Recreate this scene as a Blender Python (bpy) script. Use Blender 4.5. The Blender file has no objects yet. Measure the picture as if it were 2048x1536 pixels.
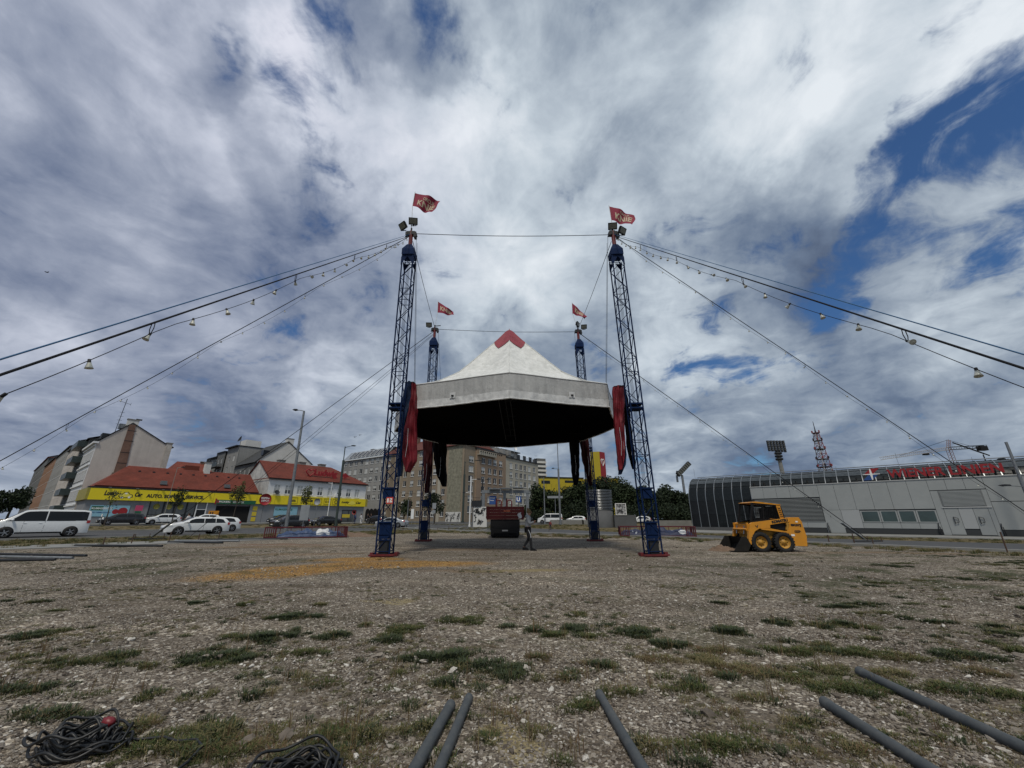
import bpy, math, random
from math import sin, cos, pi, radians, atan2, sqrt
from mathutils import Vector, Matrix, noise as mnoise
random.seed(7)
R = random.Random(11)
scene = bpy.context.scene
COL = scene.collection

# ------------------------------------------------------------------ camera
FPX = 775.0                       # focal length in pixels of the 2048 px wide photograph
PITCH = math.atan(270 / FPX)
CP, SP = cos(PITCH), sin(PITCH)
HC = 1.4
camd = bpy.data.cameras.new('camera')
camd.sensor_fit = 'HORIZONTAL'; camd.sensor_width = 36; camd.lens = 36 * FPX / 2048
camd.clip_start = 0.05; camd.clip_end = 6000
cam = bpy.data.objects.new('camera', camd); COL.objects.link(cam)
cam.location = (0, 0, HC); cam.rotation_euler = (pi / 2 + PITCH, 0, 0)
scene.camera = cam

def ray(u, v):
    """world direction seen at photograph pixel (u, v); used to survey real positions"""
    a = (u - 1024) / FPX; b = (768 - v) / FPX
    return Vector((a, CP - b * SP, SP + b * CP))

# ------------------------------------------------------------------ view, sun
scene.view_settings.view_transform = 'Standard'
scene.view_settings.look = 'None'
scene.view_settings.gamma = 1
scene.view_settings.exposure = 0.0
scene.view_settings.use_curve_mapping = False
SUN_EL, SUN_AZ = radians(60), radians(187)     # behind the camera, high, veiled by cloud
sd = Vector((sin(SUN_AZ) * cos(SUN_EL), cos(SUN_AZ) * cos(SUN_EL), sin(SUN_EL)))
sl = bpy.data.lights.new('sun', 'SUN'); sl.energy = 2.2; sl.angle = radians(9); sl.color = (1, .92, .79)
so = bpy.data.objects.new('sun', sl); COL.objects.link(so)
so.rotation_euler = (-sd).to_track_quat('-Z', 'Y').to_euler()
so.location = (0, -20, 40)

# ------------------------------------------------------------------ node helpers
class NT:
    def __init__(s, tree): s.t = tree; s.n = tree.nodes; s.l = tree.links
    def new(s, typ, **kw):
        n = s.n.new(typ)
        for k, v in kw.items(): setattr(n, k, v)
        return n
    def link(s, a, b): s.l.new(a, b)
    def put(s, sock, val):
        if val is None: return
        if hasattr(val, 'is_linked') or hasattr(val, 'links'): s.l.new(val, sock)
        else: sock.default_value = val
    def math(s, op, a, b=None, c=None, clamp=False):
        n = s.n.new('ShaderNodeMath'); n.operation = op; n.use_clamp = clamp
        s.put(n.inputs[0], a); s.put(n.inputs[1], b)
        if c is not None: s.put(n.inputs[2], c)
        return n.outputs[0]
    def vmath(s, op, a, b=None, scale=None):
        n = s.n.new('ShaderNodeVectorMath'); n.operation = op
        s.put(n.inputs[0], a); s.put(n.inputs[1], b)
        if scale is not None: s.put(n.inputs['Scale'], scale)
        return n.outputs['Value'] if op in ('DOT_PRODUCT', 'LENGTH', 'DISTANCE') else n.outputs['Vector']
    def noise(s, vec, scale, detail=4, rough=.5, distort=0, out='Fac', lac=2.0):
        n = s.n.new('ShaderNodeTexNoise'); s.put(n.inputs['Vector'], vec)
        n.inputs['Scale'].default_value = scale; n.inputs['Detail'].default_value = detail
        n.inputs['Roughness'].default_value = rough; n.inputs['Distortion'].default_value = distort
        n.inputs['Lacunarity'].default_value = lac
        return n.outputs[out]
    def voro(s, vec, scale, feature='F1', out='Distance', rand=1):
        n = s.n.new('ShaderNodeTexVoronoi'); n.feature = feature; s.put(n.inputs['Vector'], vec)
        n.inputs['Scale'].default_value = scale; n.inputs['Randomness'].default_value = rand
        return n.outputs[out]
    def ramp(s, fac, stops, interp='LINEAR'):
        n = s.n.new('ShaderNodeValToRGB'); n.color_ramp.interpolation = interp; s.put(n.inputs[0], fac)
        e = n.color_ramp.elements
        while len(e) < len(stops): e.new(.5)
        for i, (p, c) in enumerate(stops):
            e[i].position = p
            e[i].color = (c, c, c, 1) if isinstance(c, (int, float)) else (*c[:3], 1)
        return n.outputs[0]
    def maprange(s, v, a, b, c=0., d=1., smooth=True):
        n = s.n.new('ShaderNodeMapRange'); n.interpolation_type = 'SMOOTHSTEP' if smooth else 'LINEAR'
        s.put(n.inputs[0], v); s.put(n.inputs[1], a); s.put(n.inputs[2], b); s.put(n.inputs[3], c); s.put(n.inputs[4], d)
        return n.outputs[0]
    def mix(s, fac, a, b, blend='MIX'):
        n = s.n.new('ShaderNodeMix'); n.data_type = 'RGBA'; n.blend_type = blend; n.clamp_factor = True
        s.put(n.inputs[0], fac)
        for i, x in ((6, a), (7, b)):
            if isinstance(x, tuple): x = (*x[:3], 1)
            s.put(n.inputs[i], x)
        return n.outputs[2]
    def bump(s, h, strength=.3, dist=.02, normal=None):
        n = s.n.new('ShaderNodeBump'); n.inputs['Strength'].default_value = strength
        n.inputs['Distance'].default_value = dist; s.put(n.inputs['Height'], h)
        if normal is not None: s.put(n.inputs['Normal'], normal)
        return n.outputs[0]

# ------------------------------------------------------------------ world: sky texture behind broken cloud
world = bpy.data.worlds.new('World'); scene.world = world; world.use_nodes = True
w = NT(world.node_tree); world.node_tree.nodes.clear()
wo = w.new('ShaderNodeOutputWorld'); bg = w.new('ShaderNodeBackground'); bg.inputs['Strength'].default_value = 0.1
w.link(bg.outputs[0], wo.inputs[0])
sky = w.new('ShaderNodeTexSky', sky_type='NISHITA'); sky.sun_disc = False
sky.sun_elevation = SUN_EL; sky.sun_rotation = SUN_AZ; sky.air_density = 1.2; sky.dust_density = .6; sky.ozone_density = 2.2
D = w.new('ShaderNodeTexCoord').outputs['Generated']
sep = w.new('ShaderNodeSeparateXYZ'); w.link(D, sep.inputs[0])
zz = w.math('ADD', w.math('MAXIMUM', sep.outputs[2], 0.0), 0.24)
comb = w.new('ShaderNodeCombineXYZ')
w.link(w.math('DIVIDE', sep.outputs[0], zz), comb.inputs[0])
w.link(w.math('DIVIDE', sep.outputs[1], zz), comb.inputs[1])
Pc = comb.outputs[0]                      # position on the cloud layer, in layer heights
warp = w.vmath('SUBTRACT', w.noise(Pc, 1.3, 4, .55, out='Color'), (.5, .5, .5))
Pw = w.vmath('ADD', Pc, w.vmath('SCALE', warp, scale=.55))
Dw = w.vmath('ADD', D, w.vmath('SCALE', w.vmath('SUBTRACT', w.noise(D, 3.2, 6, .60, out='Color'), (.5, .5, .5)), scale=.36))
Dn = w.vmath('NORMALIZE', Dw)
def spot(u, v, rad, soft=.35):
    d = ray(u, v).normalized()
    return w.maprange(w.vmath('DOT_PRODUCT', Dn, tuple(d)), cos(radians(rad)), cos(radians(rad * soft)))
def addup(lst):
    acc = None
    for s_, wt in lst:
        x = w.math('MULTIPLY', s_, wt)
        acc = x if acc is None else w.math('ADD', acc, x)
    return acc
SPOTS_BRIGHT = [  # the brighter and darker cloud masses, as directions
    (820, 200, 17, .26), (1130, 60, 15, .14), (1010, 420, 18, .20), (1650, 110, 16, .30), (1430, 640, 14, .10), (1350, 690, 9, .08),
    (1250, 560, 12, .10), (520, 240, 13, .10), (960, 600, 13, .10), (600, 640, 12, .06), (1990, 560, 12, .10), (560, 60, 8, .10), (620, 170, 8, .08),
    (2010, 170, 8, .20), (700, 780, 9, .10), (1820, 800, 11, .06), (330, 90, 13, .05), (1450, 180, 11, .12), (250, 260, 12, .05), (330, 650, 14, .07),
    (60, 40, 18, -.14), (60, 560, 20, -.05), (160, 390, 12, -.05), (200, 800, 16, -.07), (610, 370, 7, -.20), (710, 400, 6, -.12),
    (430, 140, 7, -.20), (500, 200, 5, -.10), (700, 60, 7, -.30), (890, 100, 7, -.24), (1560, 480, 10, -.16), (1730, 590, 11, -.16), (620, 860, 14, -.10), (480, 790, 9, -.06),
    (1660, 900, 20, -.12), (1050, 880, 9, .04), (660, 560, 8, -.05), (1950, 700, 10, -.04), (1760, 220, 7, -.10), (1300, 280, 10, -.04), (440, 470, 9, -.05), (1090, 210, 6, -.10), (1240, 380, 7, -.06)]
bright = addup([(spot(u, v, r), a) for u, v, r, a in SPOTS_BRIGHT])
n1 = w.noise(Pw, 1.5, 9, .55); n2 = w.noise(Pw, 4.6, 8, .60, .3); n3 = w.noise(Pc, .55, 3, .5)
n4 = w.noise(D, 6.0, 8, .58, .4)
ridge = w.math('ABSOLUTE', w.math('SUBTRACT', w.noise(Pw, 2.3, 6, .55), .5))
B = w.math('ADD', w.math('ADD', bright, .505), w.math('MULTIPLY', w.math('SUBTRACT', n1, .5), 1.25))
B = w.math('ADD', B, w.math('MULTIPLY', w.math('SUBTRACT', n2, .5), .50))
B = w.math('ADD', B, w.math('MULTIPLY', w.math('SUBTRACT', n4, .5), .62))
B = w.math('SUBTRACT', B, w.math('MULTIPLY', w.math('SUBTRACT', .09, ridge), .45))
cloud = w.ramp(B, [(.0, (.075, .105, .175)), (.26, (.15, .20, .29)), (.5, (.31, .37, .45)), (.74, (.54, .61, .68)), (1.0, (.78, .83, .88))])
purple = spot(60, 250, 50, .1)
cloud = w.mix(w.math('MULTIPLY', purple, .6), cloud, w.mix(1., cloud, (1.02, .93, 1.02), 'MULTIPLY'))
HOLES = [(1800, 330, 5.5, .62), (1850, 410, 6, .62), (1760, 280, 4, .42), (1950, 340, 5, .45), (2040, 380, 5, .60), (1640, 580, 6, .52), (1560, 510, 6, .42), (1720, 540, 6, .50), (1790, 490, 6, .50), (1870, 500, 5, .4),
         (1850, 230, 5, .50), (1930, 430, 5, .5), (1990, 510, 4, .45), (1430, 728, 4.5, .60), (1340, 745, 4, .48), (1520, 745, 5, .45), (1380, 690, 4, .34), (1650, 700, 5, .2), (2000, 250, 6, .28), (1900, 130, 5, .3),
         (1400, 590, 5, .30), (890, 80, 6, .22), (700, 60, 6, .17), (650, 370, 6, .40), (710, 400, 4, .38), (430, 130, 5, .38), (600, 150, 5, .22), (400, 100, 5, .34), (1280, 560, 5, .16)]
hole = addup([(spot(u, v, r, .05), a) for u, v, r, a in HOLES])
hole = w.math('MINIMUM', hole, .60)
hole = w.math('ADD', hole, w.math('MULTIPLY', w.math('SUBTRACT', .5, n1), 1.3))
hole = w.math('ADD', hole, w.math('MULTIPLY', w.math('SUBTRACT', .5, n2), 3.0))
hole = w.math('ADD', hole, w.math('MULTIPLY', w.math('SUBTRACT', .5, n4), 2.3))
hole = w.maprange(hole, .32, 1.05)
blue = w.mix(1., sky.outputs[0], (.34, .52, .74), 'MULTIPLY')
cl10 = w.vmath('SCALE', cloud, scale=10.0)
skycol = w.mix(hole, cl10, blue)
# pale air near the horizon
hz = w.maprange(sep.outputs[2], .12, -.02)
skycol = w.mix(w.math('MULTIPLY', hz, .35), skycol, (3.3, 3.9, 4.7))
w.link(skycol, bg.inputs['Color'])
# ------------------------------------------------------------------ materials
MATS = {}
def mat(name, col, rough=.7, metal=0., var=0., vscale=3., bump=0., bscale=20., bdist=.01, col2=None, coord='Object', spec=.5,
        stretch=None, emit=None, detail=5, trans=0., alpha=None, coat=0.):
    if name in MATS: return MATS[name]
    m = bpy.data.materials.new(name); m.use_nodes = True
    t = NT(m.node_tree); b = m.node_tree.nodes['Principled BSDF']
    b.inputs['Roughness'].default_value = rough; b.inputs['Metallic'].default_value = metal
    b.inputs['Specular IOR Level'].default_value = spec
    if coat: b.inputs['Coat Weight'].default_value = coat; b.inputs['Coat Roughness'].default_value = .08
    tc = t.new('ShaderNodeTexCoord').outputs[coord]
    if stretch:
        tc = t.vmath('MULTIPLY', tc, stretch)
    if var or col2:
        f = t.noise(tc, vscale, detail, .6)
        f2 = t.noise(tc, vscale * 5.3, 4, .6)
        f = t.math('ADD', t.math('MULTIPLY', f, .65), t.math('MULTIPLY', f2, .35))
        if col2 is None:
            a = tuple(max(0, c * (1 - var)) for c in col); bb = tuple(min(1, c * (1 + var)) for c in col)
        else: a, bb = col, col2
        t.link(t.ramp(f, [(.34, a), (.66, bb)]), b.inputs['Base Color'])
        if rough > .15: t.link(t.maprange(f2, .3, .7, max(.05, rough - .08), min(1, rough + .08)), b.inputs['Roughness'])
    else: b.inputs['Base Color'].default_value = (*col, 1)
    if bump:
        t.link(t.bump(t.noise(tc, bscale, 5, .6), bump, bdist), b.inputs['Normal'])
    if emit: b.inputs['Emission Color'].default_value = (*emit[:3], 1); b.inputs['Emission Strength'].default_value = emit[3]
    if trans: b.inputs['Transmission Weight'].default_value = trans
    m.diffuse_color = (*col, 1)
    MATS[name] = m; return m

M = dict(
    white=mat('white_paint', (.74, .75, .75), .35, var=.06, vscale=2, coat=.3),
    carwhite=mat('white_car_paint', (.72, .74, .75), .25, var=.03, vscale=1.5, coat=.6),
    carblack=mat('black_car_paint', (.012, .013, .016), .2, coat=.8),
    carsilver=mat('silver_car_paint', (.36, .38, .40), .28, metal=.4, coat=.6),
    cardark=mat('dark_blue_car_paint', (.03, .035, .05), .22, coat=.8),
    glass=mat('dark_window_glass', (.010, .012, .014), .10, spec=.3),
    pane=mat('window_pane_glass', (.03, .036, .04), .08, col2=(.08, .088, .09), vscale=.6, spec=.6),
    paneblind=mat('window_with_blind', (.42, .43, .42), .35, var=.15, vscale=1),
    rubber=mat('black_rubber', (.012, .012, .013), .9, var=.3, bump=.3, bscale=40),
    black=mat('black_plastic', (.008, .008, .009), .6, var=.2, spec=.25),
    alloy=mat('wheel_alloy', (.30, .31, .33), .35, metal=.7),
    darkmetal=mat('dark_painted_metal', (.022, .025, .03), .6, spec=.25, var=.25),
    galv=mat('galvanised_steel', (.20, .215, .23), .55, metal=.5, var=.25, vscale=6, bump=.1),
    steel=mat('ribbed_stainless_steel', (.26, .27, .28), .28, metal=.9, var=.08),
    rope=mat('steel_rope', (.016, .017, .02), .8, spec=.15, var=.2, vscale=20),
    blue=mat('blue_mast_paint', (.004, .016, .060), .75, spec=.12, var=.4, vscale=2.5, bump=.15, bscale=15),
    red=mat('red_mast_paint', (.13, .012, .014), .5, var=.3, vscale=3),
    redplate=mat('red_base_plate_paint', (.12, .011, .013), .6, var=.4, vscale=4),
    darkred=mat('dark_red_trailer_paint', (.045, .006, .008), .6, var=.2, vscale=1, spec=.2),
    bluecloth=mat('blue_tarpaulin', (.012, .032, .085), .6, spec=.3, var=.5, vscale=2, bump=.6, bscale=5, bdist=.04),
    redcloth=mat('red_tarpaulin', (.15, .008, .016), .6, var=.4, spec=.3, vscale=2, bump=.6, bscale=5, bdist=.04),
    blackcloth=mat('black_canvas', (.004, .004, .005), .9, var=.3, spec=.1, bump=.4, bscale=6, bdist=.03),
    whitecloth=mat('white_sheeting', (.6, .62, .64), .5, var=.15, bump=.5, bscale=6, bdist=.03),
    yellow=mat('yellow_machine_paint', (.66, .27, .010), .5, col2=(.50, .22, .022), vscale=3.5, bump=.05),
    yellowd=mat('dirty_yellow_paint', (.42, .22, .03), .6, var=.3, vscale=4),
    signy=mat('yellow_sign_panel', (.72, .58, .01), .45, var=.05, vscale=.6),
    signyd=mat('yellow_store_cladding', (.42, .33, .012), .6, var=.1, vscale=.3),
    signr=mat('red_sign_panel', (.27, .010, .016), .6, var=.12),
    signb=mat('blue_sign_panel', (.02, .07, .24), .5),
    inkblack=mat('black_sign_print', (.012, .012, .012), .6),
    inkwhite=mat('white_sign_print', (.78, .78, .76), .6),
    inkgreen=mat('green_sign_print', (.01, .10, .05), .6),
    beigeprint=mat('beige_flag_print', (.50, .42, .30), .8, var=.1),
    asphalt=mat('asphalt', (.042, .043, .045), .9, coord='Object', col2=(.062, .062, .063), vscale=.8, bump=.3, bscale=60),
    concrete=mat('concrete', (.20, .20, .19), .9, var=.2, vscale=1.2, bump=.25, bscale=25),
    concreted=mat('dark_concrete', (.085, .088, .092), .85, var=.15, vscale=.8, bump=.15),
    greywall=mat('grey_shop_render', (.20, .21, .225), .8, var=.08, vscale=.4),
    whitewall=mat('white_render', (.56, .56, .54), .85, var=.1, vscale=.5, bump=.15, bscale=12),
    stainedwall=mat('stained_white_render', (.30, .31, .31), .9, col2=(.60, .60, .58), vscale=.55, bump=.2),
    greenglass=mat('dark_green_balcony', (.03, .045, .045), .4, var=.3),
    gravelstone=None)

def wall_mat(name, c1, c2, scale=.35, streak=.5, rough=.9, bump=.2):
    """plaster with blotches and vertical weathering"""
    if name in MATS: return MATS[name]
    m = bpy.data.materials.new(name); m.use_nodes = True
    t = NT(m.node_tree); b = m.node_tree.nodes['Principled BSDF']; b.inputs['Roughness'].default_value = rough
    tc = t.new('ShaderNodeTexCoord').outputs['Object']
    f = t.noise(tc, scale, 7, .62, .3)
    st = t.noise(t.vmath('MULTIPLY', tc, (1.3, 1.3, .08)), 1.4, 4, .6)
    fine = t.noise(tc, 9, 4, .6)
    f = t.math('ADD', t.math('ADD', t.math('MULTIPLY', f, 1 - streak * .6), t.math('MULTIPLY', st, streak * .6)), t.math('MULTIPLY', t.math('SUBTRACT', fine, .5), .3))
    t.link(t.ramp(f, [(.30, c1), (.70, c2)]), b.inputs['Base Color'])
    if bump: t.link(t.bump(t.noise(tc, 14, 4, .6), bump, .01), b.inputs['Normal'])
    MATS[name] = m; return m
M['gable'] = wall_mat('pinkish_bare_render', (.36, .33, .305), (.58, .54, .50), .3, .5)
M['brickwall'] = wall_mat('brown_chimney_brick', (.10, .055, .04), (.20, .12, .09), .8, .3)
M['brown'] = wall_mat('brown_facade_render', (.19, .152, .108), (.30, .245, .182), .12, .6)
M['pink'] = wall_mat('salmon_facade_render', (.22, .155, .108), (.32, .24, .172), .14, .5)
M['beige'] = wall_mat('beige_facade_render', (.32, .295, .24), (.44, .415, .345), .15, .5)
M['greyfac'] = wall_mat('grey_facade_render', (.20, .20, .195), (.31, .31, .30), .15, .6)
M['darkfac'] = wall_mat('dark_grey_facade', (.085, .088, .09), (.15, .155, .155), .2, .5)
M['whitefac'] = wall_mat('white_facade_render', (.56, .58, .60), (.70, .71, .72), .2, .4)
M['mosaic'] = wall_mat('mottled_mosaic_wall', (.12, .115, .085), (.30, .29, .22), 1.4, .2)
M['rooftile'] = None
M['hallpanel'] = mat('light_grey_hall_panel', (.32, .337, .335), .45, metal=.15, var=.06, vscale=.35)
M['halldark'] = mat('hall_plinth_dark', (.03, .034, .037), .7)
M['tubeglass'] = mat('dark_curved_glazing', (.006, .008, .009), .22, spec=.22, col2=(.018, .022, .024), vscale=.5)
M['tubemetal'] = mat('grey_roof_cladding', (.07, .08, .085), .35, metal=.5, var=.35, vscale=.8)
M['soil'] = mat('loose_brown_soil', (.11, .07, .045), .95, col2=(.20, .14, .10), vscale=8, bump=.8, bscale=14, bdist=.04)

def tile_mat():
    m = bpy.data.materials.new('red_clay_roof_tiles'); m.use_nodes = True
    t = NT(m.node_tree); b = m.node_tree.nodes['Principled BSDF']; b.inputs['Roughness'].default_value = .85
    tc = t.new('ShaderNodeTexCoord').outputs['Object']
    big = t.noise(tc, .5, 5, .6); cell = t.voro(t.vmath('MULTIPLY', tc, (1., 1., 1.7)), 3.4, out='Color')
    c = t.ramp(big, [(.3, (.125, .026, .014)), (.7, (.20, .042, .024))])
    sp_ = t.new('ShaderNodeSeparateColor'); t.link(cell, sp_.inputs[0])
    v = t.maprange(sp_.outputs[0], 0, 1, .78, 1.2, False)
    c2 = t.mix(1., c, t.ramp(sp_.outputs[1], [(0, (.8, .8, .8)), (1, (1., 1., 1.))]), 'MULTIPLY')
    t.link(c2, b.inputs['Base Color'])
    return m
M['rooftile'] = tile_mat()

def tent_mat(name, c1, c2, rough=.55, trans=False):
    m = bpy.data.materials.new(name); m.use_nodes = True
    t = NT(m.node_tree); b = m.node_tree.nodes['Principled BSDF']; b.inputs['Roughness'].default_value = rough
    tc = t.new('ShaderNodeTexCoord').outputs['Object']
    f = t.noise(tc, .8, 7, .65, .6); g = t.noise(tc, 5, 6, .7)
    s = t.noise(t.vmath('MULTIPLY', tc, (4., 4., .35)), 1.0, 5, .6)
    f = t.math('ADD', t.math('ADD', t.math('MULTIPLY', f, .35), t.math('MULTIPLY', g, .3)), t.math('MULTIPLY', s, .35))
    t.link(t.ramp(f, [(.36, c1), (.58, c2)]), b.inputs['Base Color'])
    t.link(t.bump(t.math('ADD', s, t.math('MULTIPLY', g, .5)), .8, .05), b.inputs['Normal'])
    return m
M['tent'] = tent_mat('white_roof_tarpaulin', (.46, .47, .45), (.70, .71, .69))
M['valance'] = tent_mat('grey_valance_tarpaulin', (.27, .275, .275), (.44, .445, .44))
M['valtrim'] = tent_mat('pale_valance_strip', (.42, .43, .43), (.62, .63, .63))
M['tentred'] = tent_mat('red_cap_tarpaulin', (.16, .012, .02), (.26, .025, .04))
M['flag'] = tent_mat('red_flag_cloth', (.17, .008, .03), (.27, .015, .05), .8)

# ------------------------------------------------------------------ mesh builder
class MB:
    def __init__(s): s.v = []; s.f = []; s.sm = []; s.mi = []; s.cur = 0
    def add(s, vs, fs, smooth=False):
        o = len(s.v); s.v += [tuple(p) for p in vs]
        s.f += [tuple(i + o for i in f) for f in fs]; s.sm += [smooth] * len(fs); s.mi += [s.cur] * len(fs)
        return s
    def box(s, x0, x1, y0, y1, z0, z1, mtx=None):
        vs = [Vector((x, y, z)) for x in (x0, x1) for y in (y0, y1) for z in (z0, z1)]
        if mtx is not None: vs = [mtx @ p for p in vs]
        return s.add(vs, [(0, 1, 3, 2), (4, 6, 7, 5), (0, 4, 5, 1), (2, 3, 7, 6), (0, 2, 6, 4), (1, 5, 7, 3)])
    def cbox(s, c, sz, rz=0, ry=0, rx=0):
        m = Matrix.Translation(Vector(c)) @ Matrix.Rotation(rz, 4, 'Z') @ Matrix.Rotation(ry, 4, 'Y') @ Matrix.Rotation(rx, 4, 'X')
        return s.box(-sz[0] / 2, sz[0] / 2, -sz[1] / 2, sz[1] / 2, -sz[2] / 2, sz[2] / 2, m)
    def tube(s, pts, r, n=8, smooth=True, caps=True, r2=None):
        pts = [Vector(p) for p in pts]; N = len(pts); o = len(s.v)
        rs = r if isinstance(r, (list, tuple)) else [r + ((r2 if r2 is not None else r) - r) * i / max(1, N - 1) for i in range(N)]
        up = None; vs = []
        for i, p in enumerate(pts):
            t = (pts[min(i + 1, N - 1)] - pts[max(i - 1, 0)])
            if t.length < 1e-9: t = Vector((0, 0, 1))
            t.normalize()
            if up is None:
                a = Vector((0, 0, 1)) if abs(t.z) < .9 else Vector((1, 0, 0))
                up = t.cross(a).normalized()
            else:
                up = (up - t * up.dot(t))
                up = up.normalized() if up.length > 1e-6 else t.orthogonal().normalized()
            w_ = t.cross(up)
            for k in range(n):
                a = 2 * pi * k / n
                vs.append(p + (up * cos(a) + w_ * sin(a)) * rs[i])
        fs = [(i * n + k, i * n + (k + 1) % n, (i + 1) * n + (k + 1) % n, (i + 1) * n + k) for i in range(N - 1) for k in range(n)]
        s.add(vs, fs, smooth)
        if caps:
            s.add([vs[k] for k in range(n)], [tuple(range(n))[::-1]])
            s.add([vs[(N - 1) * n + k] for k in range(n)], [tuple(range(n))])
        return s
    def bar(s, a, b, wd, ht=None):
        """square section bar from a to b"""
        a, b = Vector(a), Vector(b); ht = ht or wd; t = (b - a); L = t.length; t.normalize()
        u = t.cross(Vector((0, 0, 1)))
        u = u.normalized() if u.length > 1e-4 else Vector((1, 0, 0))
        v_ = u.cross(t)
        vs = [p + u * sx * wd / 2 + v_ * sy * ht / 2 for p in (a, b) for sx, sy in ((-1, -1), (1, -1), (1, 1), (-1, 1))]
        return s.add(vs, [(0, 1, 2, 3), (7, 6, 5, 4), (0, 4, 5, 1), (1, 5, 6, 2), (2, 6, 7, 3), (3, 7, 4, 0)])
    def lathe(s, prof, n=16, mtx=None, smooth=True, a0=0, a1=2 * pi):
        """prof: (radius, height) list about local z"""
        full = abs(a1 - a0 - 2 * pi) < 1e-6; m = n if full else n + 1
        vs = []
        for k in range(m):
            a = a0 + (a1 - a0) * k / n
            for r, z in prof: vs.append(Vector((r * cos(a), r * sin(a), z)))
        if mtx is not None: vs = [mtx @ p for p in vs]
        P = len(prof); fs = []
        for k in range(n):
            k2 = (k + 1) % m
            for j in range(P - 1): fs.append((k * P + j, k2 * P + j, k2 * P + j + 1, k * P + j + 1))
        return s.add(vs, fs, smooth)
    def prism(s, poly, y0, y1, plane='XZ', mtx=None):
        """polygon (list of 2-tuples) extruded along the remaining axis"""
        n = len(poly)
        def P(a, b, c): return Vector((a, c, b)) if plane == 'XZ' else (Vector((a, b, c)) if plane == 'XY' else Vector((c, a, b)))
        vs = [P(a, b, y0) for a, b in poly] + [P(a, b, y1) for a, b in poly]
        if mtx is not None: vs = [mtx @ p for p in vs]
        fs = [tuple(range(n)), tuple(range(2 * n - 1, n - 1, -1))] + [(i, (i + 1) % n + 0, (i + 1) % n + n, i + n) for i in range(n)]
        return s.add(vs, [f for f in fs])
    def grid(s, fn, nu, nv, smooth=True, closeu=False):
        vs = [fn(i / nu, j / nv) for i in range(nu + (0 if closeu else 1)) for j in range(nv + 1)]
        m = nu if closeu else nu + 1
        fs = [(i * (nv + 1) + j, ((i + 1) % m) * (nv + 1) + j, ((i + 1) % m) * (nv + 1) + j + 1, i * (nv + 1) + j + 1)
              for i in range(nu) for j in range(nv)]
        return s.add(vs, fs, smooth)
    def mesh(s, name, mats):
        me = bpy.data.meshes.new(name); me.from_pydata([tuple(v) for v in s.v], [], s.f)
        me.polygons.foreach_set('use_smooth', s.sm); me.polygons.foreach_set('material_index', s.mi)
        if not isinstance(mats, (list, tuple)): mats = [mats]
        for m in mats: me.materials.append(m)
        me.validate(); me.update(); return me
    def build(s, name, mats, parent=None, loc=(0, 0, 0), rz=0, **tags):
        return place(s.mesh(name, mats), name, parent, loc, rz, **tags)

def place(me, name, parent=None, loc=(0, 0, 0), rz=0, rot=None, label=None, cat=None, group=None, kind=None):
    o = bpy.data.objects.new(name, me); COL.objects.link(o); o.parent = parent
    o.location = loc; o.rotation_euler = rot if rot else (0, 0, rz)
    if parent is not None: ALLK.setdefault(parent.name, []).append(o)
    tag(o, label, cat, group, kind); return o
def tag(o, label=None, cat=None, group=None, kind=None):
    if label: o['label'] = label
    if cat: o['category'] = cat
    if group: o['group'] = group
    if kind: o['kind'] = kind
    return o
def thing(name, label, cat, loc=(0, 0, 0), rz=0, group=None, rot=None):
    o = bpy.data.objects.new(name, None); COL.objects.link(o); o.empty_display_size = .2
    o.location = loc; o.rotation_euler = rot if rot else (0, 0, rz)
    return tag(o, label, cat, group)
ALLK = {}
def copy_tree(o, parent=None):
    c = o.copy(); COL.objects.link(c); c.parent = parent
    if parent is not None: ALLK.setdefault(parent.name, []).append(c)
    for ch in list(ALLK.get(o.name, [])): copy_tree(ch, c)
    return c

def text_mesh(txt, wd, ht, depth=.02, bold=0., shear=0., spacing=1.0, mats=None):
    """lettering as a mesh in local XZ, x 0..wd, z 0..ht, facing -y"""
    cu = bpy.data.curves.new('lettering', 'FONT'); cu.body = txt; cu.size = 1; cu.extrude = .05; cu.offset = bold; cu.shear = shear
    cu.space_character = spacing; cu.resolution_u = 3
    ob = bpy.data.objects.new('lettering', cu)
    COL.objects.link(ob); bpy.context.view_layer.update()
    me = bpy.data.meshes.new_from_object(ob.evaluated_get(bpy.context.evaluated_depsgraph_get()))
    bpy.data.objects.remove(ob); bpy.data.curves.remove(cu)
    xs = [v.co.x for v in me.vertices]; ys = [v.co.y for v in me.vertices]
    x0, x1, y0, y1 = min(xs), max(xs), min(ys), max(ys)
    for v in me.vertices:
        x, y, z = v.co
        v.co = ((x - x0) / (x1 - x0) * wd, -(z / .05) * depth / 2, (y - y0) / (y1 - y0) * ht)
    me.materials.clear()
    for m in (mats or [M['inkblack']]): me.materials.append(m)
    me.update(); return me
def lettering(name, txt, parent, x, y, z, wd, ht, m, depth=.03, bold=0.02, shear=0., rot=None, spacing=1.):
    me = text_mesh(txt, wd, ht, depth, bold, shear, spacing, [m])
    return place(me, name, parent, (x, y, z), rot=rot)

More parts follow.
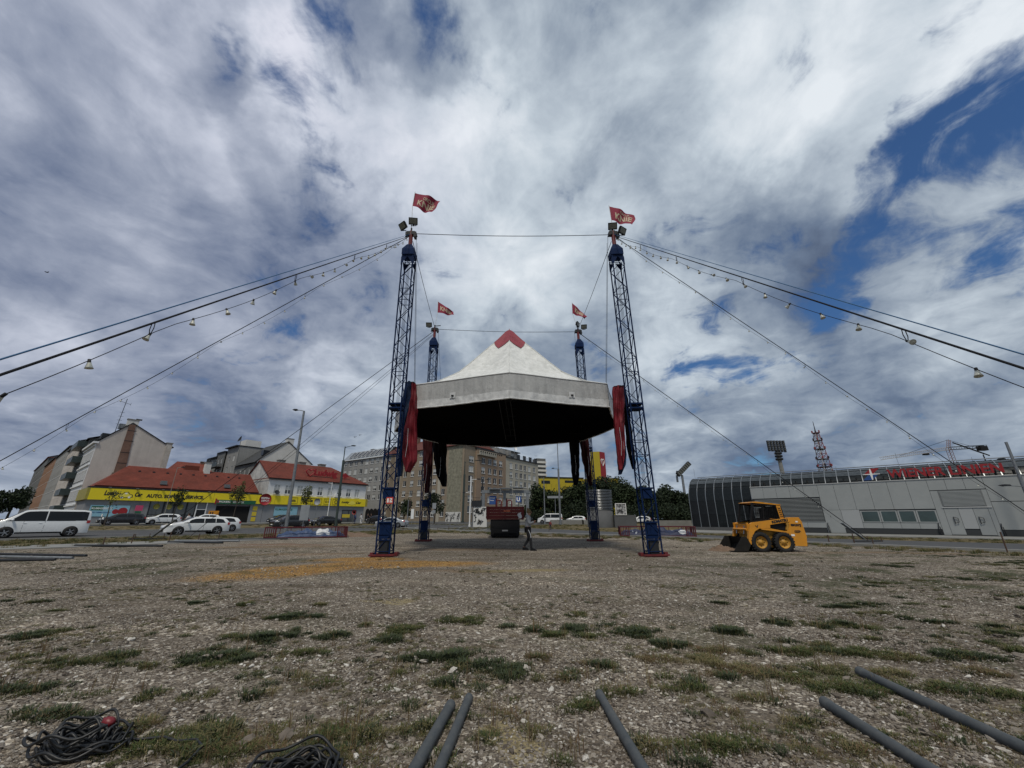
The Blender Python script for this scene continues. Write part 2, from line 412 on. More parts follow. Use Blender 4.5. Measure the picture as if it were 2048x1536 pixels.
# ------------------------------------------------------------------ surveying frames (vertical planes in the real place)
class Fr:
    def __init__(f, u, d, ang):
        r = ray(u, 1038); f.p = Vector((r.x * d, r.y * d, 0)); f.ang = radians(ang)
        f.x = Vector((cos(f.ang), sin(f.ang), 0)); f.y = Vector((-sin(f.ang), cos(f.ang), 0))
    def hit(f, u, v, off=0):
        r = ray(u, v); k = (f.p.dot(f.y) + off) / r.dot(f.y)
        P = Vector((0, 0, HC)) + r * k
        return (P - f.p).dot(f.x), P.z
    def s(f, u, off=0, v=1000): return f.hit(u, v, off)[0]
    def z(f, u, v, off=0): return f.hit(u, v, off)[1]
    def w(f, s_, y=0, z=0): return f.p + f.x * s_ + f.y * y + Vector((0, 0, z))
    def thing(f, name, label, cat, s_=0, y=0, z=0, group=None):
        return thing(name, label, cat, f.w(s_, y, z), f.ang, group)
FA = Fr(172, 56, 52.1)        # shop row on the left
FW = Fr(1377, 55.6, -43)      # transport hall on the right
FC = Fr(924, 97, 55.4)        # centre block, face right of the corner
FD = Fr(924, 97, -34.6)       # centre block, face left of the corner
FG = Fr(142, 60.7, 52.1)      # gable wall behind the shop
FS = Fr(142, 60.7, -37.9)     # side street running away to the left

def lerp(x, pts):
    if x <= pts[0][0]: return pts[0][1]
    for (a, b), (c, d) in zip(pts, pts[1:]):
        if x <= c: return b + (d - b) * (x - a) / (c - a)
    return pts[-1][1]
def qof(x, y): return -.789 * x + .614 * y
def terr(x, y):
    z = max(lerp(qof(x, y), [(36, 0), (44, .05), (58, .2), (70, .6), (85, .65)]), lerp(y, [(50, 0), (75, .4), (100, .65)]))
    z -= .22 * lerp(x + .3 * y, [(22, 0), (34, 1)]) * lerp(y, [(0, 1), (60, 1), (90, 0)])
    return z
def gpt(u, v, z=0.0):
    """ground point seen at photograph pixel (u, v)"""
    r = ray(u, v); k = (z - HC) / r.z
    return Vector((r.x * k, r.y * k, z))
def at(u, d, z=0.):
    """point in pixel column u at camera depth d"""
    Y = (d - (z - HC) * SP) / CP
    return Vector(((u - 1024) / FPX * d, Y, z))
def zat(v, Y): 
    b = (768 - v) / FPX
    return HC + Y * (SP + b * CP) / (CP - b * SP)
# ------------------------------------------------------------------ ground
def ground_material():
    m = bpy.data.materials.new('gravel_lot_ground'); m.use_nodes = True
    t = NT(m.node_tree); b = m.node_tree.nodes['Principled BSDF']; b.inputs['Roughness'].default_value = .95
    b.inputs['Specular IOR Level'].default_value = .2
    P = t.new('ShaderNodeTexCoord').outputs['Object']
    wob = t.vmath('SUBTRACT', t.noise(P, .7, 5, .6, out='Color'), (.5, .5, .5))
    Pw_ = t.vmath('ADD', P, t.vmath('SCALE', wob, scale=1.6))
    wob2 = t.vmath('ADD', P, t.vmath('SCALE', t.vmath('SUBTRACT', t.noise(P, 9, 3, .6, out='Color'), (.5, .5, .5)), scale=.04))
    c1 = t.voro(wob2, 26, out='Color'); d1 = t.voro(wob2, 26, out='Distance')
    c2 = t.voro(wob2, 58, out='Color'); d2 = t.voro(wob2, 58, out='Distance')
    c3 = t.voro(wob2, 9, out='Color')
    s1 = t.new('ShaderNodeSeparateColor'); t.link(c1, s1.inputs[0])
    s2 = t.new('ShaderNodeSeparateColor'); t.link(c2, s2.inputs[0])
    s3 = t.new('ShaderNodeSeparateColor'); t.link(c3, s3.inputs[0])
    st = t.ramp(s1.outputs[0], [(0, (.055, .047, .040)), (.3, (.13, .114, .097)), (.62, (.235, .212, .185)), (.84, (.37, .345, .31)), (1, (.66, .64, .60))])
    sm = t.ramp(s2.outputs[0], [(0, (.055, .045, .038)), (.45, (.15, .13, .11)), (.85, (.26, .232, .20)), (1, (.48, .46, .42))])
    col = t.mix(t.maprange(s1.outputs[1], .35, .45), st, sm)
    soil = t.ramp(t.noise(P, 3, 5, .65), [(.3, (.09, .076, .060)), (.7, (.20, .178, .147))])
    col = t.mix(t.maprange(t.noise(P, .9, 6, .65), .50, .66, 0, .62), col, soil)
    big = t.noise(P, .13, 5, .6)
    col = t.mix(1., col, t.ramp(big, [(.3, (.72, .68, .62)), (.5, (1.04, 1.0, .93)), (.7, (1.32, 1.25, 1.14))]), 'MULTIPLY')
    rut = t.noise(t.vmath('MULTIPLY', t.vmath('ADD', Pw_, (3, 7, 0)), (.10, .75, 1)), 1.6, 5, .6)
    col = t.mix(1., col, t.ramp(rut, [(.36, (.74, .71, .67)), (.5, (1., 1., 1.)), (.64, (1.22, 1.2, 1.16))]), 'MULTIPLY')
    def ell(cx, cy, rx, ry, ang=0., soft=.45):
        q = t.vmath('SUBTRACT', Pw_, (cx, cy, 0))
        if ang:
            r_ = t.new('ShaderNodeVectorRotate'); r_.rotation_type = 'Z_AXIS'; t.link(q, r_.inputs['Vector']); r_.inputs['Angle'].default_value = -radians(ang); q = r_.outputs[0]
        q = t.vmath('MULTIPLY', q, (1 / rx, 1 / ry, 0))
        return t.maprange(t.vmath('LENGTH', q), 1., 1 - soft)
    orange = t.mix(t.maprange(s1.outputs[2], .35, .9), (.26, .13, .035), (.56, .36, .13))
    orange = t.mix(t.maprange(s2.outputs[1], .6, .9), orange, (.10, .055, .025))
    for a in [(-6.2, 12.6, 3.4, 1.7, 52), (-3.4, 13.9, 3.2, 1.3, 10), (-5.6, 15.6, 2.2, 1.1, 0)]:
        col = t.mix(t.math('MULTIPLY', ell(*a), 1.0), col, orange)
    for a in [(-12.5, 22.5, 5, .9, 8), (-2.5, 20.5, 4, 1.0, 0), (18, 18.5, 6.5, .9, 0), (-9, 17.5, 3.5, .6, 12), (-.5, 12.2, 2.6, .5, 3)]:
        col = t.mix(t.math('MULTIPLY', ell(*a), .55), col, t.mix(s1.outputs[0], (.13, .078, .04), (.27, .19, .11)))
    straw = t.mix(s2.outputs[0], (.20, .16, .08), (.36, .30, .17))
    for a in [(.3, 12.3, 1.8, .45, 0), (-.06, 3.15, .22, .30, 0), (-2.2, 7.9, .8, .2, 0)]:
        col = t.mix(t.math('MULTIPLY', ell(*a), .8), col, straw)
    # weedy olive cast where thin grass covers the ground
    green = t.ramp(t.noise(P, 12, 4, .7), [(.35, (.028, .034, .014)), (.65, (.075, .08, .035))])
    gm = t.maprange(t.noise(Pw_, .55, 7, .65),   .50, .64)
    sep_ = t.new('ShaderNodeSeparateXYZ'); t.link(P, sep_.inputs[0])
    gm = t.math('MULTIPLY', gm, t.maprange(t.math('ABSOLUTE', t.math('SUBTRACT', sep_.outputs[0], -1.5)), 1.0, 10, .25, .95))
    gm = t.math('MULTIPLY', gm, t.maprange(sep_.outputs[1], 24, 12, .25, 1.))
    col = t.mix(gm, col, green)
    # dry grass beyond the lot
    qd = t.vmath('DOT_PRODUCT', Pw_, (-.789, .614, 0)); far_ = t.maprange(qd, 34, 37)
    wd_ = t.vmath('DOT_PRODUCT', t.vmath('SUBTRACT', Pw_, (25.3, 58.9, 0)), (.682, .731, 0)); far_ = t.math('MAXIMUM', far_, t.maprange(wd_, -29.5, -27.5))
    dry = t.ramp(t.noise(P, 1.1, 7, .7), [(.32, (.055, .060, .026)), (.5, (.13, .105, .055)), (.68, (.22, .165, .095))])
    col = t.mix(far_, col, dry)
    t.link(col, b.inputs['Base Color'])
    h = t.math('ADD', t.math('MULTIPLY', t.math('SUBTRACT', 1, d1), .7), t.math('MULTIPLY', t.math('SUBTRACT', 1, d2), .35))
    h = t.math('ADD', h, t.math('MULTIPLY', t.noise(P, 5, 6, .7), 1.2))
    h = t.math('ADD', h, t.math('MULTIPLY', s1.outputs[0], .5))
    t.link(t.bump(h, .9, .035), b.inputs['Normal'])
    return m

def axis_vals(lo, hi, n0, n1, step):
    v = []; x = n0
    while x <= n1: v.append(x); x += step
    s_ = step; x = n1
    while x < hi: s_ *= 1.25; x += s_; v.append(min(x, hi))
    s_ = step; x = n0
    while x > lo: s_ *= 1.25; x -= s_; v.insert(0, max(x, lo))
    return v
gx = axis_vals(-3000, 3000, -80, 80, 1.); gy = axis_vals(-400, 4000, -2, 120, 1.)
def lot(x, y): return qof(x, y) < 32 and (x - 25.3) * .682 + (y - 58.9) * .731 < -30
def gz(x, y):
    z = terr(x, y)
    if lot(x, y) and y < 45: z += (mnoise.noise(Vector((x * .35, y * .35, 0))) * .035 + mnoise.noise(Vector((x * 1.1, y * 1.1, 3))) * .012) * min(1, max(0, (y + 0) / 6))
    return z
g = MB(); nx, ny = len(gx), len(gy)
g.add([(x, y, gz(x, y)) for x in gx for y in gy],
      [(i * ny + j, (i + 1) * ny + j, (i + 1) * ny + j + 1, i * ny + j + 1) for i in range(nx - 1) for j in range(ny - 1)], True)
g.build('ground', ground_material(), kind='structure', label='pale gravel lot with worn soil patches and thin weeds')

AX = Vector((.614, .789, 0)); AY = Vector((-.789, .614, 0)); A0 = FA.p
def strip(name, m, org, dx, dy, a0, a1, b0, b1, h, step=1.0, thick=0., **kw):
    """sheet following the terrain between a0..a1 along dx and b0..b1 along dy"""
    na, nb = max(1, int(abs(a1 - a0) / step)), max(1, int(abs(b1 - b0) / step))
    def fn(i, j):
        p = org + dx * (a0 + (a1 - a0) * i) + dy * (b0 + (b1 - b0) * j)
        return (p.x, p.y, terr(p.x, p.y) + h)
    mb = MB().grid(fn, na, nb)
    if thick:
        for jj in (0, 1):
            def fe(i, j, jj=jj):
                p = fn(i, jj); return (p[0], p[1], p[2] - thick * (1 - j) if jj else p[2] - thick * j)
            mb.grid(fe, na, 1, False)
    return mb.build(name, m, **kw)
qo = AX * A0.dot(AX)                       # q coordinate is measured from the camera
ST = dict(kind='structure')
strip('road', M['asphalt'], qo, AX, AY, -70, 140, 43.5, 57.5, .035, **ST)
strip('kerb', M['concrete'], qo, AX, AY, -70, 60, 57.5, 57.75, .15, thick=.3, **ST)
strip('kerb', M['concrete'], qo, AX, AY, -70, 44, 43.2, 43.5, .10, thick=.3, **ST)
strip('footpath', M['concrete'], qo, AX, AY, -50, 12, 31.6, 35.4, .03, thick=.1, **ST)
strip('parking_lane', M['asphalt'], qo, AX, AY, -70, 46, 70, 77.5, .035, **ST)
strip('pavement', M['concrete'], qo, AX, AY, -70, 47, 77.6, 85.0, .11, thick=.3, **ST)
strip('road', M['asphalt'], qo, AX, AY, 47, 150, 57.6, 96, .045, **ST)
for sgn in (-1, 1):
    for k in range(16):
        if sgn == 1: continue
        strip('lane_marking', mat('road_marking_paint', (.45, .45, .43), .8, var=.2), qo, AX, AY, -40 + k * 9, -36 + k * 9, 50.4, 50.52, .045, **ST)
W0, WX, WY = FW.p, FW.x, FW.y
strip('road', M['asphalt'], W0, WX, WY, -45, 70, -27.5, -16, .040, **ST)
strip('kerb', M['concrete'], W0, WX, WY, -30, 70, -28.3, -27.5, .13, thick=.3, **ST)
strip('pavement', M['concrete'], W0, WX, WY, -1, 70, -8, -1.2, .10, thick=.3, **ST)

# ------------------------------------------------------------------ scattering on the ground (gravel, weeds)
def scatter(name, proto, pts, m=None, kind='stuff', **kw):
    """pts: (x, y, z, rotx, roty, rotz, sx, sy, sz)"""
    me = bpy.data.meshes.new(name); me.from_pydata([p[:3] for p in pts], [], [])
    a = me.attributes.new('rot', 'FLOAT_VECTOR', 'POINT'); a.data.foreach_set('vector', [c for p in pts for c in p[3:6]])
    a = me.attributes.new('scl', 'FLOAT_VECTOR', 'POINT'); a.data.foreach_set('vector', [c for p in pts for c in p[6:9]])
    po = bpy.data.objects.new(proto.name, proto)
    ng = bpy.data.node_groups.new('scatter', 'GeometryNodeTree')
    ng.interface.new_socket('Geometry', in_out='INPUT', socket_type='NodeSocketGeometry')
    ng.interface.new_socket('Geometry', in_out='OUTPUT', socket_type='NodeSocketGeometry')
    N = ng.nodes; L = ng.links
    gi, go = N.new('NodeGroupInput'), N.new('NodeGroupOutput'); ip = N.new('GeometryNodeInstanceOnPoints'); oi = N.new('GeometryNodeObjectInfo')
    oi.inputs[0].default_value = po
    ra = N.new('GeometryNodeInputNamedAttribute'); ra.data_type = 'FLOAT_VECTOR'; ra.inputs[0].default_value = 'rot'
    sa = N.new('GeometryNodeInputNamedAttribute'); sa.data_type = 'FLOAT_VECTOR'; sa.inputs[0].default_value = 'scl'
    er = N.new('FunctionNodeEulerToRotation')
    L.new(gi.outputs[0], ip.inputs['Points']); L.new(oi.outputs['Geometry'], ip.inputs['Instance'])
    L.new(ra.outputs[0], er.inputs[0]); L.new(er.outputs[0], ip.inputs['Rotation']); L.new(sa.outputs[0], ip.inputs['Scale'])
    L.new(ip.outputs[0], go.inputs[0])
    o = place(me, name, kind=kind, **kw)
    md = o.modifiers.new('scatter', 'NODES'); md.node_group = ng
    return o

def stone_mat():
    m = bpy.data.materials.new('mixed_gravel_stone'); m.use_nodes = True
    t = NT(m.node_tree); b = m.node_tree.nodes['Principled BSDF']; b.inputs['Roughness'].default_value = .9
    r_ = t.new('ShaderNodeObjectInfo').outputs['Random']
    c = t.ramp(r_, [(0, (.07, .057, .046)), (.3, (.15, .127, .105)), (.65, (.24, .212, .18)), (.9, (.35, .32, .285)), (.975, (.56, .54, .50)), (1., (.68, .66, .62))])
    tc = t.new('ShaderNodeTexCoord').outputs['Object']
    n = t.noise(tc, 2.5, 4, .6)
    t.link(t.mix(1., c, t.ramp(n, [(.3, (.7, .68, .66)), (.7, (1.2, 1.2, 1.18))]), 'MULTIPLY'), b.inputs['Base Color'])
    t.link(t.bump(t.noise(tc, 6, 3, .6), .4, .05), b.inputs['Normal'])
    return m
M['stone'] = stone_mat()
def stone_proto(seed):
    r_ = random.Random(seed)
    import bmesh
    bm = bmesh.new(); bmesh.ops.create_icosphere(bm, subdivisions=1 if seed < 50 else 2, radius=.5)
    for v in bm.verts:
        v.co = v.co * (1 + r_.uniform(-.28, .28)); v.co.z *= .62; v.co.x *= 1.2
    me = bpy.data.meshes.new('gravel_stone'); bm.to_mesh(me); bm.free(); me.materials.append(M['stone']); return me
def keep_clear(x, y): return False
for si, (n_, smin, smax, ymax, pw) in enumerate([(80000, .010, .024, 9, 1.6), (34000, .018, .036, 14, 1.9), (5000, .03, .06, 18, 1.9)]):
    pts = []
    rr = random.Random(100 + si)
    while len(pts) < n_:
        y = 2.0 + (ymax - 2.0) * rr.random() ** 1.25
        x = rr.uniform(-1.55, 1.55) * y
        dn = mnoise.noise(Vector((x * .8, y * .8, 5))) + .35 * mnoise.noise(Vector((x * 3, y * 3, 9)))
        if rr.random() > .72 + dn * .9: continue
        s_ = smin + (smax - smin) * rr.random() ** pw
        pts.append((x, y, gz(x, y) + s_ * .12, rr.uniform(-.5, .5), rr.uniform(-.5, .5), rr.uniform(0, 6.3), s_, s_ * rr.uniform(.6, 1), s_ * rr.uniform(.6, 1.1)))
    scatter('loose_gravel', stone_proto(si + 1), pts, label='loose pale and grey stones scattered over the lot')
# a few bigger chunks of rubble and coloured brick bits
pts = []
for k in range(150):
    y = 2.6 + 20 * R.random() ** 1.4; x = R.uniform(-1.4, 1.4) * y; s_ = R.uniform(.05, .10) * (1 + y * .02)
    pts.append((x, y, gz(x, y) + s_ * .1, R.uniform(-.4, .4), R.uniform(-.4, .4), R.uniform(0, 6.3), s_, s_ * .8, s_ * .7))
scatter('rubble_chunk', stone_proto(60), pts, label='larger broken stones lying on the gravel')

def blade_proto(name, nb, h, spread, wd, cols, bend=.6, seed=1, upright=False):
    r_ = random.Random(seed); mb = MB()
    for k in range(nb):
        a = r_.uniform(0, 2 * pi); r0 = spread * r_.random() ** .6; hh = h * r_.uniform(.35, 1.)
        bx, by = r0 * cos(a), r0 * sin(a); a2 = a + r_.uniform(-1, 1); bd = bend * hh * r_.uniform(.3, 1.2)
        pa = a2 + pi / 2; ww = wd * r_.uniform(.6, 1.3)
        mb.cur = 0 if r_.random() < .72 else 1
        px, py = cos(pa) * ww / 2, sin(pa) * ww / 2
        m1 = (bx + cos(a2) * bd * .35, by + sin(a2) * bd * .35, hh * .6); tip = (bx + cos(a2) * bd, by + sin(a2) * bd, hh * (1 - bend * .35))
        vs = [(bx - px, by - py, -.01), (bx + px, by + py, -.01), (m1[0] + px * .8, m1[1] + py * .8, m1[2]), (m1[0] - px * .8, m1[1] - py * .8, m1[2]), tip]
        mb.add(vs, [(0, 1, 2, 3), (3, 2, 4)])
    return mb.mesh(name, cols)
gcol = lambda n, a, b: mat(n, a, .8, col2=b, vscale=4, spec=.2)
GR = [gcol('grass_blade_green', (.034, .052, .015), (.075, .095, .032)), gcol('grass_blade_olive', (.085, .085, .03), (.15, .13, .06)),
      gcol('grass_blade_straw', (.17, .14, .07), (.27, .22, .12)), gcol('herb_leaf_bluegreen', (.030, .042, .024), (.065, .08, .045)),
      gcol('dry_leaf_brown', (.09, .055, .03), (.15, .10, .055))]
protos = dict(g=blade_proto('green_grass_tuft', 70, .085, .085, .006, [GR[0], GR[1]], .7, 3),
              o=blade_proto('olive_grass_tuft', 60, .075, .09, .006, [GR[1], GR[0]], .8, 4),
              b=blade_proto('brown_grass_tuft', 55, .065, .10, .006, [GR[4], GR[1]], .9, 5),
              h=blade_proto('bluish_herb_tuft', 80, .10, .10, .009, [GR[3], GR[0]], .5, 6),
              y=blade_proto('straw_grass_tuft', 60, .10, .10, .005, [GR[2], GR[1]], .7, 7))
PATCH = [(68, 1272, 70, 10, 'h'), (110, 1262, 30, 6, 'g'), (44, 1316, 30, 7, 'g'), (150, 1327, 95, 14, 'o'), (239, 1313, 45, 14, 'g'), (290, 1333, 40, 8, 'o'),
    (444, 1311, 75, 18, 'h'), (400, 1330, 50, 10, 'g'), (533, 1275, 48, 18, 'h'), (581, 1234, 55, 8, 'h'), (454, 1275, 18, 6, 'g'), (615, 1306, 38, 9, 'g'),
    (41, 1381, 40, 13, 'h'), (120, 1388, 65, 13, 'g'), (342, 1388, 75, 14, 'o'), (113, 1429, 75, 14, 'h'), (290, 1453, 60, 20, 'o'), (444, 1470, 160, 34, 'o'),
    (342, 1504, 140, 32, 'g'), (666, 1272, 35, 10, 'h'), (547, 1385, 18, 9, 'y'), (600, 1358, 20, 7, 'g'), (500, 1500, 120, 30, 'b'), (640, 1480, 60, 30, 'g'),
    (806, 1263, 38, 14, 'g'), (780, 1282, 30, 8, 'h'), (919, 1243, 42, 16, 'g'), (731, 1251, 12, 5, 'g'), (1005, 1255, 25, 5, 'h'), (1066, 1262, 15, 8, 'h'),
    (1107, 1272, 32, 7, 'g'), (1148, 1230, 20, 7, 'g'), (1150, 1258, 30, 8, 'h'), (1182, 1275, 28, 6, 'g'), (1271, 1265, 42, 16, 'h'), (902, 1318, 62, 18, 'h'),
    (834, 1318, 50, 10, 'h'), (970, 1338, 75, 14, 'h'), (1028, 1355, 30, 18, 'h'), (905, 1371, 28, 14, 'h'), (796, 1352, 13, 8, 'g'), (1083, 1320, 34, 10, 'b'),
    (1210, 1338, 36, 13, 'h'), (1141, 1355, 34, 18, 'b'), (1180, 1330, 30, 10, 'b'), (1247, 1389, 48, 14, 'g'), (1158, 1420, 38, 13, 'g'), (1329, 1385, 26, 10, 'o'),
    (1066, 1465, 36, 10, 'o'), (1022, 1438, 26, 7, 'b'), (967, 1478, 24, 18, 'g'), (844, 1461, 42, 14, 'o'), (731, 1468, 75, 28, 'o'), (700, 1510, 60, 20, 'g'),
    (871, 1516, 22, 14, 'g'), (1131, 1492, 28, 10, 'o'), (1138, 1525, 30, 10, 'g'), (1312, 1318, 34, 13, 'b'), (1340, 1290, 40, 10, 'h'),
    (1460, 1264, 38, 11, 'h'), (1540, 1247, 28, 5, 'h'), (1440, 1207, 18, 3, 'h'), (1690, 1217, 38, 5, 'h'), (1676, 1251, 48, 4, 'h'),
    (1420, 1300, 90, 12, 'b'), (1560, 1302, 90, 12, 'g'), (1700, 1306, 110, 12, 'g'), (1820, 1318, 50, 9, 'o'), (1500, 1345, 90, 22, 'b'), (1580, 1360, 80, 22, 'g'),
    (1690, 1376, 95, 24, 'g'), (1640, 1340, 70, 16, 'o'), (1860, 1378, 95, 20, 'g'), (1780, 1350, 60, 12, 'o'), (1930, 1313, 60, 11, 'h'), (2025, 1300, 40, 18, 'g'), (1990, 1345, 60, 12, 'b'),
    (1433, 1326, 48, 18, 'y'), (1382, 1380, 32, 11, 'g'), (1519, 1402, 34, 7, 'b'), (1437, 1496, 75, 28, 'g'), (1400, 1530, 60, 10, 'h'), (1621, 1456, 34, 13, 'g'),
    (1500, 1440, 40, 9, 'h'), (1300, 1500, 40, 20, 'o'), (1700, 1500, 60, 20, 'b'), (1930, 1480, 70, 18, 'o'), (2010, 1390, 60, 14, 'g')]
rp = random.Random(5)
for k in range(65):      # thin streaks of weed on the right and left of the lot
    PATCH.append((rp.uniform(1560, 2080), 1105 + 190 * rp.random(), rp.uniform(12, 45), rp.uniform(1, 3.5), rp.choice('hhgo')))
for k in range(12): PATCH.append((rp.uniform(-20, 700), rp.uniform(1180, 1400), rp.uniform(8, 25), rp.uniform(2, 5), rp.choice('hgob')))
for k in range(14): PATCH.append((rp.uniform(650, 1500), rp.uniform(1225, 1530), rp.uniform(6, 22), rp.uniform(2, 6), rp.choice('hgob')))
gp = {k: [] for k in protos}
for (u, v, ru, rv, kd) in PATCH:
    c = gpt(u, v); rx = ru * (c.y + .5) / FPX * 1.0; ry = abs(gpt(u, v - rv).y - gpt(u, v + rv).y) / 2
    n_ = int(min(1400, max(6, rx * ry * pi * (330 if c.y < 8 else 80))))
    for k in range(n_):
        a = rp.uniform(0, 2 * pi); q = rp.random() ** .62 * rp.uniform(.8, 1.45) * (1 + .45 * mnoise.noise(Vector((cos(a) * 1.3 + u, sin(a) * 1.3, v))))
        x, y = c.x + rx * q * cos(a), c.y + ry * q * sin(a)
        if mnoise.noise(Vector((x * 3, y * 3, 1))) + .6 * mnoise.noise(Vector((x * 9, y * 9, 4))) < -.10 + .45 * (q - .6): continue
        s_ = rp.uniform(.28, 1.0) * max(.35, 1.1 - .5 * q)
        kk = kd if rp.random() < .62 else rp.choice('goobhy')
        gp[kk].append((x, y, gz(x, y), 0, 0, rp.uniform(0, 6.3), s_ * 1.25, s_ * 1.25, s_ * .72))
for k in range(15000):     # thin litter of tiny weeds all over the lot
    y = 2.3 + 22 * rp.random() ** 1.5; x = rp.uniform(-1.5, 1.5) * y
    nn = mnoise.noise(Vector((x * .5, y * .5, 21))) + .5 * mnoise.noise(Vector((x * 1.7, y * 1.7, 2)))
    if nn < .05 + (.25 if y > 9 and abs(x) < 8 else 0) or not lot(x, y): continue
    s_ = rp.uniform(.16, .5)
    gp[rp.choice('oobbgyh')].append((x, y, gz(x, y), 0, 0, rp.uniform(0, 6.3), s_ * 1.5, s_ * 1.5, s_ * .8))
# verge grass along the kerbs
for k in range(2600):
    s_ = rp.uniform(-40, 70); q_ = rp.choice([rp.uniform(35.6, 43), rp.uniform(35.6, 43), rp.uniform(58, 69.5), rp.uniform(33, 42)])
    p = qo + AX * s_ + AY * q_
    if s_ > 46 and q_ > 43: continue
    gp[rp.choice('oyyg')].append((p.x, p.y, terr(p.x, p.y), 0, 0, rp.uniform(0, 6.3), 2.6, 2.6, rp.uniform(1.2, 3.0)))
for k in range(2200):
    p = W0 + WX * rp.uniform(-40, 60) + WY * rp.choice([rp.uniform(-33, -28.5), rp.uniform(-15.8, -9)])
    gp[rp.choice('oyyg')].append((p.x, p.y, terr(p.x, p.y), 0, 0, rp.uniform(0, 6.3), 2.4, 2.4, rp.uniform(1.0, 2.6)))
stalk = blade_proto('dry_stalk', 5, .34, .05, .007, [GR[4], GR[2]], .18, 9)
sp_pts = []
for k in range(150):
    u, v, ru, rv, kd = rp.choice(PATCH[:105]); c = gpt(u, v)
    x, y = c.x + rp.uniform(-1, 1) * ru * c.y / FPX, c.y + rp.uniform(-.15, .15)
    if y < 8: s_ = rp.uniform(.35, .9); sp_pts.append((x, y, gz(x, y), 0, 0, rp.uniform(0, 6.3), s_, s_, s_))
scatter('dry_stalks', stalk, sp_pts, label='thin dry stalks standing up from the weed patches')
names = dict(g='green_grass', o='olive_grass', b='dry_brown_grass', h='weeds', y='straw_grass')
labs = dict(g='low green grass growing in patches between the stones', o='olive half dry grass in patches on the gravel', b='withered brown grass on the gravel',
            h='dark bluish weeds in mats on the gravel', y='pale straw coloured grass')
for k, pts in gp.items(): scatter(names[k], protos[k], pts, label=labs[k])
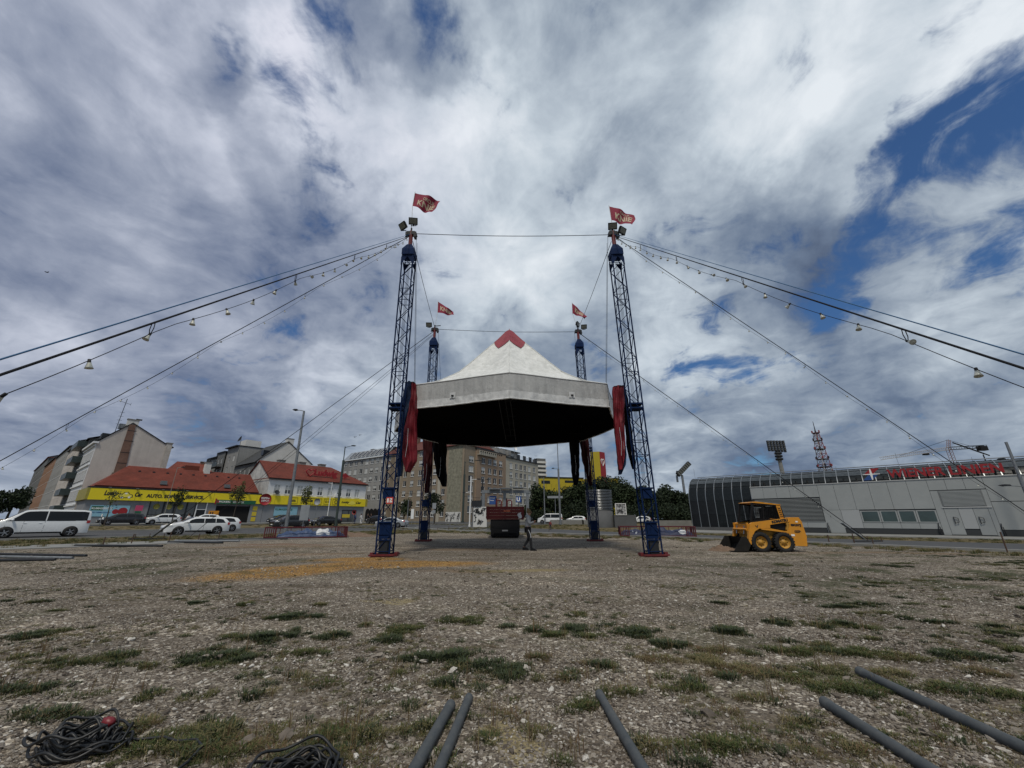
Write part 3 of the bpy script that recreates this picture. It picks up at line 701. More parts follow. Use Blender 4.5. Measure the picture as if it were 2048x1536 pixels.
# ------------------------------------------------------------------ canopy, masts, ropes
LEAN = Matrix.Rotation(radians(-1.0), 4, 'Y')
def lean_euler(rz=0): return (LEAN @ Matrix.Rotation(rz, 4, 'Z')).to_euler()
MAST_H = 15.75
MASTS = [(-5.05, 16.7), (5.6, 16.7), (-5.85, 27.6), (5.55, 27.9)]
def lattice_mast(proto=None):
    t = thing('lattice_mast', 'front left blue lattice mast with small red and white panel', 'mast', group='blue lattice masts holding up the canopy')
    a = .27
    for sx, sy in ((-1, -1), (1, -1), (1, 1), (-1, 1)):
        MB().tube([(sx * a, sy * a, .1), (sx * a, sy * a, 14.05)], .034, 8).build('chord', M['blue'], t)
    n = 22; dz = 13.8 / n
    def shared(me_key, build):
        if me_key not in SH: SH[me_key] = build()
        return SH[me_key]
    hz = MB().tube([(-a, -a, 0), (a, -a, 0)], .016, 6).mesh('cross_bar', M['blue'])
    dg = MB().tube([(-a, -a, 0), (a, -a, dz)], .016, 6).mesh('diagonal_brace', M['blue'])
    dg2 = MB().tube([(a, -a, 0), (-a, -a, dz)], .016, 6).mesh('diagonal_brace', M['blue'])
    for f in range(4):
        for i in range(n):
            place((dg, dg2)[(i + f) % 2], 'diagonal_brace', t, (0, 0, .2 + i * dz), f * pi / 2)
            if i % 6 in (0, 1): place(hz, 'cross_bar', t, (0, 0, .2 + i * dz), f * pi / 2)
        if f % 2 == 0:
            place(hz, 'cross_bar', t, (0, 0, 14.0), f * pi / 2)
    # closed head and red mast tube
    h = MB(); s1, s2 = .31, .13
    h.box(-s1, s1, -s1, s1, 14.12, 14.45)
    h.add([(-s1, -s1, 14.45), (s1, -s1, 14.45), (s1, s1, 14.45), (-s1, s1, 14.45), (-s2, -s2, 14.85), (s2, -s2, 14.85), (s2, s2, 14.85), (-s2, s2, 14.85)],
          [(0, 1, 5, 4), (1, 2, 6, 5), (2, 3, 7, 6), (3, 0, 4, 7), (4, 5, 6, 7)])
    h.build('mast_head', M['blue'], t)
    g_ = MB()
    for sx, sy in ((-1, -1), (1, -1), (1, 1), (-1, 1)):
        g_.add([(sx * .31, sy * .31, 13.95), (sx * .31, sy * .02, 13.95), (sx * .31, sy * .31, 13.45)], [(0, 1, 2)])
        g_.add([(sx * .31, sy * .312, 13.95), (sx * .02, sy * .312, 13.95), (sx * .31, sy * .312, 13.45)], [(0, 1, 2)])
    g_.build('gusset_plate', M['blue'], t)
    MB().tube([(0, 0, 14.8), (0, 0, 15.75)], .105, 12).build('mast_tube', M['red'], t)
    pb = MB(); pb.cbox((0, 0, 15.62), (.42, .2, .2)); pb.cbox((.23, 0, 15.5), (.12, .26, .32)); pb.cbox((-.2, -.05, 15.55), (.12, .2, .2))
    pb.tube([(-.3, 0, 15.45), (.34, 0, 15.45)], .035, 8); pb.tube([(0, 0, 15.7), (0, 0, 15.98)], .045, 8)
    pb.build('pulley_block', M['darkmetal'], t)
    # foot, winch boxes
    fp = MB(); fp.box(-.42, .42, -.36, .36, .0, .05); fp.box(-.5, .5, -.40, -.31, .05, .11); fp.box(-.5, .5, .31, .40, .05, .11)
    fp.box(.42, .54, -.12, .12, .02, .16); fp.box(-.54, -.42, -.12, .12, .02, .16)
    fp.build('base_plate', M['redplate'], t)
    MB().box(-.21, .21, -.255, .02, .66, 1.26).box(-.30, .30, -.30, .27, 1.26, 1.31).box(-.3, .3, -.295, -.27, .60, .65).box(-.08, .08, -.27, -.256, .85, 1.1).build('winch_box', M['blue'], t)
    MB().box(-.17, .17, -.25, .12, .12, .62).build('winch_motor', M['darkmetal'], t)
    MB().box(-.19, .19, -.25, .02, 2.2, 2.58).box(-.29, .29, -.29, .29, 2.58, 2.63).build('control_box', M['blue'], t)
    MB().box(-.29, .29, -.30, .29, 6.0, 6.06).box(-.29, .29, -.30, .29, 6.2, 6.26).build('collar', M['blue'], t)
    cb = MB()
    for k in range(3):
        x = -.05 + k * .05
        cb.tube([(x, .05, .6), (x + .03, .07, 5), (x - .02, .03, 10), (x, .05, 14.2)], .008, 4)
    cb.build('hoist_cable', M['rope'], t)
    return t
SH = {}
def floodlight(t, x, z, yaw, tilt, lit=False):
    m = Matrix.Translation((x, -.15, z)) @ Matrix.Rotation(yaw, 4, 'Z') @ Matrix.Rotation(tilt, 4, 'X') @ Matrix.Scale(1.35, 4)
    fl = MB(); fl.box(-.17, .17, -.035, .035, -.13, .13, m); fl.box(-.15, .15, .035, .07, -.1, .1, m)
    o = fl.build('floodlight', M['black'], t)
    br = MB(); br.bar((x, -.05, z - .22), (x, -.02, z - .05), .05); br.bar((x - .15, 0, z - .16), (x + .15, 0, z - .16), .03)
    br.build('bracket', M['darkmetal'], o)
    gl = MB(); gl.box(-.14, .14, -.042, -.036, -.10, .10, m)
    gl.build('lens', mat('work_light_lens', (.16, .165, .14), .3, var=.2), o)
mast0 = lattice_mast(); masts = [mast0]
for k in range(3): masts.append(copy_tree(mast0))
ML = ['front left blue lattice mast with small red and white panel, standing in orange sand', 'front right blue lattice mast beside the yellow skid steer loader side',
      'rear left blue lattice mast behind the hanging black canvas', 'rear right blue lattice mast in front of the ribbed metal cylinder']
for o, (x, y), lb, k in zip(masts, MASTS, ML, range(4)):
    o.location = (x, y, gz(x, y) - .01); o['label'] = lb
    o.rotation_euler = lean_euler()
    if k == 0: floodlight(o, -.42, 16.0, radians(-38), radians(38)); floodlight(o, .10, 16.3, radians(8), radians(30))
    if k == 1: floodlight(o, -.02, 15.98, radians(-6), radians(32)); floodlight(o, .46, 15.68, radians(35), radians(28))
    if k == 2: floodlight(o, -.45, 15.95, radians(4), radians(40)); MB().bar((-.05, 0, 15.9), (.45, 0, 15.93), .05).build('bracket_arm', M['darkmetal'], o)
    if k == 3: floodlight(o, .48, 15.92, radians(-6), radians(40)); floodlight(o, 0, 16.15, radians(60), radians(20))
s0 = MB().box(.0, .27, -.335, -.315, 1.98, 2.24).build('warning_panel', mat('warning_panel_red', (.5, .05, .03), .5), masts[0])
MB().box(.03, .10, -.343, -.336, 2.03, 2.19).box(.14, .19, -.343, -.336, 2.03, 2.15).box(.14, .23, -.343, -.336, 2.13, 2.19).box(.20, .24, -.343, -.336, 2.03, 2.1).build('white_symbol', M['inkwhite'], s0)
def mtop(k, dz=0., dx=0., dy=0.):
    x, y = MASTS[k]; return Vector((x, y, 0)) + (LEAN @ Vector((dx, dy, MAST_H - .2 + dz)))

# ---- octagonal canopy
CC = Vector((.05, 22.35, 0))
RIM = [(-.05, -6.1), (4.75, -4.3), (6.25, .1), (4.95, 4.2), (.0, 6.3), (-4.8, 4.5), (-7.05, .75), (-4.65, -4.6)]   # front, right front, right, ...
RIMZ = [6.42, 6.42, 6.42, 6.42, 6.42, 6.42, 6.55, 6.42]
tc_ = thing('tent_canopy', 'eight sided grey and white tent canopy with red peak hoisted between four masts', 'tent', tuple(CC), rot=lean_euler())
PROF = [(0, 12.74), (.03, 12.70), (.05, 12.58), (.09, 12.28), (.16, 11.78), (.24, 11.26), (.33, 10.68), (.45, 9.88), (.6, 8.93), (.8, 8.10), (1., 7.60)]
def rimpt(i, tt):
    a, b = Vector(RIM[i]), Vector(RIM[(i + 1) % 8]); return a.lerp(b, tt)
def roofp(i, tt, rho, off=0.):
    p = rimpt(i, tt); z = lerp(rho, PROF) - .10 * sin(pi * tt) * sin(pi * min(1, rho * 1.1)) ** 1 * (1.0)
    sc = rho * (1 - .035 * sin(pi * tt) * sin(pi * rho))
    z += .012 * sin(23 * tt + 9 * i) * rho
    # small round dome at the top
    return Vector((p.x * sc, p.y * sc, z + off))
def capedge(tt): return .20 + .09 * (1 - abs(2 * tt - 1))
RH = [0, .02, .05, .09, .125, .16, .2, .25, .33, .42, .52, .64, .76, .88, 1.0]
for i in range(8):
    # roof gore
    mb = MB(); mb.grid(lambda a, b: roofp(i, a, .06 + .94 * b ** 1.25), 12, 22); mb.build('roof_panel', M['tent'], tc_)
    cp_ = MB(); cp_.grid(lambda a, b: roofp(i, a, b * capedge(a), .06), 10, 10); cp_.build('cap_panel', M['tentred'], tc_)
    se = MB(); se.tube([roofp(i, 0, .18 + .82 * k / 14, .015) for k in range(15)], .022, 5); se.build('roof_seam', M['tent'], tc_)
    # valance
    zt, z0, z1 = 7.60, RIMZ[i], RIMZ[(i + 1) % 8]
    def valp(a, b, i=i, z0=z0, z1=z1, out=0.):
        p = rimpt(i, a); zb = z0 + (z1 - z0) * a
        n = Vector((p.x, p.y)).normalized()
        wv = .018 * sin(40 * a + i) * b + .02 * sin(9 * a + 2 * i) + out
        return Vector((p.x + n.x * wv, p.y + n.y * wv, zt + (zb - zt) * b - .02 * sin(pi * a) * b))
    v = MB(); v.grid(lambda a, b: valp(a, b * .70), 30, 4); va = v.build('valance_panel', M['valance'], tc_)
    v = MB(); v.grid(lambda a, b: valp(a, .69 + .31 * b, out=.008 + .012 * sin(70 * a + 5 * b + 30 * mnoise.noise(Vector((a * 9, i, 0))))), 60, 4); v.build('hem_strip', M['valtrim'], va)
    v = MB(); v.tube([valp(k / 12, 1.0) for k in range(13)], .035, 6); v.tube([valp(k / 12, 0.0) + Vector((0, 0, .01)) for k in range(13)], .03, 6); v.build('edge_tube', M['valtrim'], va)
    v = MB(); v.grid(lambda a, b: valp(a, b, out=-.025), 30, 3); v.grid(lambda a, b: roofp(i, a, .03 + .965 * b, -.10), 8, 14); v.build('underside_shade', M['blackcloth'], tc_)  # near-black sheet, the shade under the canopy put into its colour
    if i in (0, 7):
        tt = .58 if i == 0 else .40
        p0 = valp(tt, .62); p1 = valp(tt + .035, .62)
        dx = (p1 - p0).normalized()
        pm = MB(); zz0 = p0.z
        nn = Vector((p0.x, p0.y, 0)).normalized() * .04
        pm.add([p0 + nn + Vector((0, 0, .14)), p0 + dx * .30 + nn + Vector((0, 0, .14)), p0 + dx * .30 + nn + Vector((0, 0, -.14)), p0 + nn + Vector((0, 0, -.14))], [(0, 1, 2, 3)])
        pa = pm.build('patch', M['valtrim'], va)
        q0 = p0 + dx * .15 + nn * 1.4 + Vector((0, 0, -.03))
        MB().cbox(q0, (.12, .04, .07)).build('buckle', M['black'], va)
# ridge truss seen in the dark inside
tr = MB()
for k, (xx, zo) in enumerate([(-.35, 0), (.35, 0), (0, .35)]):
    tr.tube([(xx, -5.7, 6.75 + zo), (xx - .35, 0, 8.1 + zo), (xx, 5.7, 6.75 + zo)], .03, 6)
for k in range(13):
    y = -5.7 + k * .95; z = 6.75 + 1.35 * (1 - abs(y) / 5.7)
    tr.tube([(-.35, y, z), (.35, y, z)], .02, 4)
tr.build('roof_truss', M['darkmetal'], tc_)
MB().lathe([(0.0, 12.95), (.02, 12.94), (.03, 12.70)], 6).lathe([(0, 12.80), (.14, 12.79), (.24, 12.70), (.27, 12.58)], 20).build('peak_ring', M['tentred'], tc_)

# ---- cloth bundles hanging at the corners
def bundle(label, m, prof, Y, depth=.28, group=None, seed=0, m2=None):
    pr = [(zat(v, Y), at(ul, Y * CP + (zat(v, Y) - HC) * SP).x, at(ur, Y * CP + (zat(v, Y) - HC) * SP).x) for v, ul, ur in prof]
    pr.sort()
    zs = [p[0] for p in pr]; z0, z1 = zs[0], zs[-1]
    L_ = lerp
    xl = [(p[0], p[1]) for p in pr]; xr = [(p[0], p[2]) for p in pr]
    cx = sum(p[1] + p[2] for p in pr) / 2 / len(pr)
    t = thing('canvas_bundle', label, 'tarpaulin', (cx, Y, z1), group=group)
    mb = MB()
    def fn(a, b):
        z = z0 + (z1 - z0) * b; l, r = L_(z, xl), L_(z, xr); an = 2 * pi * a
        f = (1 - 2 * abs(sin(2.5 * an + seed + 1.0 * sin(z * 1.1 + seed)))) * .22 + (1 - 2 * abs(sin(5.5 * an + z * .5 + seed * 2))) * .14 + mnoise.noise(Vector((cos(an) * 1.5, sin(an) * 1.5, z * 1.6 + seed))) * .35
        hw = (r - l) / 2
        x = (l + r) / 2 + hw * cos(an) * (1 + f * .35) + .03 * mnoise.noise(Vector((z * 3, seed, 0)))
        y = depth * sin(an) * (1 + f * 1.5)
        return (x - cx, y, z - z1)
    mb.grid(fn, 40, 44, True, True)
    mb.build('cloth', m, t)
    MB().tube([(L_(z1 - .05, xl) - cx, -depth, -.05), (L_(z1 - .05, xr) - cx, -depth, -.03)], .02, 6).build('lashing_strap', M['black'], t)
    st = MB()
    xm = (L_(z0 + .8, xl) * .6 + L_(z0 + .8, xr) * .4) - cx
    st.tube([(xm, -depth * 1.5, z0 - z1 + 1.9), (xm + .03, -depth * 1.55, z0 - z1 + 1.2), (xm - .02, -depth * 1.45, z0 - z1 + .6)], .008, 4)
    st.build('tie_cord', M['whitecloth'], t)
    return t
GB = 'rolled wall canvases hanging from the canopy corners'
bundle('long dark red canvas hanging from the front left canopy corner', M['redcloth'], [(768, 824, 833), (800, 821, 834), (850, 811, 834), (900, 804, 834), (922, 806, 834), (944, 812, 820)], 17.6, .26, GB, 1)
bundle('blue canvas gathered behind the red one at the front left corner', M['bluecloth'], [(766, 812, 830), (790, 806, 829), (820, 802, 824), (860, 800, 815), (900, 796, 809), (952, 795, 803)], 17.95, .24, GB, 2)
bundle('red canvas hanging from the front right canopy corner', M['redcloth'], [(774, 1225, 1246), (800, 1226, 1250), (850, 1228, 1248), (890, 1231, 1250), (925, 1235, 1246), (940, 1238, 1243)], 17.9, .24, GB, 3)
bundle('blue tail of canvas below the red one at the front right corner', M['bluecloth'], [(893, 1243, 1250), (910, 1241, 1253), (930, 1239, 1251), (949, 1237, 1242)], 18.05, .16, GB, 4)
bundle('black canvas strip between the front right red canvas and its mast', M['blackcloth'], [(772, 1236, 1248), (800, 1243, 1256), (850, 1249, 1262), (900, 1254, 1268), (938, 1265, 1271)], 18.3, .16, GB, 5)
bundle('black canvas hanging right of the rear left mast', M['blackcloth'], [(868, 864, 893), (920, 868, 892), (950, 874, 894), (973, 884, 892)], 26.8, .3, GB, 6)
bundle('dark red canvas hanging in front of the rear left mast', mat('shaded_red_tarpaulin', (.035, .004, .006), .7, var=.2, bump=.5, bscale=5, spec=.2), [(868, 846, 868), (930, 848, 865), (986, 850, 857)], 27.0, .26, GB, 7)  # darker copy of the red tarpaulin, shade mixed into its colour
bundle('black canvas hanging left of the rear right mast', M['blackcloth'], [(868, 1138, 1159), (930, 1142, 1159), (955, 1145, 1158), (970, 1147, 1155)], 26.6, .3, GB, 8)
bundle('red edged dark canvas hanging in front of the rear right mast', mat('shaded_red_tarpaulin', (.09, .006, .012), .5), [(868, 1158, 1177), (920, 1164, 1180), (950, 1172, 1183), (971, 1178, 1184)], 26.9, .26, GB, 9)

# ---- flags
def flag(k, label, TL, BL, TR, BR, seed, lines, curl=.0, depth_amp=.10):
    x, y = MASTS[k]
    def P(uv):
        z = zat(uv[1], y); d = y * CP + (z - HC) * SP; p = at(uv[0], d, z); return Vector((p.x, y, z))
    A_, B_, C_, D_ = P(TL), P(BL), P(TR), P(BR)
    base = mtop(k, .3)
    t = thing('flag', label, 'flag', tuple(base), group='red flags flying from the mast tops')
    poletop = A_ + (A_ - B_) * .06
    MB().tube([(0, 0, -.1), B_ - base, poletop - base], .014, 6).build('flagpole', mat('white_flagpole', (.6, .6, .6), .5), t)
    def sf(a, b, off=0.):      # a along fly, b from top to bottom
        top = A_.lerp(C_, a); bot = B_.lerp(D_, a); p = top.lerp(bot, b)
        yy = depth_amp * sin(a * 7.5 + b * 2.2 + seed) * (.25 + a) + .05 * sin(a * 15 + b * 4 + seed * 2) * a
        p = p + Vector((0, yy, 0)) + Vector((0, 0, .05 * sin(a * 8 + seed) * a))
        p.x += -.06 * a * a * sin(b * 5 + seed)
        if off: p.y += off
        return p - base
    mb = MB(); mb.grid(lambda a, b: sf(a, b), 28, 14); cl = mb.build('flag_cloth', M['flag'], t)
    for (txt, x0, x1, z0, z1) in lines:
        for side in (-1, 1):
            me = text_mesh(txt, 1, 1, .001, .03, mats=[M['beigeprint']])
            import bmesh
            bm = bmesh.new(); bm.from_mesh(me)
            bmesh.ops.delete(bm, geom=[f for f in bm.faces if f.normal.y > -.5], context='FACES')
            bmesh.ops.subdivide_edges(bm, edges=bm.edges[:], cuts=1); bmesh.ops.triangulate(bm, faces=bm.faces[:])
            for v_ in bm.verts: v_.co = sf(x0 + (x1 - x0) * v_.co.x, z1 + (z0 - z1) * v_.co.z if False else z1 - (z1 - z0) * v_.co.z, side * .008)
            bm.to_mesh(me); bm.free(); me.update()
            place(me, 'lettering', cl)
flag(0, 'red flag with circus lettering on the front left mast, widest spread', (830, 385), (825, 412), (882, 400), (864, 428), 1.0, [('CIRCUS', .40, .80, .20, .40), ('KNIE', .20, .92, .46, .84)], depth_amp=.14)
flag(1, 'red flag with pale letters on the front right mast', (1218, 412), (1223, 441), (1270, 430), (1264, 452), 2.2, [('CIRCUS', .42, .80, .14, .30), ('KNIE', .20, .90, .38, .82)], depth_amp=.12)
flag(2, 'small drooping red flag on the rear left mast', (876, 603), (875, 625), (908, 624), (906, 631), .4, [('KNIE', .16, .86, .25, .75)])
flag(3, 'small folded red flag on the rear right mast, slanting down right', (1144, 606), (1145, 627), (1173, 632), (1170, 637), 3.1, [('KNIE', .2, .80, .25, .75)])

# ---- ropes and strings of lamps
def along(a, b, t): return a + (b - a) * t
def rope(label, a, b, r, m=None, sag=0., group='guy ropes of the masts', n=12):
    pts = [along(a, b, i / n) - Vector((0, 0, sag * sin(pi * i / n))) for i in range(n + 1)]
    t = MB().tube([p - pts[0] for p in pts], r, 6).build('guy_rope', m or M['rope'], None, tuple(pts[0]), label=label, cat='rope', group=group)
    return t
def shade_mesh():
    mb = MB()
    mb.cur = 0; mb.lathe([(0, .02), (.018, .018), (.02, -.03), (.022, -.035)], 10)
    mb.cur = 1; mb.lathe([(.02, -.03), (.026, -.05), (.042, -.10), (.047, -.115), (.04, -.11), (.02, -.118), (0, -.12)], 14)
    return mb.mesh('bulb', [M['black'], mat('milky_lamp_shade', (.46, .47, .42), .35, var=.1)])
SHADE = shade_mesh()
def string_lights(label, a, b, spacing, drop, sagm, nodes, group, scale=1., start=.25, r=.005):
    L = (b - a).length; n = int((L - start) / spacing)
    t = thing('string_lights', label, 'string lights', tuple(a), group=group)
    def cp(s_):
        ph = (s_ / (spacing * nodes)) % 1.0
        env = min(1, s_ / 1.2)
        return along(a, b, min(1, s_ / L)) - Vector((0, 0, (drop + sagm * sin(pi * ph)) * env))
    steps = int(L / .35)
    MB().tube([cp(L * i / steps) - a for i in range(steps + 1)], r, 5).build('cord', M['rope'], t)
    rr_ = random.Random(int(L * 100))
    for i in range(n + 1):
        s_ = start + i * spacing; p = cp(s_)
        tilt = (rr_.uniform(-.35, .35), rr_.uniform(-.35, .35), rr_.uniform(0, 6))
        if rr_.random() < .25: tilt = (rr_.uniform(-1.1, 1.1), rr_.uniform(-1, 1), 0)
        o = place(SHADE, 'bulb', t, tuple(p - a), rot=tilt); o.scale = (scale * .82,) * 3
        if i % nodes == 0 and s_ > 1:
            q = along(a, b, s_ / L)
            dv = (b - a).normalized() * .035
            MB().tube([p - a + dv * .3, (p + q) / 2 - a + dv, q - a + dv * .8], .007 * scale, 4).tube([p - a - dv * .3, (p + q) / 2 - a - dv, q - a - dv * .8], .007 * scale, 4).build('hanger', M['black'], t)
    return t
T = [mtop(k, -.05) for k in range(4)]
def through(T_, uv, dist):
    """ground end of a rope that leaves T_ and passes the surveyed point on the ray of uv"""
    p = Vector((0, 0, HC)) + ray(*uv) * dist
    k = (T_.z - 0.03) / (T_.z - p.z); return T_ + (p - T_) * k
aL = through(T[0], (0, 750), 3.55); aR = through(T[1], (2048, 737), 3.9)
aL2 = through(T[0], (0, 922), 14.2); aR2 = through(T[1], (2048, 1022), 16.0)
aBL = gpt(296, 1080); aBR = gpt(1735, 1078)
GS = 'strings of lamps along the guy ropes'
rope('thick dark guy rope from the front left mast down past the camera on the left', T[0], aL, .013)
rope('thin blue rope just above the thick one at the left', T[0] + Vector((0, 0, .1)), through(T[0], (0, 722), 3.7), .009, mat('blue_rope', (.02, .10, .22), .6))
string_lights('string of bell shaped lamps under the thick rope on the left', T[0] + Vector((-.15, 0, -.12)), aL, .82, .13, .11, 5, GS, 1.0, .3)
rope('thick dark guy rope from the front right mast down past the camera on the right', T[1], aR, .013)
rope('thin blue rope just above the thick one at the right', T[1] + Vector((0, 0, .1)), through(T[1], (2048, 712), 4.1), .008, mat('blue_rope', (.02, .10, .22), .6))
string_lights('string of bell shaped lamps under the thick rope on the right', T[1] + Vector((.15, 0, -.12)), aR, .82, .13, .11, 5, GS, 1.0, .35)
rope('guy rope from the front left mast out to the left edge of the lot', T[0], aL2, .016)
string_lights('string of lamps on the outer left guy rope', T[0] + Vector((-.2, 0, -.1)), aL2, 1.0, .10, .28, 5, GS, .9, .8)
rope('guy rope from the front right mast to the hall side of the lot', T[1], aR2, .016)
string_lights('string of lamps on the guy rope crossing the hall sign', T[1] + Vector((.2, 0, -.1)), aR2, 1.0, .10, .18, 5, GS, .9, .8)
rope('guy rope from the rear left mast to its anchor by the road', T[2], aBL, .020)
rope('second rope from the rear left mast beside the lamp post', T[2] + Vector((0, 0, -.2)), aBL + Vector((1.8, 1.2, 0)), .012)
rope('third slack rope from the rear left mast', T[2] + Vector((0, 0, -.3)), aBL + Vector((3.0, -.5, 0)), .010, sag=.3)
rope('guy rope from the rear right mast to its anchor before the hall', T[3], aBR, .024)
string_lights('string of lamps on the rear right guy rope', T[3] + Vector((.2, 0, -.1)), aBR, 1.05, .12, .22, 5, GS, .9, .8)
rope('rope stretched between the two front mast tops', T[0] + Vector((.2, 0, .12)), T[1] + Vector((-.2, 0, .05)), .016, sag=.12)
rope('rope stretched between the two rear mast tops', T[2] + Vector((.2, 0, .12)), T[3] + Vector((-.2, 0, .05)), .016, sag=.12)
rope('rope joining the left front and rear mast tops', T[0] + Vector((.1, .1, -.3)), T[2] + Vector((0, 0, .2)), .015, sag=.1)
rope('rope joining the right front and rear mast tops', T[1] + Vector((-.1, .1, -.3)), T[3] + Vector((0, 0, .2)), .015, sag=.1)
for k, i in ((0, 7), (1, 1), (2, 5), (3, 3)):
    c = CC + LEAN @ Vector((RIM[i][0], RIM[i][1], 7.6))
    inn = Vector((.28 if k % 2 == 0 else -.28, 0, 0))
    rope(['hoisting rope from front left mast to canopy corner', 'hoisting rope from front right mast to canopy corner', 'hoisting rope from rear left mast to canopy corner', 'hoisting rope from rear right mast to canopy corner'][k],
         T[k] + inn, c, .010, group='hoisting ropes')
    if k < 2: rope(['second hoisting rope beside the front left mast', 'second hoisting rope beside the front right mast'][k], T[k] + inn * 1.2 + Vector((0, .1, -.4)), c + Vector((inn.x * .4, -.3, 0)), .007, group='hoisting ropes')
# ground anchors
def anchor(label, p, to, big=1.):
    t = thing('rope_anchor', label, 'ground anchor', (p.x, p.y, gz(p.x, p.y)), group='ground anchors of the guy ropes')
    d = (to - p).normalized()
    MB().bar(Vector((0, 0, 0)) + d * .3 * big, d * 1.9 * big, .16 * big, .05).build('ratchet_strap', M['galv'], t)
    MB().cbox((0, 0, .06), (2.4, .16, .12), rz=.15).build('anchor_bar', M['darkmetal'], t)
    for k in (-1, 0, 1): MB().tube([(k * 1.0, .06, -.2), (k * 1.02 + .03, .0, .42)], .022, 6).build('stake', mat('rusty_iron', (.08, .045, .03), .8, var=.4), t)
anchor('ground anchor bar with strap and stakes near the left road', aBL, T[2], 1.15)
anchor('ground anchor with pale strap in front of the hall wall', aBR, T[3], 1.2)
# ------------------------------------------------------------------ skid steer loader
def build_loader():
    X0 = (1543.5 - 1024) / FPX * 17.5; Y0 = (17.5 + HC * SP) / CP - .1
    K = .002425
    t = thing('skid_steer_loader', 'yellow skid steer loader with black bucket down on the gravel', 'loader', (X0, Y0, gz(X0, Y0)), radians(-2))
    def L(x, y): return ((x - 1150 + .19 * (1030 - y)) * K, (1030 - y) * K)
    def poly(pts): return [L(*p) for p in pts]
    W_ = 1.5
    # engine tower and chassis
    body = MB()
    body.prism(poly([(1460, 424), (1640, 420), (1692, 500), (1772, 760), (1776, 930), (1556, 925), (1520, 800), (1440, 712), (1380, 690), (1440, 640)]), .0, W_)
    body.build('engine_housing', M['yellow'], t)
    ch = MB()
    ch.prism(poly([(800, 640), (1440, 640), (1500, 900), (1450, 960), (860, 960), (780, 900)]), .30, W_ - .30)
    ch.build('chassis', M['yellowd'], t)
    for y0, nm in ((0, ''), (W_ - .14, '')):
        arm = MB()
        arm.prism(poly([(770, 516), (1478, 428), (1478, 470), (1462, 500), (1100, 556), (1104, 612), (900, 622), (820, 668), (775, 760), (756, 850), (762, 895), (742, 905), (715, 870), (700, 800), (712, 660), (735, 540)]), y0 - .02, y0 + .12)
        a_ = arm.build('lift_arm', M['yellow'], t)
        rod = MB(); rod.prism(poly([(930, 622), (1100, 618), (1400, 672), (1400, 694), (940, 640)]), y0 - .035, y0 + .05); rod.build('lower_link', M['yellow'], a_)
        r2 = MB(); r2.prism(poly([(1400, 520), (1440, 505), (1466, 560), (1440, 650), (1404, 640), (1418, 580)]), y0 - .0, y0 + .08); r2.build('lift_cylinder', M['yellowd'], a_)
    hol = MB(); hol.prism(poly([(1104, 560), (1470, 500), (1462, 640), (1430, 656), (1104, 606)]), .09, W_ - .09); hol.build('arm_opening_shade', M['black'], t)  # black block fills the arm opening in place of its shade
    # front cross member between the arms
    cm = MB(); x0, z0 = L(735, 640); 
    cm.box(x0 - .02, x0 + .10, .1, W_ - .1, L(0, 720)[1], L(0, 540)[1]); cm.tube([(x0 - .06, .15, z0), (x0 - .06, W_ - .15, z0)], .06, 10)
    cm.box(x0 - .06, x0 + .02, .12, .2, L(0, 760)[1], L(0, 520)[1]); cm.box(x0 - .06, x0 + .02, W_ - .2, W_ - .12, L(0, 760)[1], L(0, 520)[1])
    cm.build('cross_member', M['yellow'], t)
    for yy in (.42, W_ - .42):
        MB().tube([(x0 - .02, yy, z0 + .16), (x0 - .10, yy, z0 - .20)], .035, 8).build('tilt_cylinder', M['steel'], t)
    # cab: cage posts, roof, mesh panes, dark interior
    cab = MB()
    P = {k: L(*v) for k, v in dict(fb=(790, 500), ft=(815, 165), rt=(1335, 215), rb=(1405, 440), mt=(1255, 200), mb=(1330, 445), ft2=(880, 145)).items()}
    y0, y1 = .18, W_ - .18
    for yy in (y0, y1):
        cab.bar((P['fb'][0], yy, P['fb'][1]), (P['ft'][0], yy, P['ft'][1]), .07); cab.bar((P['rb'][0], yy, P['rb'][1]), (P['rt'][0], yy, P['rt'][1]), .08)
        cab.bar((P['ft'][0], yy, P['ft'][1]), (P['rt'][0], yy, P['rt'][1]), .07); cab.bar((P['mb'][0], yy, P['mb'][1]), (P['mt'][0], yy, P['mt'][1]), .05)
        cab.bar((P['fb'][0], yy, P['fb'][1]), (P['rb'][0], yy, P['rb'][1]), .06)
        xm = (P['fb'][0] * .55 + P['mb'][0] * .45); xt = (P['ft'][0] * .55 + P['mt'][0] * .45); cab.bar((xm, yy, P['fb'][1]), (xt, yy, P['ft'][1] - .02), .04)
    cab.build('cab_frame', M['black'], t)
    rf = MB(); rf.prism([(P['ft'][0] - .03, P['ft'][1] + .03), (P['rt'][0] + .02, P['rt'][1] + .03), (P['rt'][0] + .02, P['rt'][1] + .07), (P['ft2'][0], P['ft2'][1] + .035), (P['ft'][0] - .03, P['ft'][1] + .045)], y0 - .06, y1 + .06)
    r_ = rf.build('cab_roof', M['yellow'], t)
    MB().box(P['ft'][0] + .25, P['ft'][0] + .33, .5, .8, P['ft2'][1] + .03, P['ft2'][1] + .11).build('beacon', M['black'], r_)
    yp = MB()
    for yy in (y0 - .045, y1 + .015):
        yp.add([(P['mt'][0] - .0, yy, P['mt'][1]), (P['rt'][0], yy, P['rt'][1]), (P['rb'][0] - .02, yy, P['rb'][1]), (P['mb'][0], yy, P['mb'][1])], [(0, 1, 2, 3)])
        yp.add([(P['mt'][0] - .0, yy + .03, P['mt'][1]), (P['rt'][0], yy + .03, P['rt'][1]), (P['rb'][0] - .02, yy + .03, P['rb'][1]), (P['mb'][0], yy + .03, P['mb'][1])], [(3, 2, 1, 0)])
    yo = yp.build('rear_side_panel', M['yellow'], t)
    sl_ = MB()
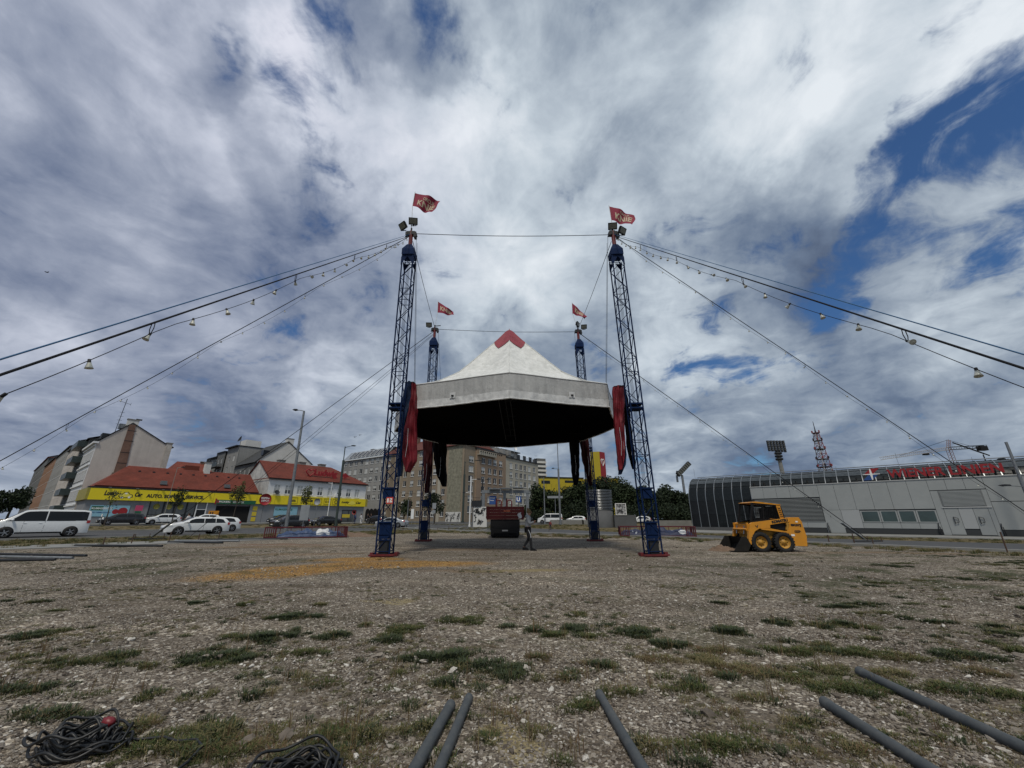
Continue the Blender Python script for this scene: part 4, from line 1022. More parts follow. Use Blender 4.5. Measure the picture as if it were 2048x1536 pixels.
    for i in range(5):
        for j in range(2):
            a = .16 + i * .16; b = .22 + j * .34
            def q(bb, aa):
                tp = Vector((P['mt'][0], 0, P['mt'][1])).lerp(Vector((P['rt'][0], 0, P['rt'][1])), bb); bt = Vector((P['mb'][0], 0, P['mb'][1])).lerp(Vector((P['rb'][0], 0, P['rb'][1])), bb)
                v = tp.lerp(bt, aa); return (v.x, y0 - .05, v.z)
            sl_.add([q(b, a), q(b + .24, a), q(b + .24, a + .11), q(b, a + .11)], [(0, 1, 2, 3)])
    sl_.build('vent_slot', M['black'], yo)
    ms = MB()
    for yy in (y0 + .0, y1):
        for i in range(14):
            a = i / 13
            b_ = Vector((P['fb'][0], yy, P['fb'][1])).lerp(Vector((P['mb'][0], yy, P['mb'][1])), a); t_ = Vector((P['ft'][0], yy, P['ft'][1])).lerp(Vector((P['mt'][0], yy, P['mt'][1])), a)
            ms.bar(b_, t_, .010)
        for i in range(1, 12):
            a = i / 12
            b_ = Vector((P['fb'][0], yy, P['fb'][1])).lerp(Vector((P['ft'][0], yy, P['ft'][1])), a); t_ = Vector((P['mb'][0], yy, P['mb'][1])).lerp(Vector((P['mt'][0], yy, P['mt'][1])), a)
            ms.bar(b_, t_, .010)
    ms.build('side_mesh', M['black'], t)
    # seat and dark interior, back screen
    sc_ = MB(); sx = L(1160, 470)[0]; sz = L(0, 480)[1]
    sc_.box(sx - .3, sx + .12, .45, 1.05, sz - .1, sz + .10); sc_.box(sx + .02, sx + .14, .45, 1.05, sz + .05, sz + .55)
    sc_.build('seat', M['black'], t)
    MB().box(P['rb'][0] - .10, P['rb'][0] - .06, y0, y1, P['rb'][1], P['rt'][1]).build('rear_screen', M['black'], t)
    MB().box(sx - .95, sx + .2, .2, W_ - .2, sz - .42, sz - .12).build('cab_floor', M['black'], t)
    dr = figure('person', None, None, (0, 0, 0), 0, dict(top=mat('operator_shirt', (.06, .065, .07), .9), legs=M['black']), SIT, .92, nolabel=True) if False else None
    # wheels
    for cx, cy, rr in ((935, 850, .425), (1362, 872, .425)):
        x, _z = L(cx, cy); z = rr - .02
        for yy, sg in ((.0, -1), (W_ - .0, 1)):
            m = Matrix.Translation((x, yy, z)) @ Matrix.Rotation(pi / 2 * (1 if sg < 0 else -1), 4, 'X')
            ty = MB()
            ty.lathe([(.24, -.24), (.34, -.26), (.40, -.24), (rr, -.20), (rr, .02), (.40, .045), (.33, .06), (.255, .02), (.24, -.04)], 32, m)
            n = 22
            for k in range(n):
                a = 2 * pi * k / n
                for s2, (za, zb) in enumerate(((-.2, -.08), (-.10, .03))):
                    mm = m @ Matrix.Rotation(a + s2 * pi / n, 4, 'Z') @ Matrix.Translation((rr + .004, 0, (za + zb) / 2)) @ Matrix.Rotation(.5 if s2 else -.5, 4, 'X')
                    ty.box(-.03, .022, -.028, .028, -.07, .07, mm)
            w = ty.build('wheel', M['rubber'], t)
            ri = MB(); ri.lathe([(.255, .03), (.24, .0), (.225, -.04), (.12, -.06), (.11, -.02), (.06, -.015), (.05, .0), (0, .0)], 24, m); ri.build('rim', M['yellowd'], w)
            hb = MB()
            for k in range(8):
                a = 2 * pi * k / 8; hb.lathe([(0, -.035), (.018, -.035), (.018, -.06)], 6, m @ Matrix.Translation((.16 * cos(a), .16 * sin(a), 0)))
            hb.build('wheel_bolt', M['black'], w)
    # bucket
    bk = MB()
    side = poly([(330, 742), (640, 762), (735, 900), (700, 985), (430, 1010), (232, 900)])
    bx = [L(*p) for p in ((500, 770), (650, 772), (735, 900), (690, 1005), (520, 1018), (420, 940))]
    bt = [(bx[0][0] + .16, bx[0][1] + .0), (bx[1][0], bx[1][1]), (bx[2][0], bx[2][1]), (bx[3][0], .05), (bx[4][0] + .1, .02), (bx[5][0] - .02, .03)]
    n = len(bt)
    for a in range(1, 5):   # back, bottom sheets
        (x1, z1), (x2, z2) = bt[a], bt[a + 1] if a + 1 < n else bt[0]
        bk.add([(x1, -.05, z1), (x2, -.05, z2), (x2, W_ + .05, z2), (x1, W_ + .05, z1)], [(0, 1, 2, 3)])
        bk.add([(x1 - .02, -.05, z1 - .02), (x2 - .02, -.05, z2 - .02), (x2 - .02, W_ + .05, z2 - .02), (x1 - .02, W_ + .05, z1 - .02)], [(3, 2, 1, 0)])
    for yy in (-.07, W_ + .04): bk.prism(bt[0:] , yy, yy + .03)
    bk.build('bucket', mat('worn_bucket_steel', (.005, .005, .005), .8, col2=(.018, .016, .013), vscale=3, bump=.3, spec=.3), t)
    MB().bar((bt[2][0] + .02, .1, bt[2][1] + .1), (L(760, 890)[0], .1, L(0, 885)[1]), .06).build('bucket_link', M['yellow'], t)
    # lettering and marks
    lx, lz = L(1140, 528); lettering('lettering', 'KOMATSU', t, lx, -.028, lz - .01, .74, .125, M['inkblack'], .008, .06, rot=(0, radians(-7.5), 0))
    lx, lz = L(1490, 590); lettering('lettering', 'SK07J', t, lx, -.006, lz, .46, .13, M['inkblack'], .008, .06, rot=(0, radians(1), 0))
    mk = MB(); cx, cz = L(1605, 670)
    for k in range(5): mk.tube([(cx - .13 + .05 * k, -.006, cz - .02 - .01 * k), (cx - .10 + .05 * k, -.006, cz + .05), (cx - .06 + .05 * k, -.006, cz - .02)], .014, 4)
    mk.tube([(cx - .14, -.006, cz - .03), (cx, -.006, cz - .06), (cx + .12, -.006, cz - .01)], .012, 4)
    cx, cz = L(860, 580)
    mk.tube([(cx - .08, -.025, cz + .04), (cx - .05, -.025, cz - .03), (cx, -.025, cz), (cx + .04, -.025, cz + .06), (cx - .01, -.025, cz - .07)], .014, 4)
    mk.build('painted_emblem', M['inkblack'], t)
    cx, cz = L(1520, 738); MB().box(cx - .08, cx + .08, -.008, -.002, cz - .04, cz + .04).build('sticker', M['inkwhite'], t)
    cx, cz = L(1600, 500); MB().box(cx - .06, cx + .04, -.008, -.002, cz - .03, cz + .03).build('sticker', M['inkwhite'], t)
    cx, cz = L(1735, 690); MB().box(cx - .02, cx + .05, .1, .25, cz - .1, cz + .1).build('tail_light', mat('red_lamp_glass', (.35, .02, .02), .3), t)
    return t

# ------------------------------------------------------------------ people
WALK = dict(pelvis=(0, 0, .96), spine=(.02, 0, 1.12), chest=(.03, 0, 1.36), neck=(.05, 0, 1.50), head0=(.075, 0, 1.58), head=(.085, 0, 1.70),
            shL=(.03, .17, 1.42), elL=(.08, .22, 1.15), wrL=(.27, .14, 1.20), shR=(.03, -.17, 1.42), elR=(.10, -.22, 1.16), wrR=(.31, -.10, 1.26),
            hipL=(0, .09, .92), knL=(.03, .10, .50), anL=(-.20, .09, .14), toL=(-.07, .09, .04), hipR=(0, -.09, .92), knR=(.13, -.10, .51), anR=(.17, -.09, .08), toR=(.33, -.09, .04))
STAND = dict(WALK, knL=(.02, .10, .5), anL=(0, .10, .08), toL=(.14, .12, .03), knR=(.03, -.1, .5), anR=(.02, -.1, .08), toR=(.17, -.11, .03), elL=(-.02, .25, 1.15), wrL=(.06, .26, .90),
             elR=(-.02, -.25, 1.15), wrR=(.06, -.26, .9))
SIT = dict(WALK)
BONES = [('pelvis', 'spine'), ('spine', 'chest'), ('chest', 'neck'), ('neck', 'head0'), ('head0', 'head'), ('chest', 'shL'), ('shL', 'elL'), ('elL', 'wrL'),
         ('chest', 'shR'), ('shR', 'elR'), ('elR', 'wrR'), ('pelvis', 'hipL'), ('hipL', 'knL'), ('knL', 'anL'), ('anL', 'toL'), ('pelvis', 'hipR'), ('hipR', 'knR'), ('knR', 'anR'), ('anR', 'toR')]
RAD = dict(pelvis=.13, spine=.12, chest=.135, neck=.055, head0=.075, head=.098, shL=.07, elL=.043, wrL=.03, shR=.07, elR=.043, wrR=.03,
           hipL=.095, knL=.062, anL=.042, toL=.035, hipR=.095, knR=.062, anR=.042, toR=.035)
def skinned(name, J, bones, rad, m, parent, root, extra=None):
    names_ = []
    for a, b in bones:
        for k in (a, b):
            if k not in names_: names_.append(k)
    me = bpy.data.meshes.new(name); me.from_pydata([J[k] for k in names_], [(names_.index(a), names_.index(b)) for a, b in bones], [])
    me.materials.append(m)
    o = place(me, name, parent)
    md = o.modifiers.new('skin', 'SKIN'); md.use_smooth_shade = True
    sv = me.skin_vertices[0].data
    for i, k in enumerate(names_):
        r_ = rad[k]; sv[i].radius = r_ if isinstance(r_, tuple) else (r_, r_)
        sv[i].use_root = (k == root)
    o.modifiers.new('smooth', 'SUBSURF').levels = 2
    o.modifiers['smooth'].render_levels = 2
    return o
def figure(name, label, cat, loc, yaw, m, pose, scale=1., group=None, nolabel=False, hair=(.03, .022, .015), bun=False, hood=False):
    t = thing(name, label, cat, loc, yaw, group); t.scale = (scale,) * 3
    J = dict(pose)
    for s_ in 'LR':
        w, e = Vector(J['wr' + s_]), Vector(J['el' + s_]); d = (w - e).normalized()
        J['pa' + s_] = tuple(w + d * .055); 
        side = d.cross(Vector((0, 0, 1))).normalized()
        for k in range(4):
            off = side * (.027 - .018 * k) 
            J['f%d' % k + s_] = tuple(w + d * (.105) + off * 1.1); J['g%d' % k + s_] = tuple(w + d * (.135 + .008 * (k in (1, 2))) + off * 1.15 - Vector((0, 0, .012)))
        J['th' + s_] = tuple(w + d * .07 + Vector((0, 0, .035)))
    rad = dict(RAD)
    b = list(BONES)
    for s_ in 'LR':
        rad['pa' + s_] = (.036, .018); rad['th' + s_] = .010; b.append(('wr' + s_, 'pa' + s_)); b.append(('pa' + s_, 'th' + s_))
        for k in range(4):
            rad['f%d' % k + s_] = .0095; rad['g%d' % k + s_] = .008; b += [('pa' + s_, 'f%d' % k + s_), ('f%d' % k + s_, 'g%d' % k + s_)]
    body = skinned('body', J, b, rad, mat('skin', (.36, .20, .14), .6), t, 'pelvis')
    tb = [x for x in BONES if x[0] in ('spine', 'chest', 'shL', 'shR', 'elL', 'elR') or x == ('pelvis', 'spine')]
    tb = [x for x in tb if x != ('chest', 'neck')] + [('chest', 'neck')]
    tr_ = {k: (RAD[k] + (.035 if k in ('pelvis', 'spine', 'chest') else .022)) for k in RAD}; tr_['neck'] = .075; tr_['wrL'] = tr_['wrR'] = .045
    J2 = dict(J); J2['pelvis'] = (J['pelvis'][0], J['pelvis'][1], J['pelvis'][2] - .02)
    skinned('jacket', J2, tb, tr_, m['top'], t, 'chest')
    lb = [x for x in BONES if x[0] in ('pelvis', 'hipL', 'hipR', 'knL', 'knR') and x != ('pelvis', 'spine')]
    lr = {k: RAD[k] + .014 for k in RAD}
    tr = skinned('trousers', J, lb, lr, m['legs'], t, 'pelvis')
    for s_ in 'LR':
        a, c = Vector(J['an' + s_]), Vector(J['to' + s_])
        f = (c - a); f.z = 0; f.normalize()
        mm = Matrix.Translation((a + c) / 2 + Vector((0, 0, -.02))) @ Matrix.Rotation(atan2(f.y, f.x), 4, 'Z')
        sh = MB(); sh.prism([(-.13, -.05), (.16, -.05), (.17, -.02), (.10, .03), (-.02, .07), (-.12, .06)], -.045, .045, mtx=mm)
        sh.build('shoe', m.get('shoe', M['black']), t)
    hd = Vector(J['head'])
    h = MB(); h.lathe([(0, .125), (.07, .105), (.105, .045), (.108, -.02), (.09, -.07), (.0, -.09)], 16, Matrix.Translation(hd + Vector((-.022, 0, .01))))
    if bun: h.lathe([(0, .05), (.05, .02), (.05, -.03), (0, -.05)], 10, Matrix.Translation(hd + Vector((-.07, 0, .13))))
    h.build('hair', mat('hair_%d' % int(hair[0] * 1000), hair, .9, var=.3), t)
    fc = MB()
    for sy in (-1, 1):
        fc.lathe([(0, .014), (.012, .01), (.016, 0), (.012, -.01), (0, -.014)], 6, Matrix.Translation(hd + Vector((.086, sy * .035, -.005))))
        fc.lathe([(0, .03), (.014, .01), (.012, -.02), (0, -.03)], 6, Matrix.Translation(hd + Vector((-.0, sy * .102, -.015))))
    fc.lathe([(0, .03), (.012, .0), (.02, -.03), (0, -.035)], 6, Matrix.Translation(hd + Vector((.10, 0, -.03))))
    fc.build('face', mat('skin', (.36, .20, .14), .6), t)
    if hood:
        hh = MB(); hh.lathe([(.04, .06), (.11, .03), (.125, -.03), (.07, -.07)], 14, Matrix.Translation(Vector(J['neck']) + Vector((-.05, 0, .01)))); hh.build('hood', m['top'], t)
    return t, tr
loader = build_loader()
soil_ = None
pp = gpt(1056, 1101); pp.z = gz(pp.x, pp.y)
fig, tr = figure('person', 'person in grey hooded jacket and striped black leggings walking under the canopy with a phone', 'person', tuple(pp), radians(-8),
             dict(top=mat('grey_jacket', (.30, .31, .32), .85, var=.35, vscale=9), legs=mat('black_leggings', (.012, .012, .014), .8)), WALK, 1.02, bun=True, hood=True, hair=(.16, .11, .05))
MB().tube([(.045, -.185, .90), (.14, -.180, .70), (.165, -.185, .55)], .016, 6).build('white_stripe', M['whitecloth'], tr)
MB().cbox((.41, -.10, 1.30), (.012, .07, .14), ry=.5).build('phone', M['black'], None, tuple(pp), radians(-8), label='black mobile phone held by the person under the canopy', cat='phone')
MB().grid(lambda a, b: Vector((pp.x - .30 - .16 * a + .03 * sin(6 * b), pp.y - .02 + .05 * sin(4 * a), pp.z + 1.45 + .26 * b - .06 * a)), 6, 6).build('white_cloth', M['whitecloth'], None, label='white cloth slung behind the walking person', cat='cloth')

# heap of soil before the bucket, mound near the rack
def heap(label, c, rx, ry, h, seed):
    def fn(a, b):
        x, y = (a * 2 - 1), (b * 2 - 1); r_ = min(1, sqrt(x * x + y * y))
        z = h * (1 - r_ ** 1.6) * (1 + .7 * mnoise.noise(Vector((x * 3, y * 3, seed)))) - .04 + .05 * mnoise.noise(Vector((x * 9, y * 9, seed)))
        return (x * rx, y * ry, z)
    MB().grid(fn, 30, 24).build('soil_heap', M['soil'], None, tuple(c), kind='stuff', label=label)
c = gpt(1447, 1101); heap('small heap of brown soil pushed up by the bucket', c, .75, .5, .26, 1)
c = gpt(700, 1073); heap('low mound of earth and stones in front of the red crate', Vector((c.x, c.y, 0)), 2.4, 1.2, .34, 2)
c = gpt(560, 1090); heap('low ridge of turned earth on the gravel', Vector((c.x, c.y, 0)), 3.6, .8, .10, 3)

# ------------------------------------------------------------------ dark red trailer under the canopy
Yt = (30 + HC * SP) / CP
tr_ = thing('trailer', 'dark red plank sided trailer on black wheels parked behind the canopy', 'trailer', (at(1010, 30).x, Yt, terr(0, Yt)), radians(1))
zb, zt_ = 1.44, zat(1013, Yt)
bw = 1.48
for k in range(4):
    za = zb + (zt_ - zb) * k / 4; MB().box(-bw, bw, 0, .05, za + .004, zb + (zt_ - zb) * (k + 1) / 4 - .004).build('tailboard_plank', M['darkred'], tr_)
for s_ in (-1, 1):
    for k in range(4):
        za = zb + (zt_ - zb) * k / 4; MB().box(s_ * bw - .03, s_ * bw + .03, .06, 5.6, za + .008, zb + (zt_ - zb) * (k + 1) / 4 - .008).build('side_plank', M['darkred'], tr_)
MB().box(-bw, bw, 0, 5.6, zb - .08, zb).build('floor_deck', M['darkred'], tr_)
for x in (-1.36, 0, 1.36): MB().box(x - .04, x + .04, -.04, -.003, zb - .1, zt_ + .02).build('tailboard_post', M['darkred'], tr_)
cs = MB(); cs.box(-1.15, 1.15, .05, 5.5, .55, zb - .09); cs.box(-1.1, 1.1, .3, 5.2, .12, .6); cs.box(-1.05, 1.05, -.02, .1, .75, .95); cs.box(-.95, .95, .0, .06, .35, .8)
cs.build('chassis', M['black'], tr_)
for s_ in (-1, 1):
    for yy in (.9, 2.2):
        m_ = Matrix.Translation((s_ * .92, yy, .46)) @ Matrix.Rotation(pi / 2, 4, 'Y')
        wl = MB().lathe([(.25, -.16), (.40, -.17), (.46, -.13), (.46, .13), (.40, .17), (.25, .16)], 24, m_).build('wheel', M['rubber'], tr_)
        MB().lathe([(.25, .12 * s_), (.12, .05 * s_), (0, .06 * s_)], 16, m_).build('rim', M['darkmetal'], wl)
    mf = MB(); mf.box(s_ * 1.0 - .12, s_ * 1.0 + .12, -.02, .01, .25, .85); mf.build('mud_flap', M['black'], tr_)
    x = -.52 if s_ < 0 else .32
    hp = MB(); hh = zat(1000, Yt)
    hp.tube([(x - .16 * 1, .3, zt_ - .2), (x - .16, .3, hh - .1), (x - .08, .3, hh), (x + .12, .3, hh), (x + .2, .3, hh - .1), (x + .2, .3, zt_ - .2)], .05, 8)
    hp.build('hoop', mat('bright_red_hoop_paint', (.12, .01, .015), .5), tr_)
    MB().box(x - .26, x - .16, .5, .6, zt_ - .2, hh + .14).build('upright', M['darkred'], tr_)
lettering('lettering', 'KNIE', tr_, -.1, -.045, (zb + zt_) / 2 + .05, .5, .12, mat('faded_orange_print', (.30, .08, .04), .7), .006)
MB().box(-.22, .22, -.04, -.02, .5, .6).build('number_plate', mat('dull_white_plate', (.3, .3, .3), .6), tr_)

# ------------------------------------------------------------------ red crates with folded tarpaulins
def tarp_pile(label, m, parent_loc, rz, x0, x1, w_, h, seed, m2=None):
    def fn(a, b):
        x = x0 + (x1 - x0) * a; y = (b - .5) * w_
        e = sin(pi * min(1, max(0, b))) ** .5 * sin(pi * min(1, max(0, a))) ** .25
        z = h * e * (.75 + .45 * mnoise.noise(Vector((x * 1.3, y * 1.5, seed)))) + .12 * mnoise.noise(Vector((x * 4, y * 5, seed))) * e + .05 * sin(x * 9 + y * 4 + 3 * mnoise.noise(Vector((x, y, seed + 4)))) * e
        return (x, y, z + .05)
    return MB().grid(fn, 90, 26).build('folded_tarpaulin', m, None, parent_loc, rz, label=label, cat='tarpaulin', group='tarpaulins packed in the red crates')
def crate(label, a, b, h, dep):
    ang = atan2(b.y - a.y, b.x - a.x); Ln = (b - a).length
    t = thing('transport_crate', label, 'crate', (a.x, a.y, gz(a.x, a.y)), ang, 'long red transport crates')
    m = mat('crate_red_paint', (.09, .007, .012), .5, var=.3)
    for y in (-dep / 2, dep / 2):
        for z in (.08, h):
            MB().bar((0, y, z), (Ln, y, z), .07).build('rail', m, t)
    for x in (0, .7, Ln - .7, Ln):
        for y in (-dep / 2, dep / 2): MB().bar((x, y, 0), (x, y, h), .07).build('post', m, t)
    for x in [0.14 * k for k in range(1, 5)] + [Ln - .14 * k for k in range(1, 5)]:
        MB().bar((x, -dep / 2, .1), (x, -dep / 2, h - .03), .035).build('bar', m, t); MB().bar((x, dep / 2, .1), (x, dep / 2, h - .03), .035).build('bar', m, t)
    for k in range(6):
        x = 1.0 + (Ln - 2) * k / 5; MB().bar((x, dep / 2, .08), (x, dep / 2, h), .04).build('bar', m, t)
    for x in (0, Ln):
        for z in (.08, h): MB().bar((x, -dep / 2, z), (x, dep / 2, z), .07).build('end_rail', m, t)
        for k in range(5): MB().bar((x, -dep / 2 + dep * (k + .5) / 5, .1), (x, -dep / 2 + dep * (k + .5) / 5, h), .035).build('end_bar', m, t)
    MB().box(0, Ln, -dep / 2, dep / 2, .04, .07).build('crate_floor', m, t)
    return ang, Ln
bt_ = mat('faded_blue_tarpaulin', (.012, .03, .09), .5, col2=(.045, .085, .18), vscale=5, bump=.7, bscale=9, bdist=.05)
a = gpt(527, 1078); b = at(690, 31.5)
ang, Ln = crate('red barred crate full of blue tarpaulin by the left road', a, b, .80, 1.3)
tarp_pile('crumpled blue tarpaulin in the crate by the left road', bt_, (a.x, a.y, 0), ang, .8, Ln - .1, 1.15, .66, 3)
tarp_pile('white sheeting on top of the blue tarpaulin in the left crate', M['whitecloth'], (a.x, a.y - .1, .18), ang, Ln * .62, Ln * .80, .8, .55, 8)
a = at(1240, 33); b = at(1388, 32.2)
ang, Ln = crate('red barred crate with dark tarpaulins near the hall', a, b, .80, 1.3)
tarp_pile('dark blue tarpaulin heap filling the crate near the hall', mat('dark_blue_tarpaulin', (.006, .010, .035), .6, col2=(.02, .03, .085), vscale=6, bump=.7, bscale=9, bdist=.05), (a.x, a.y, 0), ang, .1, Ln - .1, 1.2, .74, 5)
for k, (f0, f1) in enumerate(((.12, .26), (.70, .90))):
    tarp_pile(['pale sheet in the left part of the crate near the hall', 'pale sheet in the right part of the crate near the hall'][k], M['whitecloth'], (a.x, a.y - .15, .06), ang, Ln * f0, Ln * f1, .7, .50, 12 + k)

# ------------------------------------------------------------------ poles and cables on the ground
def pole(label, p, q, r, ext=0., m=None, group='grey tent poles lying in the foreground', bow=0.):
    p = Vector(p); q = Vector(q); q = q + (q - p).normalized() * ext
    p.z = gz(p.x, p.y) + r * .85; q.z = gz(q.x, q.y) + r * .8
    t = thing('tent_pole', label, 'pole', tuple(p), group=group)
    d = q - p
    MB().tube([d * (i / 6) for i in range(7)], r, 14).build('pole_tube', m or M['poleg'], t)
    u = d.normalized()
    e = MB(); e.tube([u * -.012, u * .06, u * .065], [r * 1.07, r * 1.07, r * .98], 14); e.build('end_collar', m or M['poleg'], t)
    MB().tube([u * -.014, u * -.0125], r * .8, 12).build('end_opening', M['black'], t)
    return t
M['poleg'] = mat('weathered_grey_pole', (.045, .055, .064), .65, col2=(.095, .10, .10), vscale=9, bump=.15, bscale=30, metal=.2)
pole('left pole of the close pair in the foreground', gpt(900, 1424), gpt(838, 1536), .037, 1.5)
pole('right pole of the close pair in the foreground', gpt(937, 1408), gpt(884, 1536), .032, 1.5)
pole('single grey pole right of the close pair', gpt(1200, 1402), gpt(1278, 1536), .032, 1.5)
pole('short grey pole in the lower right foreground', gpt(1652, 1415), gpt(1838, 1536), .037, 1.5)
pole('long grey pole reaching the right edge of the picture', gpt(1722, 1350), gpt(2048, 1505), .040, 1.8)
GF = 'poles lying along the left edge of the lot'
pole('rear pole of the bundle at the left edge', gpt(-60, 1110), gpt(172, 1113), .05, 0, M['darkmetal'], GF)
pole('middle pole of the bundle at the left edge', gpt(-60, 1116), gpt(145, 1118), .05, 0, M['galv'], GF)
pole('front pole of the bundle at the left edge', gpt(-60, 1124), gpt(110, 1121), .05, 0, M['darkmetal'], GF)
pole('long dark pole beside the strap anchor', gpt(150, 1093), gpt(324, 1094), .06, 0, M['darkmetal'], GF)
pole('dark pole lying right of the strap anchor', gpt(336, 1086), gpt(445, 1087), .06, 0, M['darkmetal'], GF)
pole('grey pole behind the dark ones', gpt(350, 1083), gpt(478, 1084), .06, 0, M['galv'], GF)
pole('dark pole pointing at the red crate', gpt(400, 1081), gpt(575, 1079), .06, 0, M['darkmetal'], GF)
GK = 'small stakes along the edge of the lot'
for k, (u, v) in enumerate([(205, 1091), (262, 1088), (337, 1085), (396, 1081), (436, 1079), (805, 1066), (875, 1063), (897, 1062), (1098, 1064), (2013, 1099), (1658, 1084), (1708, 1084), (1745, 1083)]):
    p = gpt(u, v); h = .45 + .1 * (k % 3)
    if u in (2013,): h = .95
    o = MB().tube([(0, 0, -.1), (.02, 0, h)], .03, 6).build('stake', mat('rusty_iron', (.08, .045, .03), .8, var=.4), None, (p.x, p.y, gz(p.x, p.y)),
        label=['rusty stake at the lot edge, seen just under the picture column of the gable house', 'rusty stake by the strap anchor', 'thin stake beside the dark poles', 'thin stake behind the grey poles', 'stake before the yellow banner garage',
               'stake left of the rear left mast', 'stake between rear left mast and signal pole', 'stake before the mottled wall', 'stake right of the walking person', 'tall rusty stake near the right edge', 'stake by the hall road near the strap', 'stake beside the hall strap anchor', 'stake right of the hall strap anchor'][k], cat='stake', group=GK)
rr_ = random.Random(3)
for k in range(10):
    p = gpt(rr_.uniform(820, 965), rr_.uniform(1058, 1066)); 
    o = MB().tube([(0, 0, .05), (rr_.uniform(-.9, .9), rr_.uniform(-.3, .3), .07 + rr_.uniform(0, .15))], .04, 6).build('scrap_bar', mat('pale_metal_scrap', (.25, .25, .24), .6, var=.3), None, (p.x, p.y, terr(p.x, p.y)),
        label='short pale metal bar lying on the gravel behind the canopy', cat='metal bar', group='loose metal bars behind the canopy')

def coil(label, c, rx, ry, loops, seed, r=.011, tail=None):
    rr = random.Random(seed); pts = []
    cx = cy = 0; 
    n = 46
    k1 = 1.
    for k in range(loops * n):
        a = 2 * pi * k / n; L_ = k / n
        if k % n == 0: ox, oy, sc, ecc, ph = rr.uniform(-.07, .07), rr.uniform(-.05, .05), rr.uniform(.62, 1.12), rr.uniform(.75, 1.1), rr.uniform(0, 6)
        f = (k % n) / n
        if k == 0: po = [ox, oy, sc, ecc]
        w_ = min(1, f * 3); cur = [po[i] + ((ox, oy, sc, ecc)[i] - po[i]) * w_ for i in range(4)]
        if k % n == n - 1: po = [ox, oy, sc, ecc]
        x = cur[0] + rx * cur[2] * cos(a) * (1 + .05 * sin(3 * a + ph)); y = cur[1] + ry * cur[2] * cur[3] * sin(a) * (1 + .06 * sin(2 * a + ph))
        z = r + .012 + .085 * (L_ / loops) * (1 + .5 * sin(a + ph)) + .02 * sin(5 * a + ph)
        pts.append(Vector((x, y, max(r, z))))
    t = thing('cable_coil', label, 'cable', (c.x, c.y, gz(c.x, c.y) + .005), group='black cables coiled on the ground')
    MB().tube(pts, r, 6).build('cable', mat('black_cable_sheath', (.009, .010, .011), .5, var=.3, vscale=8), t)
    if tail: MB().tube([Vector(p) for p in tail], r, 6).build('cable_end', MATS['black_cable_sheath'], t)
    return t
c = gpt(158, 1506)
ct = coil('black cable coil with red plug at the lower left', c, .205, .15, 17, 4, .008,
     tail=[(.18, .08, .03), (.28, .10, .02), (.42, .13, .02), (.55, .08, .02), (.66, .10, .02), (.76, .02, .02), (.80, -.15, .02), (.80, -.6, .02)])
p_ = gpt(205, 1484) - c
m_ = Matrix.Translation((p_.x, p_.y, .10)) @ Matrix.Rotation(radians(-20), 4, 'Z') @ Matrix.Rotation(pi / 2, 4, 'Y')
MB().lathe([(0, -.065), (.020, -.055), (.022, -.03), (.030, -.02), (.032, .02), (.026, .025), (.024, .04), (0, .045)], 16, m_).build('plug', mat('red_plug_plastic', (.16, .010, .016), .45), ct)
c = gpt(632, 1528); coil('second black cable coil cut by the lower edge of the picture', c + Vector((0, -.27, 0)), .22, .22, 18, 9, .008)
# ------------------------------------------------------------------ buildings
def wall(name, m, parent, x0, x1, z0, z1, holes=(), y=0., dep=.2):
    """front wall with real openings; holes = (cx, zsill, w, h)"""
    xs = {x0, x1}; zs = {z0, z1}
    hs = []
    for cx, zb, w_, h in holes:
        a, b, c, d = cx - w_ / 2, cx + w_ / 2, zb, zb + h
        if a <= x0 or b >= x1 or c < z0 or d >= z1: continue
        hs.append((a, b, c, d)); xs |= {a, b}; zs |= {c, d}
    xs = sorted(xs); zs = sorted(zs); mb = MB()
    for i in range(len(xs) - 1):
        run = None
        for j in range(len(zs) - 1):
            mx, mz = (xs[i] + xs[i + 1]) / 2, (zs[j] + zs[j + 1]) / 2
            inside = any(a < mx < b and c < mz < d for a, b, c, d in hs)
            if not inside: mb.add([(xs[i], y, zs[j]), (xs[i + 1], y, zs[j]), (xs[i + 1], y, zs[j + 1]), (xs[i], y, zs[j + 1])], [(0, 1, 2, 3)])
    for a, b, c, d in hs:
        mb.add([(a, y, c), (b, y, c), (b, y, d), (a, y, d), (a, y + dep, c), (b, y + dep, c), (b, y + dep, d), (a, y + dep, d)],
               [(0, 4, 5, 1), (1, 5, 6, 2), (2, 6, 7, 3), (3, 7, 4, 0)])
    mb.add([(x0, y, z0), (x0, y, z1), (x0, y + dep, z1), (x0, y + dep, z0), (x1, y, z0), (x1, y, z1), (x1, y + dep, z1), (x1, y + dep, z0)],
           [(0, 1, 2, 3), (7, 6, 5, 4), (1, 5, 6, 2)])
    return mb.build(name, m, parent), hs
WIN = {}
rw = random.Random(21)
